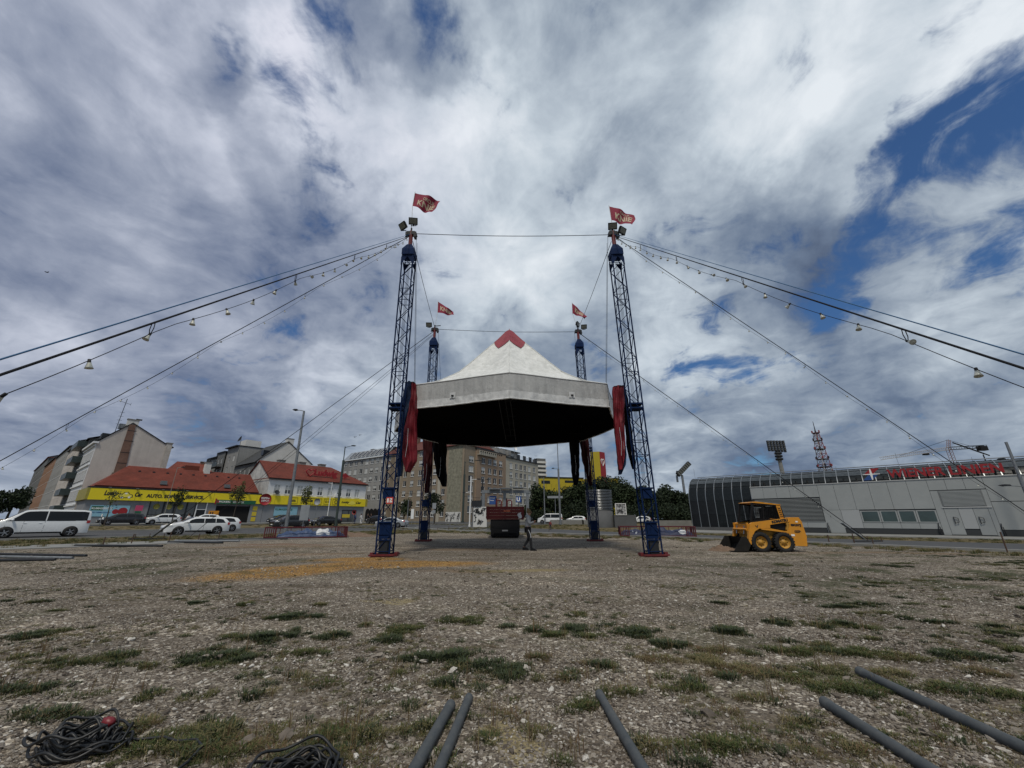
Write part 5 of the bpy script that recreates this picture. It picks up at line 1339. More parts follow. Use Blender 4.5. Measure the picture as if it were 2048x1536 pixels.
def window(parent, cx, zb, w_, h, y=0., fm=None, kind='cross', sill=True, blind=.25, dark=.35):
    fm = fm or M['white']
    key = (round(w_, 2), round(h, 2), kind, fm.name)
    if key not in WIN:
        f = .07; mb = MB()
        mb.box(-w_ / 2, w_ / 2, .06, .13, 0, f); mb.box(-w_ / 2, w_ / 2, .06, .13, h - f, h); mb.box(-w_ / 2, -w_ / 2 + f, .06, .13, f, h - f); mb.box(w_ / 2 - f, w_ / 2, .06, .13, f, h - f)
        if kind in ('cross', 'two'): mb.box(-.04, .04, .06, .13, f, h - f)
        if kind == 'cross': mb.box(-w_ / 2 + f, w_ / 2 - f, .065, .125, h * .68, h * .68 + .06)
        if sill: mb.box(-w_ / 2 - .08, w_ / 2 + .08, -.10, .10, -.07, -.003)
        p = {}
        for k_, mm in (('d', M['glass']), ('p', M['pane']), ('b', M['paneblind'])):
            p[k_] = MB().add([(-w_ / 2, .11, 0), (w_ / 2, .11, 0), (w_ / 2, .11, h), (-w_ / 2, .11, h)], [(0, 1, 2, 3)]).mesh('pane', mm)
        bl = MB().add([(-w_ / 2 + .07, .095, h * .45), (w_ / 2 - .07, .095, h * .45), (w_ / 2 - .07, .095, h - .07), (-w_ / 2 + .07, .095, h - .07)], [(0, 1, 2, 3)]).mesh('roller_blind', M['paneblind'])
        WIN[key] = (mb.mesh('window', fm), p, bl)
    me, p, bl = WIN[key]
    o = place(me, 'window', parent, (cx, y, zb))
    r_ = rw.random()
    place(p['b' if r_ < blind * .5 else ('p' if r_ < blind * .5 + dark else 'd')], 'pane', o)
    if rw.random() < blind: place(bl, 'roller_blind', o)
    return o
def facade(t, m, x0, x1, z0, z1, cols, rows, ww, wh, y=0., fm=None, kind='cross', sill=True, skip=None, blind=.25):
    holes = [(c, r_, ww, wh) for c in cols for r_ in rows if not (skip and skip(c, r_))]
    _, hs = wall('wall', m, t, x0, x1, z0, z1, holes, y)
    for a, b, c, d in hs: window(t, (a + b) / 2, c, ww, wh, y, fm, kind, sill, blind)
def gable_roof(t, m, x0, x1, y0, y1, ze, zr, over=.4, hip0=0., hip1=0., name='roof', gm=None):
    """ridge along x; hips shorten the ridge at either end"""
    ym = (y0 + y1) / 2; mb = MB()
    a = [(x0 - over, y0 - over, ze), (x1 + over, y0 - over, ze), (x1 + over, y1 + over, ze), (x0 - over, y1 + over, ze), (x0 - over + hip0, ym, zr), (x1 + over - hip1, ym, zr)]
    th = .16
    b = [(x, y, z + th) for x, y, z in a]
    mb.add(b, [(0, 1, 5, 4), (2, 3, 4, 5)] + ([(1, 2, 5)] if hip1 else []) + ([(3, 0, 4)] if hip0 else [])); mb.add(a, [(4, 5, 1, 0), (5, 4, 3, 2)] + ([(5, 2, 1)] if hip1 else []) + ([(4, 0, 3)] if hip0 else []))
    zg_ = zr - (zr - ze) * 0.0
    for hp_, xx in ((hip0, x0 + .02), (hip1, x1 - .02)):
        if not hp_: MB().add([(xx, y0, ze - .3), (xx, y1, ze - .3), (xx, y1, ze), (xx, ym, zr - .02), (xx, y0, ze)], [(0, 1, 2, 3, 4)]).build('gable_triangle', gm or M['greyfac'], t)
    for (p, q) in (((a[4], b[4])), ((a[5], b[5]))): pass
    mb.add([a[0], a[1], b[1], b[0], a[2], a[3], b[3], b[2]], [(0, 1, 2, 3), (4, 5, 6, 7), (1, 4, 7, 2), (5, 0, 3, 6)])
    return mb.build(name, m, t)
def roof_rows(t, m, x0, x1, y0, y1, ze, zr, over, n, sh0=0., sh1=0.):
    """overlapping courses of tiles on the front slope, each course a proud step"""
    ym = (y0 + y1) / 2
    for k in range(n):
        f0, f1 = k / n, (k + 1) / n
        def pt(f, x): return (x, (y0 - over) + (ym - (y0 - over)) * f, ze + (zr - ze) * f)
        xa0, xb0 = x0 - over + sh0 * f0, x1 + over - sh1 * f0; xa1, xb1 = x0 - over + sh0 * f1, x1 + over - sh1 * f1
        A_, B_, C_, D_ = [Vector(p) for p in (pt(f0, xa0), pt(f0, xb0), pt(f1, xb1), pt(f1, xa1))]
        nz = Vector((0, -.3, .6)).normalized()
        lo, hi = nz * .22, nz * .185
        MB().add([A_ + lo, B_ + lo, C_ + hi, D_ + hi, A_ + nz * .15, B_ + nz * .15], [(0, 1, 2, 3), (4, 5, 1, 0)]).build('tile_course', m, t)
def mass(t, m, x0, x1, y0, y1, z0, z1, name='building_core'):
    return MB().box(x0, x1, y0, y1, z0, z1).build(name, m, t)
def chimney(t, m, x, y, z0, z1, w_=.8, pots=2, cap=True, d_=None):
    d_ = d_ or w_
    c = MB().box(x - w_ / 2, x + w_ / 2, y - d_ / 2, y + d_ / 2, z0, z1).build('chimney', m, t)
    if cap: MB().box(x - w_ / 2 - .08, x + w_ / 2 + .08, y - d_ / 2 - .08, y + d_ / 2 + .08, z1 + .003, z1 + .15).build('chimney_cap', M['concrete'], c)
    for k in range(pots): MB().tube([(x - .18 + .36 * k, y, z1 + .1), (x - .18 + .36 * k, y, z1 + .75)], .09, 8).build('chimney_pot', M['darkmetal'], c)
    return c

# ---- shop with yellow fascia (left)
t = FA.thing('shop_building', 'low grey shop with long yellow sign and red hipped tile roof on the left', 'shop')
z0 = .2
FBOT, FTOP = 4.10, 5.75
S_ = lambda u: FA.s(u, 0, 1015)
sg0 = S_(297)
sh = wall('wall', M['greywall'], t, -.6, sg0, z0, FBOT + .1, [], 0)[0]
mass(t, M['greywall'], -.6, 22.6, .25, 13.8, z0, 4.25)
# glazed showroom front
x = 8.9; k = 0
for (a, b, kind) in [(S_(298), S_(327), 'g'), (S_(327.5), S_(348), 'g'), (S_(348.5), S_(373), 'g'), (S_(373.5), S_(391), 'o')]:
    pn = MB().box(a, b, .0, .08, z0, .75 + z0).box(a, a + .09, 0, .1, z0 + .75, FBOT).box(b - .09, b, 0, .1, z0 + .75, FBOT).box(a, b, 0, .1, 2.0, 2.08).build('shop_window', M['darkmetal'], t)
    MB().box(a + .09, b - .09, .05, .07, z0 + .75, FBOT).build('pane', M['pane'], pn)
    if kind == 'g': MB().lathe([(0, 0), (.42, 0), (.42, -.01)], 20, Matrix.Translation(((a + b) / 2, .04, 3.3)) @ Matrix.Rotation(-pi / 2, 4, 'X')).build('round_sticker', mat('faded_yellow_film', (.22, .20, .03), .6), pn)
lettering('lettering', 'KLASSE WERKSTATT', t, S_(300), -.02, 1.75, 3.6, .22, mat('faint_white_print', (.25, .25, .25), .7), .01)
e0, e1 = S_(392), S_(414)
dr = MB().box(e0, e0 + .15, 0, .12, z0, FBOT).box(e1 - .15, e1, 0, .12, z0, FBOT).box(e0 + .15, e1 - .15, 0, .12, 2.9, 3.0).build('entrance_frame', M['white'], t)
MB().box(e0 + .15, e1 - .15, .04, .1, z0, 2.9).build('door', M['glass'], dr)
# garage opening: solid block, its unlit inside put into a near-black colour
MB().box(S_(432), S_(500), .1, 4.2, z0, 3.6).build('garage_opening', mat('unlit_garage', (.006, .006, .007), 1.), t)
MB().box(e1 + .01, S_(432) - .01, -.02, .3, z0, FBOT).build('pillar', M['greywall'], t)
MB().box(S_(500) + .01, 23.0, -.0, .25, z0, FBOT + .1).build('pillar', M['greywall'], t)
gs = MB().box(S_(429), S_(508), -.345, -.325, 3.95, 4.62).build('green_sign', mat('green_sign_panel', (.008, .10, .045), .5), t)
MB().box(S_(426), S_(429), -.35, -.325, 3.9, 4.8).box(S_(429) + .1, S_(429) + .45, -.352, -.346, 4.1, 4.5).build('sign_edge', M['signr'], gs)
lettering('lettering', 'PICKERL  SERVICE', gs, S_(434), -.355, 4.15, 3.9, .30, M['inkwhite'], .01)
o0 = S_(418)
op = MB().box(o0, o0 + 1.5, -.45, -.38, .75, 2.75).build('orange_board', mat('orange_board_paint', (.62, .24, .01), .5), t)
for k in range(2): MB().box(o0 + .2 + k * .32, o0 + .36 + k * .32, -.47, -.455, 1.3 - .1 * k, 2.55).build('dark_stroke', M['inkblack'], op)
lettering('lettering', 'ee', op, o0 + .85, -.46, 1.3, .42, .34, M['inkblack'], .01)
# yellow fascia
fas = MB().box(-.6, S_(509), -.32, -.02, FBOT, FTOP).build('fascia', M['signy'], t)
for k in range(1, 9): MB().box(-.6 + k * 2.55 - .012, -.6 + k * 2.55 + .012, -.325, -.319, FBOT, FTOP).build('panel_joint', M['inkblack'], fas)
MB().box(-.9, -.6, -.32, 9.6, FBOT, FTOP).build('side_fascia', mat('dull_yellow_side_panel', (.28, .24, .04), .6, var=.25), t)  # darker, duller yellow than the front fascia
MB().box(-.6, 22.3, -.34, .0, FTOP, FTOP + .07).build('fascia_cap', M['darkmetal'], t)
lettering('lettering', 'Lucky', fas, S_(198.5), -.335, 4.55, S_(226.5) - S_(198.5), .90, M['inkblack'], .02, .04, .2)
lettering('lettering', 'Car', fas, S_(261), -.335, 4.68, S_(276.5) - S_(261), .66, M['inkblack'], .02, .045, .2)
lettering('lettering', 'AUTO. SOFORT. SERVICE.', fas, S_(285), -.335, 4.60, S_(401.5) - S_(285), .56, M['inkblack'], .02, .045)
EM0, EMK = S_(228), (S_(258) - S_(228)) / 2.05
def ex(pts): return [(EM0 + (x - 4.4) * EMK, z) for x, z in pts]
em = MB()
em.prism(ex([(4.4, 4.75), (4.6, 5.0), (4.95, 5.05), (5.1, 5.3), (5.7, 5.35), (5.9, 5.05), (6.35, 4.95), (6.45, 4.6), (6.1, 4.5), (4.7, 4.42)]), -.345, -.335)
e_ = em.build('car_emblem', M['inkblack'], fas)
MB().prism(ex([(4.52, 4.76), (4.66, 4.92), (4.98, 4.97), (5.16, 5.22), (5.64, 5.26), (5.8, 5.0), (6.25, 4.88), (6.34, 4.64), (6.08, 4.57), (4.75, 4.5)]), -.352, -.346).build('emblem_fill', mat('emblem_yellow', (.75, .65, .08), .5), e_)
MB().prism(ex([(5.2, 5.0), (5.28, 5.2), (5.55, 5.2), (5.6, 5.0)]), -.358, -.353).lathe([(0, 0), (.15, 0)], 16, Matrix.Translation((EM0 + .55 * EMK, -.355, 4.52)) @ Matrix.Rotation(-pi / 2, 4, 'X')).lathe([(0, 0), (.15, 0)], 16, Matrix.Translation((EM0 + 1.55 * EMK, -.355, 4.55)) @ Matrix.Rotation(-pi / 2, 4, 'X')).build('emblem_white', M['inkwhite'], e_)
# downlights on the fascia, roof
for k in range(7): MB().box(1.2 + k * 3.1, 1.5 + k * 3.1, -.75, -.3, 5.86, 5.93).build('sign_lamp', M['galv'], t)
MB().box(-.9, 22.3, -.2, .9, 5.83, 5.98).build('flat_roof_edge', M['darkmetal'], t)
mass(t, M['greywall'], -.6, 21.6, .6, 13.6, 4.2, 6.0)
gable_roof(t, M['rooftile'], .2, 21.3, .6, 8.6, 6.0, 9.55, .5, 3.6, .6)
roof_rows(t, M['rooftile'], .2, 21.3, .6, 8.6, 6.0, 9.55, .5, 17, 3.6, .6)
rw_ = random.Random(4)
for k in range(9): MB().box(4.5 + k * 1.8, 4.8 + k * 1.8, 3.2, 3.6, 8.72, 8.95).build('ridge_vent', M['darkmetal'], t)
for x in (7.6, 16.6): MB().prism([(x - .45, 6.75), (x + .45, 6.75), (x + .35, 7.35), (x - .35, 7.35)], .4, 1.6).build('roof_dormer', mat('grey_zinc_sheet', (.16, .17, .18), .5, metal=.4), t)
chimney(t, M['whitewall'], 13.9, 4.4, 9.2, 11.2, .9, 2)
# banner and flag on the grey wall
bn = MB().box(.0, 4.3, -.08, -.05, 1.75, 3.35).build('banner', mat('light_blue_banner', (.22, .42, .52), .6), t)
MB().box(.15, 1.4, -.088, -.082, 2.6, 3.2).build('banner_print', M['inkgreen'], bn)
MB().lathe([(0, 0), (.55, 0)], 20, Matrix.Translation((3.6, -.09, 2.5)) @ Matrix.Rotation(-pi / 2, 4, 'X')).lathe([(0, 0), (.35, 0)], 20, Matrix.Translation((2.8, -.09, 2.45)) @ Matrix.Rotation(-pi / 2, 4, 'X')).build('banner_dots', M['signr'], bn)
lettering('lettering', 'KLIMASERVICE', bn, .2, -.09, 2.75, 2.2, .28, M['inkwhite'], .01)
lettering('lettering', 'JETZT TERMIN SICHERN', bn, .2, -.09, 2.2, 2.1, .2, M['signb'], .01)
fl = MB().box(4.85, 5.75, -.5, -.47, 2.6, 3.4).build('banner_flag', mat('pink_banner', (.45, .05, .13), .7), t)
MB().box(4.95, 5.65, -.5, -.47, .9, 2.55).build('green_banner', M['inkgreen'], fl); MB().box(5.2, 5.4, -.51, -.505, 1.1, 2.2).build('white_mark', M['inkwhite'], fl)

# ---- two storey house with Ludwig sign
t = FA.thing('corner_house', 'white two storey house with red tiled roof and red heart sign, yellow band below', 'house', 23.2)
LU = 21.1
wc = [24.88, 26.93, 29.27, 31.41, 33.52, 35.72, 37.9, 40.04, 42.14]; wc = [x - 23.2 for x in wc]
facade(t, M['whitefac'], 0, LU, FTOP - .1, 8.95, wc, [6.1], 1.12, 1.75, 0, M['white'], 'cross', True, blind=.9)
mass(t, M['stainedwall'], 0, LU, .25, 13, .2, 8.9)
g_ = MB().prism([(0, 6.0), (0, 8.9), (6.5, 12.75), (13.1, 8.9), (13.1, 3.0), (0, 3.0)], -.06, .0, 'YZ'); 
# gable end wall lies in local YZ plane at x = 0
gw = MB(); pts = [(-.02, 0, 3.9), (-.02, 0, 8.95), (-.02, 6.5, 12.8), (-.02, 13.1, 8.95), (-.02, 13.1, 3.9)]
gw.add(pts, [(0, 1, 2, 3, 4)]).build('gable_wall', M['stainedwall'], t)
gable_roof(t, M['rooftile'], 0, LU, 0, 13, 8.9, 12.8, .25, 0., 6.2, gm=M['stainedwall'])
roof_rows(t, M['rooftile'], 0, LU, 0, 13, 8.9, 12.8, .25, 18, 0., 6.2)
MB().box(-.2, LU + .3, -.40, -.26, 8.78, 8.95).build('gutter', M['darkmetal'], t)
for x in (4.2, 8.6, 13.2): chimney(t, M['concrete'], x, 7.0, 12.3, 13.4, 1.3, 0)
wall('wall', M['greywall'], t, -.15, LU, .3, FBOT + .1, [], 0)
fas = MB().box(S_(509.3) - 23.2, LU + .05, -.32, -.02, FBOT, FTOP).build('fascia', M['signy'], t)
for k in range(1, 9): MB().box(-.9 + k * 2.45 - .012, -.9 + k * 2.45 + .012, -.325, -.319, FBOT, FTOP).build('panel_joint', M['inkblack'], fas)
MB().box(LU + .05, LU + .6, -.32, 6, FBOT, FTOP).build('side_fascia', mat('dull_yellow_side_panel', (.28, .24, .04), .6, var=.25), t)
def disc(cx, y, cz, r_, name, m, par): return MB().lathe([(0, 0), (r_, 0), (r_, .03)], 28, Matrix.Translation((cx, y, cz)) @ Matrix.Rotation(pi / 2, 4, 'X')).build(name, m, par)
s_ = FA.s(526) - 23.2
dx_ = S_(526) - 23.2
d1 = disc(dx_, -.36, 4.95, 1.05, 'round_sign', M['signr'], fas)
lettering('lettering', 'REIFEN-', d1, dx_ - .75, -.40, 5.0, 1.5, .34, M['inkwhite'], .01); lettering('lettering', 'DEPOT', d1, dx_ - .65, -.40, 4.52, 1.3, .34, M['inkwhite'], .01)
def pict(cx, kind):
    o = MB(); a, b, c, d = cx - .75, cx + .75, 4.35, 5.5
    for p, q in (((a, c), (b, c)), ((b, c), (b, d)), ((b, d), (a, d)), ((a, d), (a, c))): o.tube([(p[0], -.34, p[1]), (q[0], -.34, q[1])], .03, 4)
    if kind == 0: o.prism([(cx - .45, 4.7), (cx + .45, 4.7), (cx + .3, 5.1), (cx - .25, 5.1)], -.345, -.335)
    if kind == 1: o.tube([(cx - .4, -.34, 4.8), (cx, -.34, 5.2), (cx + .1, -.34, 4.9), (cx + .45, -.34, 5.1)], .06, 4)
    if kind == 2:
        for k in (-.3, .3): o.lathe([(.12, 0), (.24, 0)], 14, Matrix.Translation((cx + k, -.345, 4.9)) @ Matrix.Rotation(-pi / 2, 4, 'X'))
    if kind == 3: o.lathe([(.22, 0), (.4, 0)], 16, Matrix.Translation((cx, -.345, 4.9)) @ Matrix.Rotation(-pi / 2, 4, 'X'))
    if kind == 4: o.prism([(cx - .4, 4.75), (cx + .1, 4.75), (cx + .1, 5.15), (cx - .4, 5.15)], -.345, -.335)
    o.build('pictogram', mat('sign_pictogram_olive', (.16, .13, .01), .7) if kind != 4 else M['inkblack'], fas)
for u, k in ((586, 0), (613, 1), (623, 4), (635, 1), (654, 2), (671, 3)): pict(FA.s(u) - 23.2, k)
lettering('lettering', 'Lucky', fas, FA.s(682) - 23.2, -.335, 4.62, 1.9, .55, M['inkblack'], .02, .03, .35)
lettering('lettering', 'Car', fas, FA.s(711) - 23.2, -.335, 4.66, 1.3, .5, M['inkblack'], .02, .03, .35)
cx = FA.s(703) - 23.2
MB().prism([(cx - .9, 4.6), (cx - .6, 4.95), (cx - .2, 5.3), (cx + .4, 5.25), (cx + .8, 4.9), (cx + .9, 4.6), (cx, 4.4)], -.345, -.335).build('car_emblem', mat('emblem_yellow', (.75, .65, .08), .5), fas)
for p in range(3): MB().box(S_(506) - 23.2, S_(515) - 23.2, -.06, -.03, 1.0 + p * .95, 1.75 + p * .95).build('yellow_notice', mat('yellow_notice', (.55, .42, .03), .6), t)
b2 = MB().box(FA.s(552) - 23.2, FA.s(598) - 23.2, -.09, -.05, 2.0, 3.7).build('banner', mat('light_blue_banner', (.22, .42, .52), .6), t)
lettering('lettering', 'KLIMASERVICE', b2, FA.s(554) - 23.2, -.1, 3.0, 3.2, .35, M['inkgreen'], .01)
b3 = MB().box(FA.s(687) - 23.2, FA.s(715) - 23.2, -.10, -.05, .7, 3.3).build('shop_window', M['darkmetal'], t)
MB().box(FA.s(688) - 23.2, FA.s(703) - 23.2, -.12, -.101, 1.7, 2.4).build('notice', mat('yellow_notice', (.55, .42, .03), .6), b3)
for u in (687, 700): MB().box(FA.s(u) - 23.2 + .1, FA.s(u + 12) - 23.2, -.11, -.101, .9, 3.1).build('pane', M['pane'], b3)
dish = MB().lathe([(0, 0), (.25, .03), (.48, .12)], 16, Matrix.Translation((FA.s(549) - 23.2, -.45, 6.3)) @ Matrix.Rotation(radians(60), 4, 'X')).build('satellite_dish', M['darkmetal'], t)
MB().box(FA.s(667) - 23.2, FA.s(672) - 23.2, -.45, -.02, 5.95, 6.6).build('air_conditioner', M['white'], t)
# heart sign on the roof
sg = thing('roof_sign', 'red heart and lettering and arrow on a frame above the tiled roof', 'sign', FA.w(FA.s(614, 1.2), 1.2, 0), FA.ang)
sx0 = FA.s(614, 1.2)
def SX(u): return FA.s(u, 1.2, 945) - sx0
zS = lambda u, v: FA.z(u, v, 1.2)
zl = zS(640, 955)
lettering('lettering', 'Ludwig', sg, SX(629), 0, zl - .05, SX(675) - SX(629), 1.75, M['signr'], .15, .05)
hp = []
for k in range(25):
    a = 2 * pi * k / 24; hx = 16 * sin(a) ** 3 / 17; hz = (13 * cos(a) - 5 * cos(2 * a) - 2 * cos(3 * a) - cos(4 * a)) / 17
    hp.append(Vector((SX(621) + hx * .95, 0, zl + .9 + hz * .9)))
MB().tube(hp, .13, 6).build('heart', M['signr'], sg)
MB().prism([(SX(683), zl + .5), (SX(690), zl + .5), (SX(690), zl + .1), (SX(699), zl + .8), (SX(690), zl + 1.5), (SX(690), zl + 1.1), (SX(683), zl + 1.1)], -.08, .08).build('arrow', M['signr'], sg)
fr = MB()
for z in (zl - .15, zl - .6): fr.bar((SX(614), .1, z), (SX(699), .1, z), .07)
for k in range(9): x = SX(614) + (SX(699) - SX(614)) * k / 8; fr.bar((x, .1, zl - 1.5), (x, .1, zl + .0), .06); fr.bar((x, .1, zl - .3), (x, 1.0, zl - .6), .05)
fr.build('sign_frame', mat('pale_sign_frame', (.35, .33, .30), .6), sg)

# ---- gable house behind the shop, with its white street front
t = thing('gable_house', 'tall pinkish bare gable wall house with brown brick chimney band behind the shop', 'apartment house', FG.w(0), FG.ang)
gx1 = 8.75
MB().prism([(-.05, 0), (-.05, 13.6), (3.4, 17.35), (gx1, 14.3), (gx1, 0)], 0, .35).build('gable_wall', M['gable'], t)
MB().prism([(3.0, 17.1), (3.85, 17.1), (4.35, 8.8), (3.0, 8.8)], -.14, -.003).build('chimney_band', M['brickwall'], t)
MB().prism([(2.85, 8.8), (4.5, 8.8), (4.7, 6), (2.5, 6)], -.15, -.003).build('chimney_base', mat('brown_render_patch', (.14, .12, .095), .9, var=.2), t)
for z in (10.4, 12.2, 14.2, 16): MB().box(2.98, 4.2, -.16, -.141, z, z + .08).build('iron_band', M['darkmetal'], t)
chimney(t, M['whitewall'], 3.4, .35, 16.9, 17.95, 1.5, 0, d_=.7); MB().box(3.7, 4.5, .2, .5, 18.1, 18.3).build('cowl', M['darkmetal'], t)
chimney(t, mat('peeling_white_chimney', (.30, .27, .23), .9, col2=(.50, .48, .45), vscale=1.5), 9.15, .3, 5.0, 14.6, .85, 0)
rf = MB(); Dp = 14
for (xa, za), (xb, zb_) in (((-.45, 13.55), (3.4, 17.5)), ((3.4, 17.5), (gx1 + .2, 14.35))):
    rf.add([(xa, -.12, za), (xb, -.12, zb_), (xb, Dp, zb_), (xa, Dp, za), (xa, -.12, za - .14), (xb, -.12, zb_ - .14)], [(0, 1, 2, 3), (4, 5, 1, 0)])
rf.build('roof', M['darkmetal'], t)
mass(t, M['gable'], -.0, gx1, .35, Dp, 0, 13.4)
MB().box(.2, 1.4, .5, 2.5, 14.2, 15.2).build('roof_dormer', M['darkmetal'], t)
MB().box(1.9, 3.0, .8, 2, 16.4, 17.2).build('roof_dormer', M['galv'], t)
an = MB(); an.tube([(1.6, .6, 15.6), (1.75, .6, 21.6)], .05, 6); an.tube([(1.0, .6, 21), (2.4, .6, 20.7)], .03, 5)
for k in range(4): an.tube([(1.35, .6, 17 + .7 * k), (2.0, .6, 17.0 + .7 * k)], .025, 5)
an.tube([(1.0, .6, 20.8), (1.0, .6, 21.3)], .02, 4); an.tube([(2.4, .6, 20.5), (2.4, .6, 21)], .02, 4)
an.build('roof_antenna', M['darkmetal'], t)
# its front on the side street
t2 = thing('street_front_house', 'white stuccoed street front with rows of windows left of the bare gable', 'apartment house', FS.w(0), FS.ang)
facade(t2, M['whitefac'], -13, -.02, 0, 13.5, [-12 + 1.55 * k for k in range(8)], [1.2, 4.2, 7.4, 10.5], .95, 1.7, -.12, M['darkmetal'], 'cross', True, blind=.0)
for z in (3.4, 6.5, 9.7, 12.9): MB().box(-13, .06, -.32, -.12, z, z + .22).build('cornice', M['whitefac'], t2)
MB().box(-13, .25, -.55, .1, 13.3, 13.62).build('eaves_cornice', M['whitefac'], t2)
# dark bay-windowed house further on
def street_house(label, m, a, b, h, cols, rows, cat='apartment house', bays=False, name='street_house', wm=None, roofm=None, ww=.9, wh=1.5):
    t = thing(name, label, cat, FS.w(b), FS.ang); L_ = a - b      # a<b<0 ; local x from L_ to 0
    facade(t, m, L_, 0, 0, h, [L_ + (-L_) * (k + .5) / cols for k in range(cols)], [1.0 + (h - 1) / rows * r_ for r_ in range(rows)], ww, wh, 0, wm or M['white'], 'two', True, blind=.2)
    mass(t, m, L_, 0, .25, 12, 0, h - .02)
    gable_roof(t, roofm or M['darkmetal'], L_, 0, 0, 12, h, h + 2.6, .35)
    if bays:
        nb = bays
        for k in range(nb):
            x0 = L_ + (-L_) * (k + .12) / nb; x1 = L_ + (-L_) * (k + .88) / nb
            for r_ in range(rows):
                z = 2.6 + (h - 1) / rows * r_
                if z + 1 > h + 1.6: continue
                bb = MB().box(x0, x1, -1.3, -.02, z, z + .16).build('balcony', M['greenglass'], t)
                MB().box(x0, x1, -1.3, -1.22, z + .16, z + 1.1).box(x0, x0 + .06, -1.22, -.02, z + .16, z + 1.1).box(x1 - .06, x1, -1.22, -.02, z + .16, z + 1.1).build('balustrade', M['greenglass'], bb)
    return t
street_house('dark green house with stacked glazed balconies in the side street', M['darkfac'], -25, -13.1, 15.6, 5, 5, bays=1)
street_house('pinkish beige house beyond the dark balconies', M['gable'], -48, -25.1, 16.6, 9, 5)
street_house('grey house further down the side street', M['greyfac'], -80, -48.1, 18.0, 12, 5)
street_house('orange brown house near the end of the side street', mat('orange_brown_render', (.24, .13, .075), .9, var=.15), -120, -80.1, 18.5, 14, 5)
street_house('distant red roofed houses closing the side street at the left edge', M['darkfac'], -190, -120.1, 22, 20, 6, roofm=M['rooftile'])
t = thing('far_house', 'distant grey house with red brick attic at the left edge', 'house', FS.w(-150, -26), FS.ang)
facade(t, mat('red_brown_attic', (.12, .05, .04), .9, var=.2), -30, 0, 0, 22, [-28 + 3.4 * k for k in range(8)], [2, 6, 10, 14, 18], 1.3, 1.8, 0, M['white'], 'two')
mass(t, M['greyfac'], -30, 0, .25, 12, 0, 21.9)

# ---- white gabled house and terraced flats behind the shop
FH = Fr(490, 95, 52.1)
t = thing('white_gabled_house', 'white gabled house with dark grey roof rising behind the red roofed corner house', 'house', FH.w(0), FH.ang)
MB().prism([(0, 0), (0, 15.6), (6.6, 21.4), (13.7, 16.2), (13.7, 0)], 0, .3).build('gable_wall', M['whitewall'], t)
rf = MB(); DH = 15
rf.add([(-.6, -.15, 15.2), (6.6, -.15, 21.6), (6.6, DH, 21.6), (-.6, DH, 15.2)], [(0, 1, 2, 3)]); rf.add([(6.6, -.15, 21.6), (14.2, -.15, 16.0), (14.2, DH, 16.0), (6.6, DH, 21.6)], [(0, 1, 2, 3)])
rf.add([(-.6, -.15, 15.0), (6.6, -.15, 21.4), (6.6, -.15, 21.6), (-.6, -.15, 15.2)], [(0, 1, 2, 3)]); rf.add([(6.6, -.15, 21.4), (14.2, -.15, 15.8), (14.2, -.15, 16.0), (6.6, -.15, 21.6)], [(0, 1, 2, 3)])
rf.build('roof', mat('dark_slate_roof', (.035, .037, .038), .8, var=.3, vscale=1), t)
mass(t, M['greyfac'], 0, 13.7, .3, DH, 0, 15.1)
chimney(t, M['whitewall'], 7.2, .8, 20.8, 22.3, 1.6, 0)
MB().box(1.5, 3.0, 1.5, 3, 17.4, 18.7).build('roof_light', M['glass'], t)
t = thing('grey_side_flats', 'grey flats with small windows under the dark slate roof', 'apartment house', FH.w(-.05, DH), FS.ang)
facade(t, M['darkfac'], 0, DH, 0, 15.0, [2 + 3.1 * k for k in range(4)], [6.5, 9.5, 12.4], 1.0, 1.5, -.06, M['white'], 'two')
t = thing('terraced_flats', 'grey stepped flats with dark balconies and white roof box behind the shop', 'apartment house', FH.w(-.05, DH + .1), FS.ang)
xs = [(-9, 0, 21.0, M['greyfac']), (-15, -9, 20.2, M['darkfac']), (-23, -15, 19.2, M['greyfac']), (-32, -23, 18.2, M['darkfac']), (-40, -32, 15.5, M['greyfac'])]
for i, (a, b, h, m) in enumerate(xs):
    wall('wall', m, t, a, b - .01, 0, h, [(a + (b - a) * .3, z, 1.3, 1.5) for z in (8, 11, 14, 17)] + [(a + (b - a) * .72, z, 1.3, 1.5) for z in (8, 11, 14, 17)], -.5 * (i % 2))
    for z in (8, 11, 14, 17):
        for f in (.3, .72): 
            if z + 1.6 < h: window(t, a + (b - a) * f, z, 1.3, 1.5, -.5 * (i % 2), M['white'], 'two', False)
    mass(t, m, a, b - .01, .25, 9, 0, h - .02)
    for z in (10, 13, 16):
        if z + 1 < h and i != 0:
            bb = MB().box(a + .3, b - .3, -1.9, -.5, z - .2, z).build('balcony', M['concreted'], t)
            MB().box(a + .3, b - .3, -1.9, -1.82, z, z + 1.05).box(a + .3, a + .38, -1.82, -.5, z, z + 1.05).build('balustrade', M['greenglass'] if i % 2 else M['greywall'], bb)
    MB().box(a - .2, b + .1, -.8, 9.2, h, h + .25).build('roof_slab', M['darkmetal'], t)
    if i in (0, 1): MB().box(a + 2, b - 2, 2, 6, h + .25, h + 2.4).build('roof_box', M['whitewall'], t)
    else: MB().box(a + 1, b - 2, 1, 6, h + .25, h + 2.0).build('roof_box', M['darkmetal'], t)
MB().lathe([(0, 0), (.5, .1), (.9, .35)], 16, Matrix.Translation((-2, .5, 23.2)) @ Matrix.Rotation(radians(70), 4, 'X')).tube([(-2, .6, 21), (-2, .6, 23.2)], .06, 6).build('satellite_dish', M['darkmetal'], t)
FR2 = Fr(316, 92, 52.1)
t = thing('red_roofed_house', 'house with stepped red tile roof between the bare gable and the terraced flats', 'house', FR2.w(0), FR2.ang)
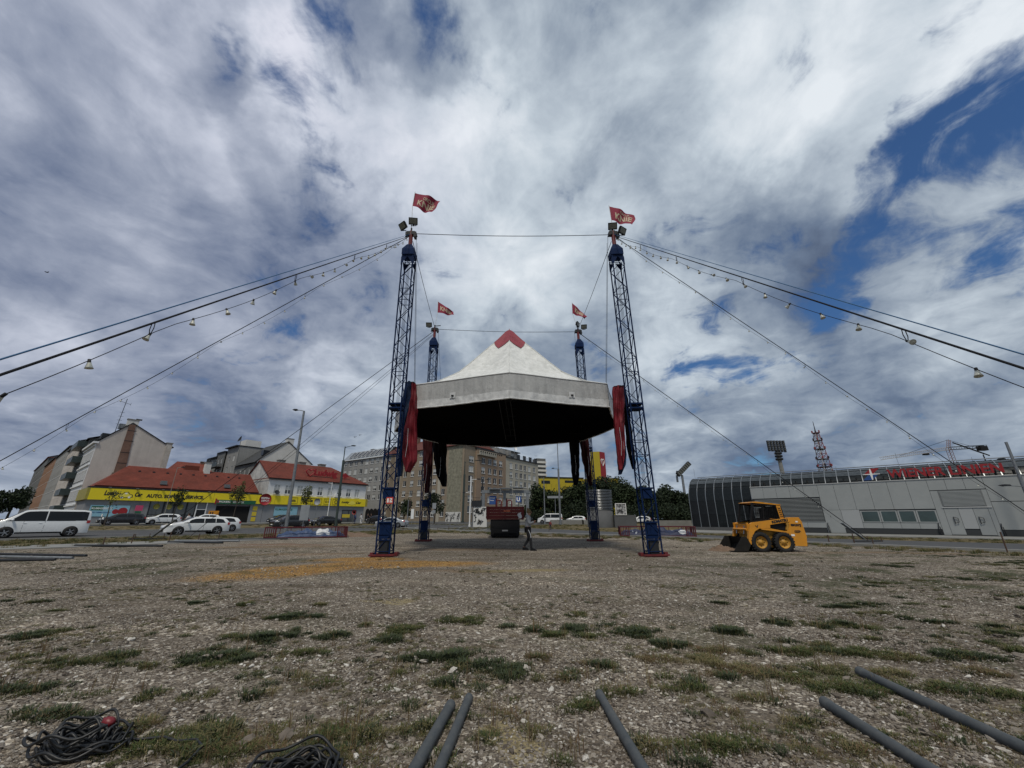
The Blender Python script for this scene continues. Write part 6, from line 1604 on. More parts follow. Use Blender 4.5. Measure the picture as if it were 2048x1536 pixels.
mass(t, M['brown'], 0, 9, 0, 10, 0, 12.0); gable_roof(t, M['rooftile'], 0, 9, 0, 10, 11.9, 15.4, .4, 2, 2)
MB().box(2.5, 5.5, .5, 4, 13, 14.3).build('roof_dormer', M['rooftile'], t)
chimney(t, M['brickwall'], 7, 5, 14.4, 15.9, .9, 0)

# ---- centre block
rowsD = [FD.z(836, v) for v in (1033.5, 1013, 992, 971.5, 952, 932.5, 913.5)]
rowsD = [r_ for r_ in rowsD if r_ + 1.6 < 20.2]
tB = thing('brown_corner_block', 'brown six storey corner block with a mottled mosaic strip behind the canopy', 'apartment block', FD.w(0), FD.ang)
cols = [FD.s(u) for u in (771, 789, 806, 820.5, 836, 852, 866, 884.5)]
s_m0 = FD.s(893)
facade(tB, M['brown'], FD.s(765), s_m0, 0, 20.1, cols, rowsD, 1.35, 1.55, 0, M['white'], 'two', True, blind=.35)
wall('mosaic_wall', M['mosaic'], tB, s_m0 + .01, -.75, 0, 20.1, [], -.04)
wall('corner_wall', M['brown'], tB, -.74, 0, 0, 20.1, [], 0)
for u in (795, 877): x = FD.s(u); MB().box(x - .5, x + .5, -.16, -.003, 0, 16.8).build('pilaster', M['beige'], tB)
mass(tB, M['brown'], FD.s(765), -.21, .25, 12, 0, 20.0)
gable_roof(tB, mat('dark_red_roof', (.10, .028, .02), .85, var=.25), FD.s(765), -.2, 0, 12, 20.1, 24.2, .5, 0, 3)
for x in (-8, -15, -24): chimney(tB, M['brickwall'], x, 5, 22.6, 25.2, 1.1, 2)
MB().box(FD.s(765), .1, -.02, .01, .0, .9).build('plinth', M['concrete'], tB)
# graffiti base
gf = MB(); rg = random.Random(8)
for k in range(26):
    x = rg.uniform(FD.s(892), -.6); z = rg.uniform(.8, 2.6)
    gf.tube([(x + rg.uniform(-.4, .4), -.07, z + rg.uniform(-.6, .6)) for _ in range(5)], .05, 4)
wall('graffiti_wall', M['whitewall'], tB, FD.s(893), -.5, .1, 3.1, [], -.065); gf.build('graffiti', M['black'], tB)
s1, s2, s3 = FC.s(948.5), FC.s(1008.5), FC.s(1075)
rowsC = [FC.z(986, v) for v in (1026, 1006, 987, 968.3, 950, 931.5, 913)]; rowsC = [r_ for r_ in rowsC if r_ + 1.6 < 19.9]
t = thing('corner_block_side', 'brown end bay of the corner block with one column of windows', 'apartment block', FC.w(0), FC.ang)
facade(t, M['brown'], .02, s1, 0, 20.1, [FC.s(940)], rowsC, 1.9, 1.6, 0, M['white'], 'two', True, blind=.4)
mass(t, M['brown'], .3, s1, .25, 10, 0, 20.05)
t = thing('salmon_block', 'salmon brown apartment block with planted roof balcony between the brown and the pale block', 'apartment block', FC.w(0), FC.ang)
facade(t, M['pink'], s1 + .02, s2, 0, 19.6, [FC.s(u) for u in (962, 975.5, 986.5, 998)], rowsC, 1.55, 1.6, -.5, M['white'], 'two', True, blind=.3)
mass(t, M['pink'], s1 + .02, s2, -.25, 10, 0, 19.5)
bb = MB().box(s1 + .1, FC.s(985), -1.3, -.5, 18.0, 18.2).build('roof_balcony', M['beige'], t)
MB().box(s1 + .1, FC.s(985), -1.3, -1.2, 18.2, 19.2).build('parapet', M['beige'], bb)
for k in range(11): 
    x = s1 + .6 + k * .95; MB().lathe([(0, .2), (.2, .1), (.2, -.1), (0, -.2)], 8, Matrix.Translation((x, -1.38, 18.9))).build('flower_pot', M['black'], bb)
gable_roof(t, M['darkmetal'], s1 + .1, s2 - .1, -.3, 10, 19.6, 22.8, .3)
for k in range(3): MB().box(s1 + 9 + k * 3, s1 + 10.4 + k * 3, -.4, 2, 19.7, 21.3).build('roof_dormer', M['greyfac'], t)
t = thing('pale_block', 'pale beige apartment block with roof terrace railing at the right end of the row', 'apartment block', FC.w(0), FC.ang)
facade(t, M['beige'], s2 + .02, s3, 0, 18.9, [FC.s(u) for u in (1019.5, 1031, 1040, 1048.5, 1057, 1067)], rowsC, 1.5, 1.65, -.45, M['white'], 'two', True, blind=.35)
mass(t, M['beige'], s2 + .02, s3, -.2, 12, 0, 18.8)
MB().box(s2, s3 + .3, -.7, .3, 18.9, 19.15).build('eaves', M['darkmetal'], t)
MB().box(s2 + .4, s3 - 9, 1.8, 9, 19.0, 21.6).build('attic', M['greyfac'], t); MB().box(s2 + .2, s3 - 8, 1.3, 9.4, 21.6, 21.85).build('attic_roof', M['darkmetal'], t)
for k in range(6): window(t, s2 + 3 + k * 3.6, 19.5, 1.8, 1.7, 1.66, M['darkmetal'], 'two', False)
rl = MB(); rl.tube([(s2, -.5, 20.1), (s3, -.5, 20.1), (s3, 8, 20.1)], .03, 4)
for k in range(30): x = s2 + (s3 - s2) * k / 29; rl.tube([(x, -.5, 19.1), (x, -.5, 20.1)], .02, 4)
rl.build('terrace_railing', M['galv'], t)
MB().lathe([(0, 0), (.5, .1), (.9, .35)], 14, Matrix.Translation((s2 + 6, .4, 22.6)) @ Matrix.Rotation(radians(70), 4, 'X')).tube([(s2 + 6, .5, 21), (s2 + 6, .5, 22.6)], .05, 5).build('satellite_dish', M['white'], t)
# grey block at the left of the row
t = thing('grey_block', 'grey apartment block with metal attic and slanted roof windows, left end of the row', 'apartment block', FD.w(0), FD.ang)
g0, g1 = FD.s(676), FD.s(765) - .02
rowsG = [FD.z(725, v) for v in (1018, 1001, 983, 964.5, 947.5, 930)]
facade(t, M['greyfac'], g0, g1, 0, 20.0, [FD.s(u) for u in (683, 693, 703.5, 714.5, 725.5, 736, 747, 758)], rowsG[1:], 1.5, 1.6, -.1, M['white'], 'two', True, blind=.4)
mass(t, M['greyfac'], g0, g1, .15, 12, 0, 19.9)
MB().add([(g0, -.4, 20.0), (g1, -.4, 20.0), (g1, 2.6, 23.2), (g0, 2.6, 23.2), (g1, 12, 23.2), (g0, 12, 23.2)], [(0, 1, 2, 3), (3, 2, 4, 5)]).build('attic_roof', mat('pale_zinc_roof', (.30, .33, .35), .4, metal=.4, var=.1), t)
MB().box(g0, g1, -.55, -.35, 19.85, 20.05).build('gutter', M['white'], t)
for k in range(9):
    x = g0 + 3 + k * (g1 - g0 - 5) / 8
    rw1 = MB().add([(x, -.05, 20.75), (x + 1.3, -.05, 20.75), (x + 1.3, 2.0, 22.9), (x, 2.0, 22.9)], [(0, 1, 2, 3)]).build('roof_window', M['glass'], t)
    fr = MB(); 
    for a_, b_ in (((x, -.05, 20.72), (x + 1.3, -.05, 20.72)), ((x, 2.0, 22.9), (x + 1.3, 2.0, 22.9)), ((x, -.05, 20.72), (x, 2.0, 22.9)), ((x + 1.3, -.05, 20.72), (x + 1.3, 2.0, 22.9))): fr.bar(a_, b_, .09)
    fr.build('frame', M['white'], rw1)
for k in range(4):
    x = FD.s(735 + 7.5 * k, v=1030)
    pr = [(x - 1.0, .3), (x + 1.0, .3), (x + 1.0, 3.4)] + [(x + 1.0 * cos(a), 3.4 + 1.0 * sin(a)) for a in [pi * i / 8 for i in range(1, 8)]] + [(x - 1.0, 3.4)]
    MB().prism(pr, -.14, -.11).build('arcade_shade', M['black'], t)  # flat black sheet stands in for the shade inside the arcade
chimney(t, M['darkmetal'], g0 + 5, 8, 22.8, 24.6, 1.6, 0)
MB().tube([(g0 + 26, 4, 23), (g0 + 26, 4, 26.5)], .05, 5).tube([(g0 + 25.2, 4, 26), (g0 + 26.8, 4, 26)], .04, 4).tube([(g0 + 25.5, 4, 25.4), (g0 + 26.5, 4, 25.4)], .04, 4).build('roof_antenna', M['darkmetal'], t)

# ---- tower block, yellow store with pylon
FT = Fr(1081, 210, 20)
t = thing('tower_block', 'distant slender tower block with pale balcony bands beside the pale apartment block', 'tower block', FT.w(-1.6), FT.ang)
mass(t, M['darkfac'], 0, 5.6, 0, 6, 0, 34)
for k in range(12): MB().box(-.15, 5.8, -.6, -.003, 6 + k * 2.3, 7.1 + k * 2.3).build('balcony_band', M['whitewall'], t)
Y0 = Fr(1080, 165, 14)
t = thing('furniture_store', 'flat yellow clad store building behind the trees', 'store', Y0.w(0), Y0.ang)
zst = Y0.z(1087, 955)
mass(t, M['signyd'], 0, 21, 0, 12, 0, zst, 'cladding')
mass(t, M['signyd'], 24, 38, -1, 12, 0, zst * 1.02, 'cladding')
MB().box(1.0, 5.0, -.08, -.003, zst - 2.6, zst - 1.3).build('window_band', M['glass'], t); MB().box(12, 20, -.08, -.003, zst - 2.0, zst - 1.0).build('window_band', M['glass'], t)
MB().box(-.2, 21.2, -.3, .0, zst, zst + .4).build('roof_edge', M['darkmetal'], t)
for k in range(9): MB().box(2.2 * k + 1.2 - .03, 2.2 * k + 1.2 + .03, -.03, -.003, 2, zst - 2.7).build('cladding_joint', M['darkmetal'], t)
xa = Y0.s(1178, -2, 952)
lettering('lettering', 'HORN', t, xa, -2, Y0.z(1190, 957, -2), Y0.s(1203, -2, 952) - xa, 1.7, M['signr'], .2, .04)
Py = Fr(1208.5, 160, 0)
zp = Py.z(1208, 903)
ctr = Py.w(0)
t = thing('sign_pylon', 'tall square pylon, yellow on one side and red with a white heart on the other', 'pylon', tuple(ctr), radians(-14))
# corner towards the camera at the local origin: yellow face to the left, red face to the right
MB().add([(-4.0, .3, 0), (0, 0, 0), (0, 0, zp), (-4.0, .3, zp)], [(0, 1, 2, 3)]).build('yellow_face', mat('pylon_yellow', (.40, .31, .01), .5, var=.06), t)
MB().add([(0, 0, 0), (2.2, 3.4, 0), (2.2, 3.4, zp), (0, 0, zp)], [(0, 1, 2, 3)]).add([(2.2, 3.4, 0), (-3, 4, 0), (-3, 4, zp), (2.2, 3.4, zp)], [(0, 1, 2, 3)]).add([(-3, 4, 0), (-4, .3, 0), (-4, .3, zp), (-3, 4, zp)], [(0, 1, 2, 3)]).add([(-4, .3, zp), (0, 0, zp), (2.2, 3.4, zp), (-3, 4, zp)], [(0, 1, 2, 3)]).build('red_face', M['signr'], t)
hp = []
for k in range(25):
    a = 2 * pi * k / 24; hx = 16 * sin(a) ** 3 / 17; hz = (13 * cos(a) - 5 * cos(2 * a) - 2 * cos(3 * a) - cos(4 * a)) / 17
    hp.append(Vector((1.1 + hx * .7, 1.7 + hx * 1.05 - .1, zp - 4.4 + hz * 1.8)))
MB().tube(hp, .16, 5).tube([hp[3] * .5 + hp[20] * .5, hp[6] * .4 + hp[12] * .6], .16, 5).build('heart', M['inkwhite'], t)

# ---- transport hall on the right
t = thing('transport_hall', 'long transport hall with light grey panel wall and curved dark glazed roof', 'hall', FW.w(0), FW.ang)
NP = 42; SPN = 1.145; x_end = .55 + NP * SPN
ZT, RC = 7.15, 3.3                      # curved front: vertical to ZT-RC then quarter circle
def tube_pt(x, a, out=0.):             # a 0..1 vertical part, 1..2 quarter circle, 2..3 flat top
    if a <= 1: return (x, 0 - out, (ZT - RC) * a)
    if a <= 2:
        q = (a - 1) * pi / 2; return (x, RC - (RC + out) * cos(q), ZT - RC + (RC + out) * sin(q))
    return (x, RC + (a - 2) * 9, ZT + out)
As = [0, .35, .7, 1, 1.15, 1.3, 1.45, 1.6, 1.75, 1.9, 2.0, 3.0]
cut = FW.s(1505, 0, 1010)
gp_ = MB().grid(lambda i, j: tube_pt(0.01 + i * (SPN - .02), [1, 1.17, 1.34, 1.5][int(round(j * 3))]), 1, 3).mesh('glazing_panel', M['tubeglass'])
mp_ = MB().grid(lambda i, j: tube_pt(0.01 + i * (SPN - .02), [1.5, 1.6, 1.72, 1.84, 1.94, 2.0][int(round(j * 5))], .01), 1, 5).mesh('roof_cladding_panel', M['tubemetal'])
tp_ = MB().grid(lambda i, j: tube_pt(0.01 + i * (SPN - .02), 2 + j, .01), 1, 1).mesh('roof_panel', M['tubemetal'])
lp_ = MB().grid(lambda i, j: tube_pt(.01 + i * (SPN - .02), .52 + j * .48), 1, 1).mesh('glazing_panel', M['tubeglass'])
lq_ = MB().grid(lambda i, j: tube_pt(.01 + i * (SPN - .02), 0.08 + j * .43), 1, 1).mesh('glazing_panel', M['tubeglass'])
lv = MB()
for k in range(30): z = .35 + k * .115; lv.box(.05, SPN - .05, -.03, .03, z, z + .055)
lv_ = lv.mesh('louvre_panel', M['darkmetal'])
rib = MB().grid(lambda i, j: tube_pt(-.04 + i * .08, As[int(round(j * 10))], .07), 1, 10)
for side in (-.04, .04):
    rib.grid(lambda i, j: tube_pt(side, As[int(round(j * 10))], .07 * i), 1, 10)
ribm = rib.mesh('rib', mat('polished_steel_rib', (.27, .285, .295), .35, metal=.8))
hor = MB()
for a in (.52, 1.0, 1.35, 1.5, 1.7, 1.85): y, z = tube_pt(0, a, .03)[1:]; hor.box(0, SPN, y - .02, y + .03, z - .02, z + .02)
horm = hor.mesh('glazing_bar', M['darkmetal'])
for k in range(NP):
    x = .5 + k * SPN
    place(gp_, 'glazing_panel', t, (x, 0, 0)); place(mp_, 'roof_cladding_panel', t, (x, 0, 0)); place(tp_, 'roof_panel', t, (x, 0, 0)); place(ribm, 'rib', t, (x, 0, 0)); place(horm, 'glazing_bar', t, (x, 0, 0))
    if x < cut + 1:
        place(lp_, 'glazing_panel', t, (x, 0, 0)); place(lv_ if k < 3 else lq_, 'louvre_panel' if k < 3 else 'glazing_panel', t, (x, 0, 0))
    else: place(lp_, 'glazing_panel', t, (x, 0, 0))
# end wall of the vault, plinth, interior mass
ew = MB(); pr = [tube_pt(0, a) for a in As]
ew.add([(.46, y, z) for _, y, z in pr] + [(.46, RC + 9, 0)], [tuple(range(len(pr) + 1))]); ew.build('end_wall', M['tubeglass'], t)
MB().box(.6, x_end, .35, 12, 0, 3.6).build('inner_wall', M['halldark'], t)
MB().box(.3, cut + 1, -.25, .05, -.2, .35).build('plinth', M['concreted'], t)
# things seen dimly inside the glazing, e.g. stacked pale boxes
# front panel wall
WYO = -1.0
xL, xR = FW.s(1504, WYO, 1000), FW.s(2048, WYO, 1000) + 14
xJ, xD, xE = FW.s(1643, WYO, 1010), FW.s(1872, WYO, 1020), FW.s(1992, WYO, 1030)
ZW = 5.28
hp_, hq = M['hallpanel'], M['hallpanel']
def panel(x0, x1, z0, z1, name='wall_panel', m=None, y=WYO):
    return MB().box(x0 + .012, x1 - .012, y, y + .08, z0 + .012, z1 - .012).build(name, m or hp_, t)
MB().box(xL + .02, xR, WYO + .05, WYO + .5, -.3, ZW - .02).build('wall_core', M['halldark'], t)
def XW(u, v=1000): return FW.s(u, WYO, v)
def ZZ(u, v): return FW.z(u, v, WYO)
# louvre field
la, lb = xL, xJ
lz0, lz1 = ZZ(1600, 1043), ZZ(1600, 996)
xs_ = [xL + (xJ - xL) * k / 5 for k in range(6)]
for a, b in zip(xs_, xs_[1:]): panel(a, b, lz1 + .05, ZW)
nl = 18
slat = MB().box(0, lb - la - .1, -.05, .03, 0, .055).mesh('louvre_slat', hp_)
for k in range(nl): place(slat, 'louvre_slat', t, (la + .05, WYO, lz0 + (lz1 - lz0) * k / nl))
a0 = la
for k in range(4): b = xL + (xJ - xL) * (k + 1) / 4; panel(a0, b, .45, lz0 - .03); a0 = b
# tall panels, window band, door zone (surveyed joint lines)
top = [(1640, 965), (1672, 965), (1704, 965), (1738, 965), (1773, 965), (1810, 965), (1847, 965)]
xs_ = [xJ + (xD - xJ) * k / 6 for k in range(7)]
mid = ZZ(1750, 1019)
for a, b in zip(xs_, xs_[1:]): panel(a, b, mid, ZW)
xq = xs_[0] + (XW(1722, 1033) - xs_[0]) * .5
panel(xs_[0], xq, -.1, mid); panel(xq, XW(1722, 1033), .45, mid, m=mat('new_pale_hall_panel', (.36, .375, .38), .45, metal=.1))
wz0, wz1 = ZZ(1780, 1045), ZZ(1780, 1021)
wx = [XW(u, 1033) for u in (1722, 1761, 1797, 1834)] + [xD]
for a, b in zip(wx, wx[1:]):
    fr = MB().box(a + .02, b - .02, WYO - .03, WYO + .02, wz1 - .09, wz1).box(a + .02, b - .02, WYO - .03, WYO + .02, wz0, wz0 + .09).box(a + .02, a + .14, WYO - .03, WYO + .02, wz0 + .09, wz1 - .09).box(b - .14, b - .02, WYO - .03, WYO + .02, wz0 + .09, wz1 - .09).build('window', hp_, t)
    MB().box(a + .14, b - .14, WYO - .01, WYO + .01, wz0 + .09, wz1 - .09).build('pane', mat('hall_window_glass', (.035, .055, .055), .1, spec=.7, col2=(.05, .08, .08), vscale=.4), fr)
    panel(a, b, .45, wz0 - .02)
    panel(a, b, wz1 + .02, mid - .0) if mid > wz1 + .15 else None
# door zone
dz = [XW(u, 1000) for u in (1850, 1893, 1935, 1975, 2018)]
dzt = ZZ(1920, 980)
for k in range(3): panel(xD + (xE - xD) * k / 3, xD + (xE - xD) * (k + 1) / 3, dzt + .05, ZW)
lvz0, lvz1 = ZZ(1920, 1013), dzt
la2, lb2 = xD + .55, xE - .35
panel(xD, la2, -.1, dzt); panel(lb2, xE, -.1, dzt)
MB().box(la2, lb2, WYO - .02, WYO + .02, lvz0, lvz1).build('shutter_box', mat('shutter_grey', (.2, .21, .21), .5, metal=.3), t)
sl2 = MB().box(0, lb2 - la2 - .2, -.05, .0, 0, .07).mesh('shutter_slat', hp_)
for k in range(12): place(sl2, 'shutter_slat', t, (la2 + .1, WYO - .02, lvz0 + .08 + (lvz1 - lvz0 - .15) * k / 12))
MB().box(la2 - .1, lb2 + .3, WYO - .06, WYO, lvz0 - .12, lvz0 - .02).build('door_lintel', mat('pale_trim', (.42, .43, .43), .4), t)
for i in range(3):
    a, b = la2 + (lb2 - la2) * i / 3, la2 + (lb2 - la2) * (i + 1) / 3
    o = panel(a, b, -.05 if i != 1 else .5, lvz0 - .14, 'door', mat('new_pale_hall_panel', (.36, .375, .38), .45) if i == 1 else None)
    if i != 1:
        hx = b - .35 if i == 0 else a + .35
        MB().tube([(hx - .15, WYO - .02, 1.6), (hx - .15, WYO - .1, 1.6), (hx - .15, WYO - .1, 1.0), (hx - .15, WYO - .02, 1.0)], .03, 6).tube([(hx - .15, WYO - .1, 1.58), (hx + .12, WYO - .1, 1.5), (hx + .12, WYO - .1, 1.1), (hx - .15, WYO - .1, 1.02)], .025, 6).build('handle', M['darkmetal'], o)
a = xE
xr_ = [a + k * 2.2 for k in range(7)]
for a_, b_ in zip(xr_, xr_[1:]): panel(a_, b_, .45 + (0 if a_ == a else 0), 2.95); panel(a_, b_, 2.98, ZW)
MB().box(xL, xR, WYO - .06, WYO + .55, ZW - .01, ZW + .07).build('wall_coping', mat('pale_trim', (.42, .43, .43), .4), t)
for k in range(int((xR - xL) / 1.145)):
    x = xL + .4 + k * 1.145; MB().box(x, x + .1, WYO + .25, WYO + .9, ZW + .07, ZW + .55).build('roof_bracket', M['black'], t)
for u in (1655, 1875, 2000):
    x = XW(u, 1045); MB().tube([(x, WYO - .05, -.1), (x - .05, WYO - .15, .5), (x + .02, WYO - .08, 1.0)], .04, 5).tube([(x + .1, WYO - .05, -.1), (x + .05, WYO - .2, .7)], .03, 5).build('downpipe', M['darkmetal'], t)
MB().box(xL, xR, WYO + .03, WYO + .06, -.3, .42).build('plinth', M['halldark'], t)
MB().tube([(1.0, RC, ZT + .2), (x_end, RC, ZT + .2)], .05, 5).build('roof_rail', M['galv'], t)
for k in range(0, NP, 5): MB().tube([(.5 + k * SPN, RC + .5, ZT), (.5 + k * SPN, RC + .5, ZT + (.5 if k % 2 else 1.6))], .015, 4).build('lightning_rod', M['galv'], t)
# sign
sg = thing('roof_sign', 'large red lettering with red and blue arrow emblem on the hall roof', 'sign', FW.w(0), FW.ang)
yS = -.9
def SW(u, v=940): return FW.s(u, yS, v)
def ZS(u, v): return FW.z(u, v, yS)
z_a, z_b = ZS(1830, 953.5), ZS(1830, 936)
lettering('lettering', 'WIENER', sg, SW(1772), yS, z_a, SW(1889) - SW(1772), z_b - z_a, M['signr'], .14, .03)
lettering('lettering', 'LINIEN', sg, SW(1898), yS, z_a, SW(2008) - SW(1898), z_b - z_a, M['signr'], .14, .03)
x0, x1 = SW(1720), SW(1760); xm, zm = (x0 + x1) / 2, (z_a + z_b) / 2 + .05
MB().prism([(x0 + .25, zm + .04), (x0 + .85, z_b + .22), (x1 - .05, z_b + .22), (x1 - .65, zm + .04)], yS - .06, yS + .06).build('red_arrow', M['signr'], sg)
MB().prism([(x0 + .6, zm - .04), (x0, z_a - .12), (x1 - .85, z_a - .12), (x1 - .25, zm - .04)], yS - .06, yS + .06).build('blue_arrow', M['signb'], sg)
MB().prism([(xm - .05, zm + .6), (xm + .05, zm + .6), (xm + .1, zm + .05), (x1 - .1, zm + .03), (x1 - .1, zm - .03), (xm + .1, zm - .05), (xm + .05, zm - .6), (xm - .05, zm - .6), (xm - .1, zm - .05), (x0 + .1, zm - .03), (x0 + .1, zm + .03), (xm - .1, zm + .05)], yS - .08, yS - .065).build('white_star', M['inkwhite'], sg)
sf_ = MB()
for k in range(18): x = SW(1775) + (SW(2006) - SW(1775)) * k / 17; sf_.bar((x, yS + .1, ZW + .05), (x, yS + .1, z_b - .1), .05)
sf_.bar((SW(1770), yS + .1, z_a + .1), (SW(2008), yS + .1, z_a + .1), .05); sf_.bar((SW(1770), yS + .1, z_b - .12), (SW(2008), yS + .1, z_b - .12), .05)
sf_.build('sign_frame', M['darkmetal'], sg)

# ---- ribbed metal cylinder on concrete, poster
Cy = Fr(1206, 62, 0)
t = thing('vent_cylinder', 'ribbed stainless steel ventilation cylinder on a dark concrete base', 'vent shaft', Cy.w(0, 2.1))
r_ = 2.12; zb0 = 2.8
MB().lathe([(r_ - .1, zb0), (r_ - .1, 5.85)], 40).build('inner_drum', M['darkmetal'], t)
rg_ = MB().lathe([(r_ - .1, 0), (r_ + .05, .03), (r_ + .05, .12), (r_ - .1, .16)], 48).mesh('steel_ring', M['steel'])
for k in range(13): place(rg_, 'steel_ring', t, (0, 0, zb0 + .02 + k * .238))
MB().lathe([(0, 5.87), (r_ + .06, 5.87), (r_ + .06, 5.95), (0, 5.95)], 40).build('drum_lid', M['steel'], t)
MB().lathe([(0, zb0 - .003), (r_ - .02, zb0 - .003), (r_ - .02, -.3)], 40).build('concrete_base', M['concreted'], t)
t2 = thing('concrete_block', 'low dark concrete block right of the ribbed cylinder', 'concrete block', Cy.w(1.9, .2))
MB().box(0, 3.5, 0, 4, -.3, 2.0).build('block', M['concreted'], t2)
t3 = thing('poster_board', 'framed black and white photo poster standing on the concrete block', 'poster', Cy.w(2.15, .1, 2.0))
MB().box(0, 1.75, 0, .12, 0, 1.8).build('frame', M['inkwhite'], t3)
def poster_mat():
    m = bpy.data.materials.new('black_white_photo_print'); m.use_nodes = True
    t_ = NT(m.node_tree); b = m.node_tree.nodes['Principled BSDF']; tc = t_.new('ShaderNodeTexCoord').outputs['Object']
    t_.link(t_.ramp(t_.noise(tc, 2.6, 4, .6, .6), [(.42, (.02, .02, .02)), (.5, (.15, .15, .15)), (.58, (.45, .45, .45))]), b.inputs['Base Color']); return m
MB().box(.09, 1.66, -.01, -.003, .09, 1.71).build('photo_print', poster_mat(), t3)
# ------------------------------------------------------------------ vehicles
def car_profile(kind):
    # length, width, height, profile of the top line (x from rear 0 to front L), belt line, wheel positions, windows
    if kind == 'van':
        return dict(L=5.1, W=.96, H=1.95, belt=1.14, tuck=.87, top=[(0, .95), (.02, 1.55), (.12, 1.86), (.5, 1.93), (2.4, 1.95), (3.35, 1.90), (3.6, 1.80), (4.25, 1.28), (4.45, 1.16), (4.95, 1.02), (5.06, .78), (5.1, .6)],
                    wheels=(.95, 4.15), r=.345, side=[(.22, 2.35), (2.42, 3.45)], front=(3.45, 4.35), ws=(3.6, 4.33), rear=(.02, .14))
    if kind == 'estate':
        return dict(L=4.7, W=.91, H=1.47, belt=.98, tuck=.76, top=[(0, .75), (.03, .98), (.25, 1.20), (.45, 1.38), (.9, 1.44), (2.1, 1.47), (2.7, 1.43), (3.0, 1.33), (3.62, 1.03), (4.2, .93), (4.55, .80), (4.68, .62), (4.7, .5)],
                    wheels=(.95, 3.75), r=.335, side=[(.42, 1.15), (1.2, 2.0), (2.05, 2.95)], front=(2.95, 3.55), ws=(2.78, 3.60), rear=(.1, .42))
    if kind == 'suv':
        return dict(L=4.5, W=.93, H=1.66, belt=1.08, tuck=.80, top=[(0, .8), (.03, 1.08), (.2, 1.38), (.4, 1.55), (1.0, 1.64), (2.1, 1.66), (2.6, 1.60), (2.9, 1.48), (3.5, 1.14), (4.1, 1.03), (4.38, .90), (4.49, .7), (4.5, .55)],
                    wheels=(.9, 3.6), r=.365, side=[(.40, 1.1), (1.15, 1.95), (2.0, 2.85)], front=(2.85, 3.45), ws=(2.7, 3.48), rear=(.08, .36))
    if kind == 'hatch':
        return dict(L=4.2, W=.89, H=1.46, belt=.96, tuck=.76, top=[(0, .7), (.03, .95), (.22, 1.2), (.42, 1.36), (.9, 1.43), (1.9, 1.46), (2.4, 1.40), (2.7, 1.29), (3.2, 1.02), (3.75, .93), (4.05, .80), (4.18, .62), (4.2, .5)],
                    wheels=(.8, 3.3), r=.32, side=[(.55, 1.6), (1.65, 2.55)], front=(2.55, 3.15), ws=(2.45, 3.18), rear=(.08, .4))
    return dict(L=4.7, W=.92, H=1.43, belt=.95, tuck=.76, top=[(0, .7), (.03, .93), (.35, 1.02), (.9, 1.13), (1.3, 1.32), (1.8, 1.41), (2.5, 1.43), (2.8, 1.38), (3.05, 1.28), (3.65, 1.00), (4.2, .91), (4.55, .78), (4.68, .6), (4.7, .48)],
                wheels=(.95, 3.75), r=.33, side=[(1.05, 1.85), (1.9, 2.85)], front=(2.85, 3.55), ws=(2.78, 3.62), rear=(.85, 1.35))
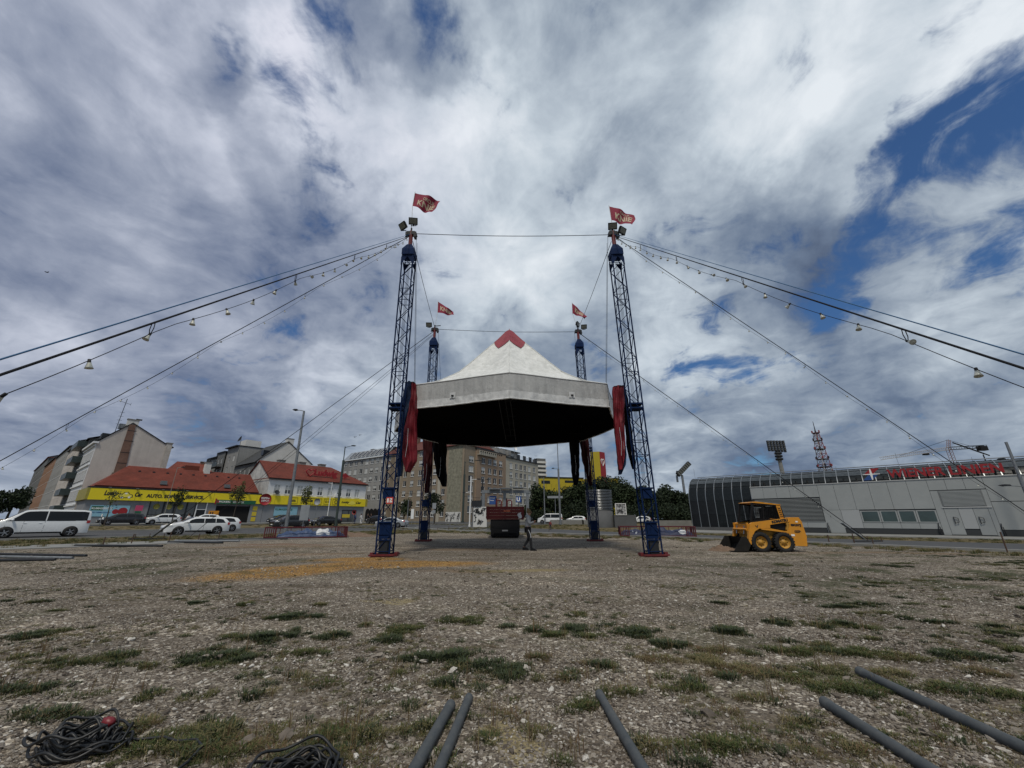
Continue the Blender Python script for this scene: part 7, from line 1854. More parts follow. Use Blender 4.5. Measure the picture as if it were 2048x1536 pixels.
def vehicle(name, label, cat, kind, paint, loc, yaw, group, front_detail=True):
    c = car_profile(kind); L_, W_, belt = c['L'], c['W'], c['belt']; zb = .26
    t = thing(name, label, cat, loc, yaw, group)
    X = lambda x: x - L_ / 2
    def top(x): return lerp(x, c['top'])
    def plan(x):
        e0 = max(0, 1 - x / .55); e1 = max(0, 1 - (L_ - x) / .75); return 1 - .13 * e0 ** 2.2 - .22 * e1 ** 2.2
    def hw(x, z):
        w_ = W_ * plan(x)
        if z < belt: return w_ * (1 - .035 * max(0, (.62 - z) / .4) ** 2 - .03 * max(0, (z - .75) / (belt - .75)) ** 2)
        return w_ * (.97 - (1 - c['tuck']) * ((z - belt) / max(.2, c['H'] - belt)) ** 1.25)
    NX, NT_ = 46, 12
    xs = [L_ * (.5 - .5 * cos(pi * i / NX)) * .5 + L_ * i / NX * .5 for i in range(NX + 1)]
    def body(side):
        def fn(a, b):
            x = xs[int(round(a * NX))]; tp = top(x); z = zb + (tp - zb) * b
            w_ = hw(x, z); 
            if b > .86: w_ *= 1 - .06 * ((b - .86) / .14) ** 2
            return (X(x), side * w_, z)
        return fn
    mb = MB(); mb.grid(body(1), NX, NT_); mb.grid(body(-1), NX, NT_)
    def roof(a, b):
        x = xs[int(round(a * NX))]; z = top(x); w_ = hw(x, z) * .94; y = (b * 2 - 1); return (X(x), w_ * y, z + .035 * (1 - y * y) * (1 if z > belt else .6))
    mb.grid(roof, NX, 6)
    mb.grid(lambda a, b: (X(L_) , (2 * a - 1) * hw(L_, .5), zb + (top(L_) - zb) * b), 4, 2, False); mb.grid(lambda a, b: (X(0), (2 * a - 1) * hw(0, .5), zb + (top(0) - zb) * b), 4, 2, False)
    mb.grid(lambda a, b: (X(L_ * a), (2 * b - 1) * W_ * .85, zb), 4, 2, False)
    bd = mb.build('body', paint, t)
    # glass
    def sidewin(x0, x1, side, slant0=0, slant1=0):
        g = MB()
        def fn(a, b):
            zt = min(top(x0 + (x1 - x0) * a) - .10, c['H'] - .12)
            z0_ = belt + .015; z = z0_ + max(.02, zt - z0_) * b; x = x0 + (x1 - x0) * a + slant0 * b * (1 - a) - slant1 * b * a
            return (X(x), side * (hw(x, z) + .012), z)
        g.grid(fn, 8, 4); return g.build('side_window', M['glass'], t)
    for sd_ in (1, -1):
        for i, (a, b) in enumerate(c['side']): sidewin(a, b, sd_, .18 if i == 0 and kind != 'van' else 0, 0)
        a, b = c['front']
        sidewin(a, b - .04, sd_, 0, .18)
    def screen(x0, x1, nm):
        g = MB(); g.grid(lambda a, b: (X(x0 + (x1 - x0) * a), (hw(x0 + (x1 - x0) * a, top(x0 + (x1 - x0) * a)) * .86) * (2 * b - 1), top(x0 + (x1 - x0) * a) + .018 + .035 * (1 - (2 * b - 1) ** 2)), 8, 6); return g.build(nm, M['glass'], t)
    screen(c['ws'][0], c['ws'][1] - .06, 'windscreen'); screen(c['rear'][0] + .02, c['rear'][1], 'rear_window')
    # wheels and arches
    for wx in c['wheels']:
        for sd_ in (1, -1):
            r_ = c['r']; m = Matrix.Translation((X(wx), sd_ * (W_ - .02), r_)) @ Matrix.Rotation(-sd_ * pi / 2, 4, 'X')
            ar = MB(); ar.lathe([(0, .012), (r_ * 1.2, .016), (r_ * 1.2, -.06)], 22, Matrix.Translation((X(wx), sd_ * (W_ - .012), r_ * 1.03)) @ Matrix.Rotation(-sd_ * pi / 2, 4, 'X')); ar.build('wheel_arch', M['black'], t)
            w = MB().lathe([(r_ * .66, .045), (r_ * .93, .05), (r_, .02), (r_, -.18), (r_ * .8, -.2)], 24, m).build('wheel', M['rubber'], t)
            ri = MB(); ri.lathe([(r_ * .68, .046), (r_ * .62, .02), (r_ * .62, -.04)], 24, m); ri.lathe([(r_ * .17, .04), (0, .045)], 10, m)
            for k in range(5):
                mm = m @ Matrix.Rotation(2 * pi * k / 5, 4, 'Z'); ri.box(r_ * .1, r_ * .64, -r_ * .085, r_ * .085, .012, .035, mm)
            ri.build('rim', M['alloy'], w)
            MB().lathe([(r_ * .62, -.03), (0, -.03)], 16, m).build('brake_disc', M['black'], w)
    # lights, grille, plates, mirrors, seams, sills
    for sd_ in (1, -1):
        def patch(x0, x1, z0_, z1_, off=.014, side=sd_):
            return MB().grid(lambda a, b: (X(x0 + (x1 - x0) * a), side * (hw(x0 + (x1 - x0) * a, z0_ + (z1_ - z0_) * b) + off), z0_ + (z1_ - z0_) * b), 5, 2)
        hz = top(L_ - .35) - .20
        patch(L_ - .50, L_ - .05, hz, hz + .14).build('headlight', mat('headlight_glass', (.50, .52, .54), .15, spec=.8), t)
        rz_ = belt - .18
        patch(.02, .22, rz_, rz_ + .22).build('tail_light', mat('red_lamp_glass', (.35, .02, .02), .3), t)
        sm = MB()
        for x in [c['side'][-1][0] - .02, c['front'][0] - .02, c['front'][1] - .1]:
            s2 = patch(x, x + .014, .34, belt, .006); sm.add(s2.v, s2.f)
        s2 = patch(c['wheels'][0] + .45, c['wheels'][1] - .45, .27, .37, .010); sm.add(s2.v, s2.f)
        s2 = patch(c['side'][0][0], c['front'][1] - .1, belt - .004, belt + .014, .010); sm.add(s2.v, s2.f)
        sm.build('door_seam', M['black'], t)
        for x in (c['side'][-1][0] + .12, c['front'][0] + .1 if kind != 'van' else c['front'][0] - .15): MB().box(X(x), X(x + .16), sd_ * (W_ + .0) - .012, sd_ * (W_ + .0) + .012, belt - .17, belt - .135).build('door_handle', paint, t)
        MB().lathe([(0, .08), (.06, .06), (.08, 0), (.06, -.06), (0, -.07)], 10, Matrix.Translation((X(c['front'][1] - .35), sd_ * (W_ + .10), belt + .08)) @ Matrix.Scale(1.5, 4, (0, 1, 0))).build('wing_mirror', paint, t)
    w_f = hw(L_, .5)
    MB().box(X(L_) - .06, X(L_) + .015, -w_f * .75, w_f * .75, top(L_ - .1) - .26, top(L_ - .1) - .12).build('grille', M['black'], t)
    MB().box(X(L_) - .06, X(L_) + .018, -w_f * .85, w_f * .85, .28, .42).build('lower_grille', M['black'], t)
    MB().box(X(L_) + .02, X(L_) + .03, -.26, .26, .44, .55).build('number_plate', M['inkwhite'], t)
    MB().box(X(0) - .03, X(0) - .015, -.26, .26, .55, .66).build('number_plate', M['inkwhite'], t)
    return t
def groundcar(name, label, cat, kind, paint, u, d, yaw, group, anchor_='rear'):
    L_ = car_profile(kind)['L']; p = at(u, d, .3); dirv = Vector((cos(yaw), sin(yaw), 0))
    c = p + dirv * (L_ / 2) if anchor_ == 'rear' else (p - dirv * (L_ / 2) if anchor_ == 'front' else p)
    return vehicle(name, label, cat, kind, paint, (c.x, c.y, terr(c.x, c.y) + .035), yaw, group)
YL = radians(52.1 + 180)
GV, GP = 'cars driving on the left road', 'cars parked before the shops'
groundcar('white_van', 'white passenger van with dark windows at the left edge of the picture', 'van', 'van', M['carwhite'], 170, 31.2, YL, GV)
groundcar('white_estate_car', 'white estate car driving in front of the shop, nearest of the two white ones', 'car', 'estate', M['carwhite'], 321, 32.7, YL, GV, 'front')
groundcar('white_hatchback', 'white hatchback partly hidden behind the white estate car', 'car', 'hatch', M['carwhite'], 474, 42.2, YL, GV)
groundcar('black_estate_car', 'black estate car parked under the light blue banner', 'car', 'estate', M['carblack'], 189, 50.5, YL, GP, 'front')
groundcar('white_hatchback', 'white hatchback parked before the glazed shop front', 'car', 'hatch', M['carwhite'], 281, 54.5, YL, GP, 'front')
groundcar('white_hatchback', 'white car parked by the entrance, only its roof showing over the estate car', 'car', 'hatch', M['carwhite'], 372, 62, YL, GP, 'front')
groundcar('black_off_roader', 'large black car driving behind the tall lamp post', 'car', 'suv', M['carblack'], 542, 50.5, YL, GV, 'front')
groundcar('black_saloon_car', 'black saloon car following the large black one', 'car', 'sedan', M['carblack'], 619, 60, YL, GV, 'front')
groundcar('black_hatchback', 'black car parked before the garage, hidden behind the large black one', 'car', 'hatch', M['cardark'], 534, 67, YL, GP, 'front')
groundcar('silver_saloon_car', 'silver saloon car seen through the front left mast', 'car', 'sedan', M['carsilver'], 783, 58, radians(172), 'cars in the crossing', 'mid')
groundcar('dark_car', 'dark car waiting left of the silver saloon', 'car', 'hatch', M['carblack'], 752, 72, radians(150), 'cars in the crossing', 'mid')
GRT = 'cars on the road before the trees'
groundcar('white_minivan', 'white high roofed car right of the walking person', 'car', 'van', M['carwhite'], 1100, 80, radians(176), GRT, 'mid')
groundcar('white_hatchback', 'white car low behind the concrete barrier left of the cylinder', 'car', 'hatch', M['carwhite'], 1152, 84, radians(176), GRT, 'mid')
groundcar('white_hatchback', 'white car half hidden right of the concrete block', 'car', 'hatch', M['carwhite'], 1281, 80, radians(176), GRT, 'mid')
groundcar('dark_car', 'dark parked car left of the white high roofed car', 'car', 'sedan', M['carblack'], 1071, 92, radians(160), GRT, 'mid')
groundcar('grey_car', 'grey parked car under the dark tree crown', 'car', 'suv', M['carsilver'], 1085, 98, radians(160), GRT, 'mid')

# ------------------------------------------------------------------ street furniture
def tz(p): return terr(p.x, p.y)
def lamp_post(label, u, d, vtop, arms, r0=.11, r1=.06, m=None, thin=None, group='street lamps', lean=0.):
    p = at(u, d, .3); z0 = tz(p); zt = zat(vtop, p.y) - z0
    t = thing('street_lamp', label, 'street lamp', (p.x, p.y, z0), group=group); t.rotation_euler = (0, lean, 0)
    m = m or M['galv']
    if thin: 
        MB().tube([(0, 0, 0), (0, 0, zt * thin)], r0, 10).build('lower_post', m, t); MB().tube([(0, 0, zt * thin), (0, 0, zt)], r0 * .45, 8).build('upper_post', m, t)
    else: MB().tube([(0, 0, 0), (0, 0, zt)], r0, 10, r2=r1).build('post', m, t)
    MB().tube([(0, 0, 0), (0, 0, .35)], r0 * 1.5, 10).build('base_collar', m, t)
    for (ax, az, up) in arms:
        a = MB().tube([(0, 0, zt * az), (ax * .5, 0, zt * az + up * .8), (ax * .8, 0, zt * az + up)], .04, 6).build('arm', m, t)
        s_ = 1 if ax > 0 else -1
        MB().prism([(ax * .75, zt * az + up - .02), (ax * .8, zt * az + up + .10), (ax * 1.1, zt * az + up + .12), (ax * 1.35, zt * az + up + .02), (ax * 1.1, zt * az + up - .07)], -.13, .13).build('lamp_head', M['darkmetal'], a)
    return t
lamp_post('tall grey lamp post leaning in front of the red roofed house', 571, 37, 822, [(-.9, 1., .12)], .17, .10, lean=radians(-1.5))
lamp_post('dark green two stage lamp post at the right end of the red roofed house', 671, 58, 893, [(1.3, .985, .25)], .17, .08, mat('dark_green_post', (.03, .045, .04), .6), .82, lean=radians(-1.2))
lamp_post('dark lamp post before the right end of the mosaic wall', 925, 88, 923, [(3.2, .98, .5)], .24, .1, mat('dark_green_post', (.03, .045, .04), .6), .78)
lamp_post('white post with two lamp heads at different heights', 939, 60, 953, [(1.2, .93, .1), (-1.0, .66, .1)], .12, .09, M['white'])
lamp_post('dark lamp post with boxes beside the station gantry', 963, 64, 958, [(.9, .97, .1)], .16, .1, M['darkmetal'])
lamp_post('tall pale pole with lamp and thin mast above the trees', 1121, 72, 884, [(-1.0, .66, .1)], .18, .05, thin=.66)
lamp_post('pale pole left of the trees beside the yellow store', 1090, 76, 955, [(-.8, .98, .05)], .14, .08)
lamp_post('grey lamp post with two heads at the right edge before the hall', 2084, 33.5, 884, [(-1.0, .80, .05), (-1.6, .52, .05)], .13, .10, lean=radians(1.2))
lamp_post('thin faint lamp post before the shop sign', 322, 60, 935, [(.9, .99, .1)], .05, .04, mat('faded_grey_post', (.22, .2, .17), .7))
lamp_post('white pole with flat lamp before the middle of the yellow band', 652, 66, 965, [(-.9, .98, .05)], .07, .05, M['white'])
def sign_post(label, u, d, vtop, plates, m=None, r=.04):
    p = at(u, d, .3); z0 = tz(p); zt = zat(vtop, p.y) - z0
    t = thing('road_sign', label, 'road sign', (p.x, p.y, z0), group='road signs and poles')
    MB().tube([(0, 0, 0), (0, 0, zt)], r, 8).build('post', M['galv'], t)
    for k, (kind, w_, h_, z, mm) in enumerate(plates):
        if kind == 'rect': MB().box(-w_ / 2, w_ / 2, -.06, -.04, zt - z - h_, zt - z).build('sign_plate', mm, t)
        if kind == 'round': MB().lathe([(0, 0), (w_ / 2, 0), (w_ / 2, .02)], 20, Matrix.Translation((0, -.06, zt - z - w_ / 2)) @ Matrix.Rotation(pi / 2, 4, 'X')).build('sign_plate', mm, t)
    return t
gs_ = mat('grey_sign_back', (.24, .26, .28), .6, var=.1)
sign_post('grey back of a large rectangular sign board by the large black car', 604, 42, 1010, [('rect', .95, 1.6, 0, gs_)])
sign_post('round grey sign back on a thin pole', 627, 55, 997, [('round', .9, .9, 0, gs_)])
sign_post('red ringed road sign before the corner of the yellow band house', 705, 72, 1020, [('round', .8, .8, 0, M['signr']), ('round', .5, .5, .15, M['inkwhite'])])
sign_post('direction sign plate right of the pale pole', 1112, 80, 992, [('rect', 3.2, .45, 0, gs_)], r=.06)
sign_post('white post before the parked black estate car', 196, 46, 1028, [('rect', .12, .3, 0, M['white'])])
sign_post('slim sign pole between rear left mast and mosaic wall', 866, 62, 1006, [('rect', .6, .9, 0, gs_), ('rect', .5, .5, 1.1, gs_)])
sign_post('slim sign pole with small plate left of the mosaic wall', 823, 66, 1018, [('rect', .5, 1.6, 0, M['white'])])
def signal(label, u, d, vtop):
    p = at(u, d, .3); z0 = tz(p); zt = zat(vtop, p.y) - z0
    t = thing('traffic_light', label, 'traffic light', (p.x, p.y, z0), group='traffic lights at the crossing')
    MB().tube([(0, 0, 0), (0, 0, zt)], .07, 8).build('post', M['galv'], t)
    h = MB().box(.1, .42, -.15, .1, zt - 1.1, zt - .1).build('signal_head', M['black'], t)
    for k in range(3): MB().lathe([(0, 0), (.1, .0)], 12, Matrix.Translation((.26, -.16, zt - .28 - .3 * k)) @ Matrix.Rotation(pi / 2, 4, 'X')).build('lens', mat('unlit_lens', (.05, .03, .02), .3), h)
signal('traffic light left of the rear left mast', 813, 58, 1000); signal('traffic light beside the white two headed post', 945, 66, 1010)
# overhead wires for the lamps
for k, (a, b, va, vb) in enumerate([(795, 845, 985, 986), (925, 1000, 992, 996), (1000, 1060, 996, 992)]):
    p, q = at(a, 85), at(b, 85); p.z = zat(va, p.y); q.z = zat(vb, q.y)
    MB().tube([p + (q - p) * (i / 8) - Vector((0, 0, .25 * sin(pi * i / 8))) for i in range(9)], .03, 4).build('overhead_wire', M['rope'], None,
        label=['overhead wire crossing before the brown block', 'overhead wire from dark lamp post to the gantry', 'overhead wire right of the gantry'][k], cat='wire', group='overhead wires')

# station gantry with signs
Gt = Fr(966, 60, 0)
t = thing('station_gantry', 'grey steel portal with three roof plates over the subway station entrance', 'portal', Gt.w(0, 0, .3))
zg = Gt.z(1010, 985) - .3; xg = Gt.s(1055)
for x in (0, xg * .48, xg): MB().box(x - .22, x + .22, -.2, .2, 0, zg - .1).build('column', M['galv'], t)
MB().box(-.3, xg + .3, -.25, .25, zg - .1, zg + .35).build('beam', M['galv'], t)
for k in range(3): MB().box(.9 + k * xg * .27, .7 + (k + 1) * xg * .27, -1.2, 1.0, zg + .42 + .1 * k, zg + .55 + .1 * k).build('roof_plate', M['galv'], t)
ib = MB().box(Gt.s(979), Gt.s(993), -.4, -.25, Gt.z(985, 1009) - .3, Gt.z(985, 992) - .3).build('info_board', M['signb'], t)
lettering('lettering', 'Information', ib, Gt.s(980), -.41, Gt.z(985, 997) - .3, .8, .16, M['inkwhite'], .01); lettering('lettering', 'Tickets', ib, Gt.s(980), -.41, Gt.z(985, 1002) - .3, .6, .15, M['inkwhite'], .01)
t = thing('station_sign', 'blue cube sign with white U letters on a pole under the gantry', 'station sign', Gt.w(Gt.s(1037), -.8, .3))
zu = Gt.z(1037, 1005) - .3
MB().tube([(0, 0, 0), (0, 0, zu)], .07, 8).build('pole', M['galv'], t)
cu_ = MB().box(-.42, .42, -.42, .42, zu, zu + .85).build('sign_cube', M['signb'], t)
lettering('lettering', 'U', cu_, -.3, -.43, zu + .12, .5, .6, M['inkwhite'], .01, .04)
me = text_mesh('U', .5, .6, .01, .04, mats=[M['inkwhite']]); place(me, 'lettering', cu_, (-.43, .3, zu + .12), rz=-pi / 2)
t = thing('graffiti_box', 'white wall with black graffiti left of the red trailer', 'wall', Gt.w(Gt.s(950), -2, .25))
w1, h1 = Gt.s(976) - Gt.s(950), 2.9
MB().box(0, w1, 0, .3, 0, h1).build('wall_panel', M['whitewall'], t)
g_ = MB(); rg = random.Random(5)
for k in range(16):
    x = .2 + (w1 - .4) * rg.random(); z = rg.uniform(.3, h1 - .4); g_.tube([(x + rg.uniform(-.3, .3), -.03, z + rg.uniform(-.4, .4)) for _ in range(5)], .045, 4)
g_.build('graffiti', M['black'], t)
MB().box(-.3, w1 * .55, -.1, .5, h1, h1 + .9).build('cabinet', M['darkmetal'], t)
# barrier left of the cylinder
for k, (u0, u1, d) in enumerate([(1102, 1168, 74), (1165, 1182, 74), (1385, 1300, 66)]):
    a, b = at(min(u0, u1), d), at(max(u0, u1), d); Ln = (b - a).length
    MB().box(0, Ln, 0, .3, -.2, .85 if k < 2 else 1.0).build('concrete_barrier', M['concrete'], None, (a.x, a.y, tz(a)), atan2(b.y - a.y, b.x - a.x), label=['long pale concrete barrier left of the cylinder', 'short concrete barrier touching the cylinder', 'concrete barrier between front right mast and hall'][k], cat='barrier', group='concrete barriers')
# ---- background people
ppl = [('person in white top and dark trousers walking before the parked white hatchback', 372, 41, (.6, .6, .6), (.02, .02, .025), 180),
       ('person in blue jacket at the corner of the yellow band house', 709, 70, (.03, .05, .15), (.05, .06, .12), 190), ('person dressed all in white at the shop corner', 721, 68, (.55, .55, .55), (.6, .6, .6), 170),
       ('person in black under the arcade left of the front left mast', 733, 74, (.015, .015, .02), (.012, .012, .015), 20), ('second dark figure in the arcade shadow', 741, 76, (.03, .02, .02), (.015, .015, .02), 200),
       ('small person in red and dark clothes standing behind the rear right mast', 1101, 50, (.18, .03, .03), (.03, .03, .04), 250)]
for k, (lb, u, d, c1, c2, yw) in enumerate(ppl):
    p = at(u, d, .3); sc_ = 1.0 if k != 5 else .62
    figure('person', lb, 'person', (p.x, p.y, tz(p) + .04), radians(yw), dict(top=mat('clothes_top_%s' % 'abcdef'[k], c1, .9), legs=mat('clothes_legs_%s' % 'abcdef'[k], c2, .9)), WALK if k % 2 == 0 else STAND, sc_)
p = gpt(1056, 1101)

# ---- floodlight masts, radio tower, crane beyond the hall
def P3(u, v, Y): z = zat(v, Y); q = at(u, Y * CP + (z - HC) * SP); return Vector((q.x, Y, z))
Y = 150; a = P3(1366, 1030, Y); b = P3(1364, 950, Y)
t = thing('floodlight_mast', 'stadium floodlight mast with tilted lamp panel left of the hall', 'floodlight mast', (b.x, Y, 0), group='stadium floodlight masts')
MB().tube([(0, 0, 0), (0, 0, b.z)], .55, 10, r2=.4).build('mast', M['galv'], t); MB().tube([(-1.6, 1, b.z * .85), (-1.6, 1, b.z)], .4, 8).build('second_leg', M['galv'], t)
m_ = Matrix.Translation((.8, 0, b.z + 2.2)) @ Matrix.Rotation(radians(-42), 4, 'Y')
lp = MB().box(-3.4, 3.4, -.8, .4, -.8, .8, m_).build('lamp_panel', M['darkmetal'], t)
for i in range(7):
    for j in range(3): MB().box(-3.1 + i * .9, -2.5 + i * .9, -.95, -.81, -.65 + j * .5, -.25 + j * .5, m_).build('lamp', mat('dull_stadium_lens', (.12, .125, .11), .4, var=.1), lp)
MB().tube([(-1.8, 0, b.z + .2), (-1.4, 0, b.z + 1.4)], .6, 8).build('bracket', M['darkmetal'], t)
Y = 175; b = P3(1549, 905, Y)
t = thing('floodlight_mast', 'stadium floodlight mast with upright lamp grid above the hall roof', 'floodlight mast', (b.x + 1.5, Y, 0), group='stadium floodlight masts')
MB().tube([(0, 0, 0), (0, 0, b.z)], 1.1, 12, r2=.7).build('mast', M['concrete'], t)
for k in range(3): MB().lathe([(1.2, 0), (1.5, .2), (1.5, .9), (1.2, 1.0)], 12, Matrix.Translation((0, 0, b.z - 3.5 + 1.3 * k))).build('platform_ring', M['darkmetal'], t)
lp = MB()
for k in range(6): lp.box(-4.0 + k * 1.4, -3.1 + k * 1.4, -.3, .3, b.z + .6 - .1 * k, b.z + 5.4)
for z in (1.2, 2.6, 4.0, 5.2): lp.box(-4.2, 4.2, -.1, .1, b.z + z, b.z + z + .15)
lp.box(-1.0, 1.0, -.3, .3, b.z - .2, b.z + 1); lp = lp.build('lamp_panel', M['darkmetal'], t)
for i in range(6):
    for j in range(5): MB().box(-3.95 + i * 1.4, -3.15 + i * 1.4, -.42, -.303, b.z + .9 + j * .9, b.z + 1.55 + j * .9).build('lamp', mat('floodlight_lens_grey', (.06, .062, .06), .4), lp)
Y = 260; b = P3(1622, 843, Y); base = P3(1648, 938, Y)
xm = (b.x + base.x) / 2 + 1
t = thing('radio_tower', 'red and white lattice radio tower with aerial platforms behind the hall', 'radio tower', (xm, Y, 0))
H_ = b.z; wht, rd = mat('tower_white', (.35, .34, .34), .6), mat('tower_red', (.22, .03, .03), .6)
hb = H_ * .88
def hwid(z): return 5.2 - 4.1 * min(1, z / hb) ** .8
for s1_, s2_ in ((-1, -1), (1, -1), (1, 1), (-1, 1)): MB().tube([(s1_ * hwid(hb * k / 6), s2_ * hwid(hb * k / 6), hb * k / 6) for k in range(7)], .22, 5).build('tower_leg', rd if s1_ > 0 else wht, t)
nb_ = 16
for k in range(nb_):
    z0_, z1_ = hb * k / nb_, hb * (k + 1) / nb_; br = MB()
    for f in range(4):
        a0, a1 = [Vector(((-1, -1, 1, 1)[(f + q) % 4], (-1, 1, 1, -1)[(f + q) % 4], 0)) for q in (0, 1)]
        br.tube([a0 * hwid(z0_) + Vector((0, 0, z0_)), a1 * hwid(z1_) + Vector((0, 0, z1_))], .13, 4); br.tube([a1 * hwid(z0_) + Vector((0, 0, z0_)), a0 * hwid(z1_) + Vector((0, 0, z1_))], .13, 4)
        br.tube([a0 * hwid(z1_) + Vector((0, 0, z1_)), a1 * hwid(z1_) + Vector((0, 0, z1_))], .13, 4)
    br.build('bracing', rd if k % 2 else wht, t)
for k, f in enumerate((.52, .60, .70, .79, .87)):
    MB().lathe([(0, 0), (3.9 - .5 * k, 0), (3.9 - .5 * k, .25), (0, .25)], 12, Matrix.Translation((0, 0, H_ * f))).build('platform', M['darkmetal'], t)
    for q in range(6):
        an_ = q * pi / 3 + k; MB().box(-.35, .35, -.2, .2, 0, 1.5, Matrix.Translation(((4.2 - .5 * k) * cos(an_), (4.2 - .5 * k) * sin(an_), H_ * f + .4))).build('aerial_drum', rd if q % 2 else M['darkmetal'], t)
MB().tube([(0, 0, hb), (0, 0, H_)], .35, 6, r2=.12).build('antenna', M['darkmetal'], t)
Y = 210
a = P3(1909, 920, Y); tp = P3(1895, 880, Y); jl = P3(1762, 917, Y); jr = P3(1972, 893, Y); jm = P3(1897, 897, Y)
t = thing('tower_crane', 'distant tower crane with long jib above the hall roof', 'crane', (jm.x, Y, 0))
cm_ = mat('crane_grey_red', (.22, .13, .12), .6); o_ = Vector((jm.x, Y, 0))
def lat(name, p, q, w_, n, m):
    mb = MB(); d = (q - p); u_ = d.normalized(); s_ = Vector((0, 1, 0)); v_ = u_.cross(s_).normalized()
    cs_ = [s_ * w_ + v_ * w_, s_ * w_ - v_ * w_, -s_ * w_ - v_ * w_, -s_ * w_ + v_ * w_]
    for c_ in cs_: mb.tube([p + c_, q + c_], .12, 4)
    for k in range(n):
        x, y_ = p + d * (k / n), p + d * ((k + 1) / n)
        for f in range(4): mb.tube([x + cs_[f], y_ + cs_[(f + 1) % 4]], .07, 3)
    return mb.build(name, m, t)
lat('mast', Vector((0, 0, 0)), jm - o_, .8, 26, cm_); lat('mast_head', jm - o_, tp - o_ + Vector((.6, 0, 0)), .5, 4, cm_)
lat('jib', jm - o_, jl - o_, .7, 34, mat('tower_white', (.35, .34, .34), .6)); lat('counter_jib', jm - o_, jr - o_, .7, 14, M['darkmetal'])
MB().tube([tp - o_, jm.lerp(jl, .72) - o_], .09, 4).tube([tp - o_, jm.lerp(jr, .7) - o_], .09, 4).build('tie_rope', M['rope'], t)
MB().cbox(jr - o_ + Vector((-2.5, 0, -1.0)), (4, 2.2, 2.4)).build('counterweight', M['black'], t)
MB().cbox(jm.lerp(jl, .35) - o_ + Vector((0, 0, -1.2)), (2.5, 1.5, 1.0)).build('trolley', M['black'], t)
# ladder-like lighting bar rising over the hall roof
a, b = P3(1914, 888, 62), P3(1979, 911, 62)
t = thing('roof_ladder', 'dark ladder frame sticking up over the hall roof beside the crane', 'ladder', tuple(b))
lt = MB(); dv = a - b
for s_ in (0, .55): lt.bar(Vector((0, s_, s_ * .6)), dv + Vector((0, s_, s_ * .6)), .14)
lt.build('ladder_rail', M['black'], t)
for k in range(8): MB().bar(dv * ((k + .5) / 8), dv * ((k + .5) / 8) + Vector((0, .55, .33)), .10).build('rung', M['black'], t)
MB().tube([(-.6, .3, .2), (-.6, .3, -4)], .08, 6).build('support', M['darkmetal'], t)

# ------------------------------------------------------------------ trees
LEAFM = [mat('dark_tree_leaf', (.007, .013, .006), .8, col2=(.022, .036, .014), vscale=.9, spec=.3), mat('olive_tree_leaf', (.05, .062, .02), .7, col2=(.10, .11, .035), vscale=1.5, spec=.3),
         mat('mid_tree_leaf', (.012, .022, .008), .8, col2=(.034, .05, .018), vscale=1.2, spec=.3)]
BARK = mat('tree_bark', (.05, .04, .032), .9, var=.4, vscale=6)
def crown_mesh(rx, rz, n, leaf, seed, m, gaps=.35, lobes=9):
    rr = random.Random(seed); mb = MB(); cl = []
    for k in range(lobes):
        a = rr.uniform(0, 2 * pi); el = rr.uniform(-.6, 1.2); q = rr.uniform(.35, .78)
        cl.append((Vector((cos(a) * cos(el) * rx * q, sin(a) * cos(el) * rx * q, sin(el) * rz * q)), rr.uniform(.34, .6)))
    vs = []; fs = []
    for k in range(n):
        c_, s_ = rr.choice(cl)
        d = Vector((rr.gauss(0, 1), rr.gauss(0, 1), rr.gauss(0, 1))).normalized(); q = rr.random() ** .38
        p = c_ + Vector((d.x * rx * s_ * q, d.y * rx * s_ * q, d.z * rz * s_ * q))
        if mnoise.noise(p * (2.2 / rx) + Vector((seed, 0, 0))) < -gaps: continue
        n_ = Vector((rr.gauss(0, 1), rr.gauss(0, 1), rr.gauss(.5, 1))).normalized(); u_ = n_.orthogonal().normalized(); v_ = n_.cross(u_)
        a = rr.uniform(0, 6.3); u2 = u_ * cos(a) + v_ * sin(a); v2 = v_ * cos(a) - u_ * sin(a); l = leaf * rr.uniform(.6, 1.3)
        o = len(vs); vs += [p - u2 * l, p - v2 * l * .5, p + u2 * l, p + v2 * l * .5]; fs.append((o, o + 1, o + 2, o + 3))
    mb.add(vs, fs); return mb.mesh('crown', m)
def tree(label, x, y, z, h, rx, rz, n, leaf, seed, m, group, trunk_r=.2, gaps=.35, name='tree', lobes=9):
    t = thing(name, label, 'tree', (x, y, z), 0, group)
    rr = random.Random(seed + 50)
    tr = MB(); zc = h - rz
    tr.tube([(0, 0, -.1), (.05, 0, zc * .5), (rr.uniform(-.2, .2), .1, zc)], [trunk_r, trunk_r * .8, trunk_r * .5], 8)
    tk = tr.build('trunk', BARK, t)
    for k in range(5):
        a = rr.uniform(0, 6.3); q = rr.uniform(.4, .8)
        MB().tube([(0, 0, zc * .75), (cos(a) * rx * q * .5, sin(a) * rx * q * .5, zc * 1.0), (cos(a) * rx * q, sin(a) * rx * q, zc + rz * rr.uniform(-.1, .5))], [trunk_r * .45, trunk_r * .3, trunk_r * .12], 5).build('limb', BARK, tk)
    place(crown_mesh(rx, rz, n, leaf, seed, m, gaps, lobes), 'crown', t, (0, 0, zc))
    return t
GT = 'dark trees behind the cylinder and beside the hall'
LT = ['dark rounded tree right of the pale apartment block', 'dark tree before the yellow store', 'broad dark tree under the yellow store roof', 'dark tree left of the ribbed cylinder', 'tall dark tree behind the ribbed cylinder',
      'dark tree directly below the sign pylon', 'dark tree behind the photo poster', 'dark tree left of the front right mast', 'dark tree behind the front right mast', 'dark tree right of the front right mast',
      'dark tree under the tilted floodlight panel', 'low dark tree touching the hall end', 'low shrubby tree behind the walking person']
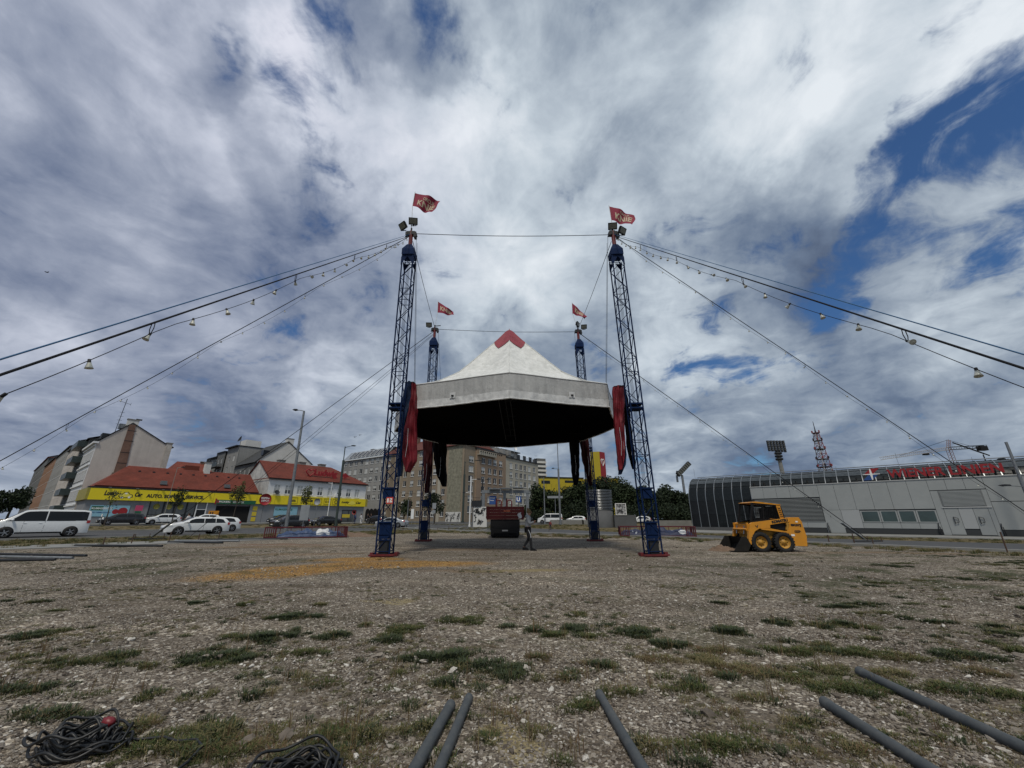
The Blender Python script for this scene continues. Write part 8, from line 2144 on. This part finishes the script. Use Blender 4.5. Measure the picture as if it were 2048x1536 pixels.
for k, (u, vt, d, rx) in enumerate([(1085, 972, 92, 3.9), (1112, 982, 96, 3.4), (1146, 970, 100, 4.6), (1170, 962, 92, 4.0), (1200, 955, 96, 5.0), (1228, 953, 100, 5.0), (1256, 962, 94, 4.4), (1280, 972, 96, 4.0), (1304, 968, 90, 4.2),
                                   (1332, 972, 94, 4.2), (1352, 974, 90, 3.8), (1374, 980, 92, 3.6), (1062, 1005, 98, 2.6)]):
    p = at(u, d, .5); z = tz(p); h = zat(vt, p.y) - z
    tree(LT[k], p.x, p.y, z, h, rx, h * .47, 5200, .30, 30 + k, LEAFM[0] if k % 3 else LEAFM[2], GT, .28, .5, 'broadleaf_tree', 14)
for k, (u, d, h, rx, m_) in enumerate([(1150, 88, 3.2, 5, 0), (1215, 90, 4, 6, 0), (1290, 86, 3.6, 6, 0), (1345, 84, 3.4, 5.5, 0), (1090, 90, 2.4, 4, 0), (1375, 88, 3.5, 4, 2)]):
    p = at(u, d, .5); z = tz(p)
    place(crown_mesh(rx, h, 3600, .26, 80 + k, LEAFM[m_], .6, 12), 'hedge', None, (p.x, p.y, z + h * .35), label=['dense hedge left of the cylinder', 'dense hedge behind the cylinder', 'dense hedge behind the front right mast', 'dense hedge under the floodlight mast', 'low hedge under the leftmost dark tree', 'hedge at the end of the hall'][k], cat='hedge', group='hedges below the dark trees')
GY = 'young street trees'
for k, (u, vt, d, rx, n, mi, lb) in enumerate([(462, 962, 55, 1.05, 900, 1, 'young yellowish tree before the garage opening'), (604, 966, 56, .9, 700, 1, 'young narrow tree right of the tall lamp post'), (340, 972, 50, .9, 500, 2, 'sparse young tree over the word on the shop sign'),
        (206, 975, 47, .9, 130, 1, 'almost bare young tree before the left end of the shop sign'), (806, 998, 74, 1.9, 1200, 2, 'small dark tree right of the front left mast'), (868, 985, 72, 2.2, 1500, 0, 'small dense tree behind the rear left mast'),
        (6, 978, 52, 1.9, 2600, 0, 'dark tree at the left edge before the distant houses')]):
    p = at(u, d, .4); z = tz(p); h = zat(vt, p.y) - z
    tree(lb, p.x, p.y, z, h, rx, h * (.34 if k < 4 else .42), n, .13 if k < 4 else .2, 60 + k, LEAFM[mi], GY, .07 if k < 4 else .15, .45, 'young_tree' if k != 6 else 'broadleaf_tree')
# birds
for k, (u, v, d) in enumerate([(709, 874, 60), (719, 870, 60), (92, 544, 50), (1072, 912, 80)]):
    z = None; r_ = ray(u, v); p = Vector((0, 0, HC)) + r_ * d
    b = thing('bird', ['small bird over the corner house, lower left of a pair', 'small bird over the corner house, upper right of a pair', 'lone bird high in the left sky', 'tiny bird beside the pale block roof'][k], 'bird', tuple(p), group='birds in the sky')
    MB().add([(0, 0, 0), (-.35, .05, .12), (-.2, .15, .06), (.35, .02, .1), (.2, .14, .05), (0, .16, -.02)], [(0, 1, 2, 5), (0, 5, 4, 3)]).build('wing', M['black'], b)
    MB().lathe([(0, -.18), (.05, -.08), (.06, .02), (.02, .14), (0, .2)], 8, Matrix.Rotation(pi / 2, 4, 'X')).build('bird_body', M['black'], b)
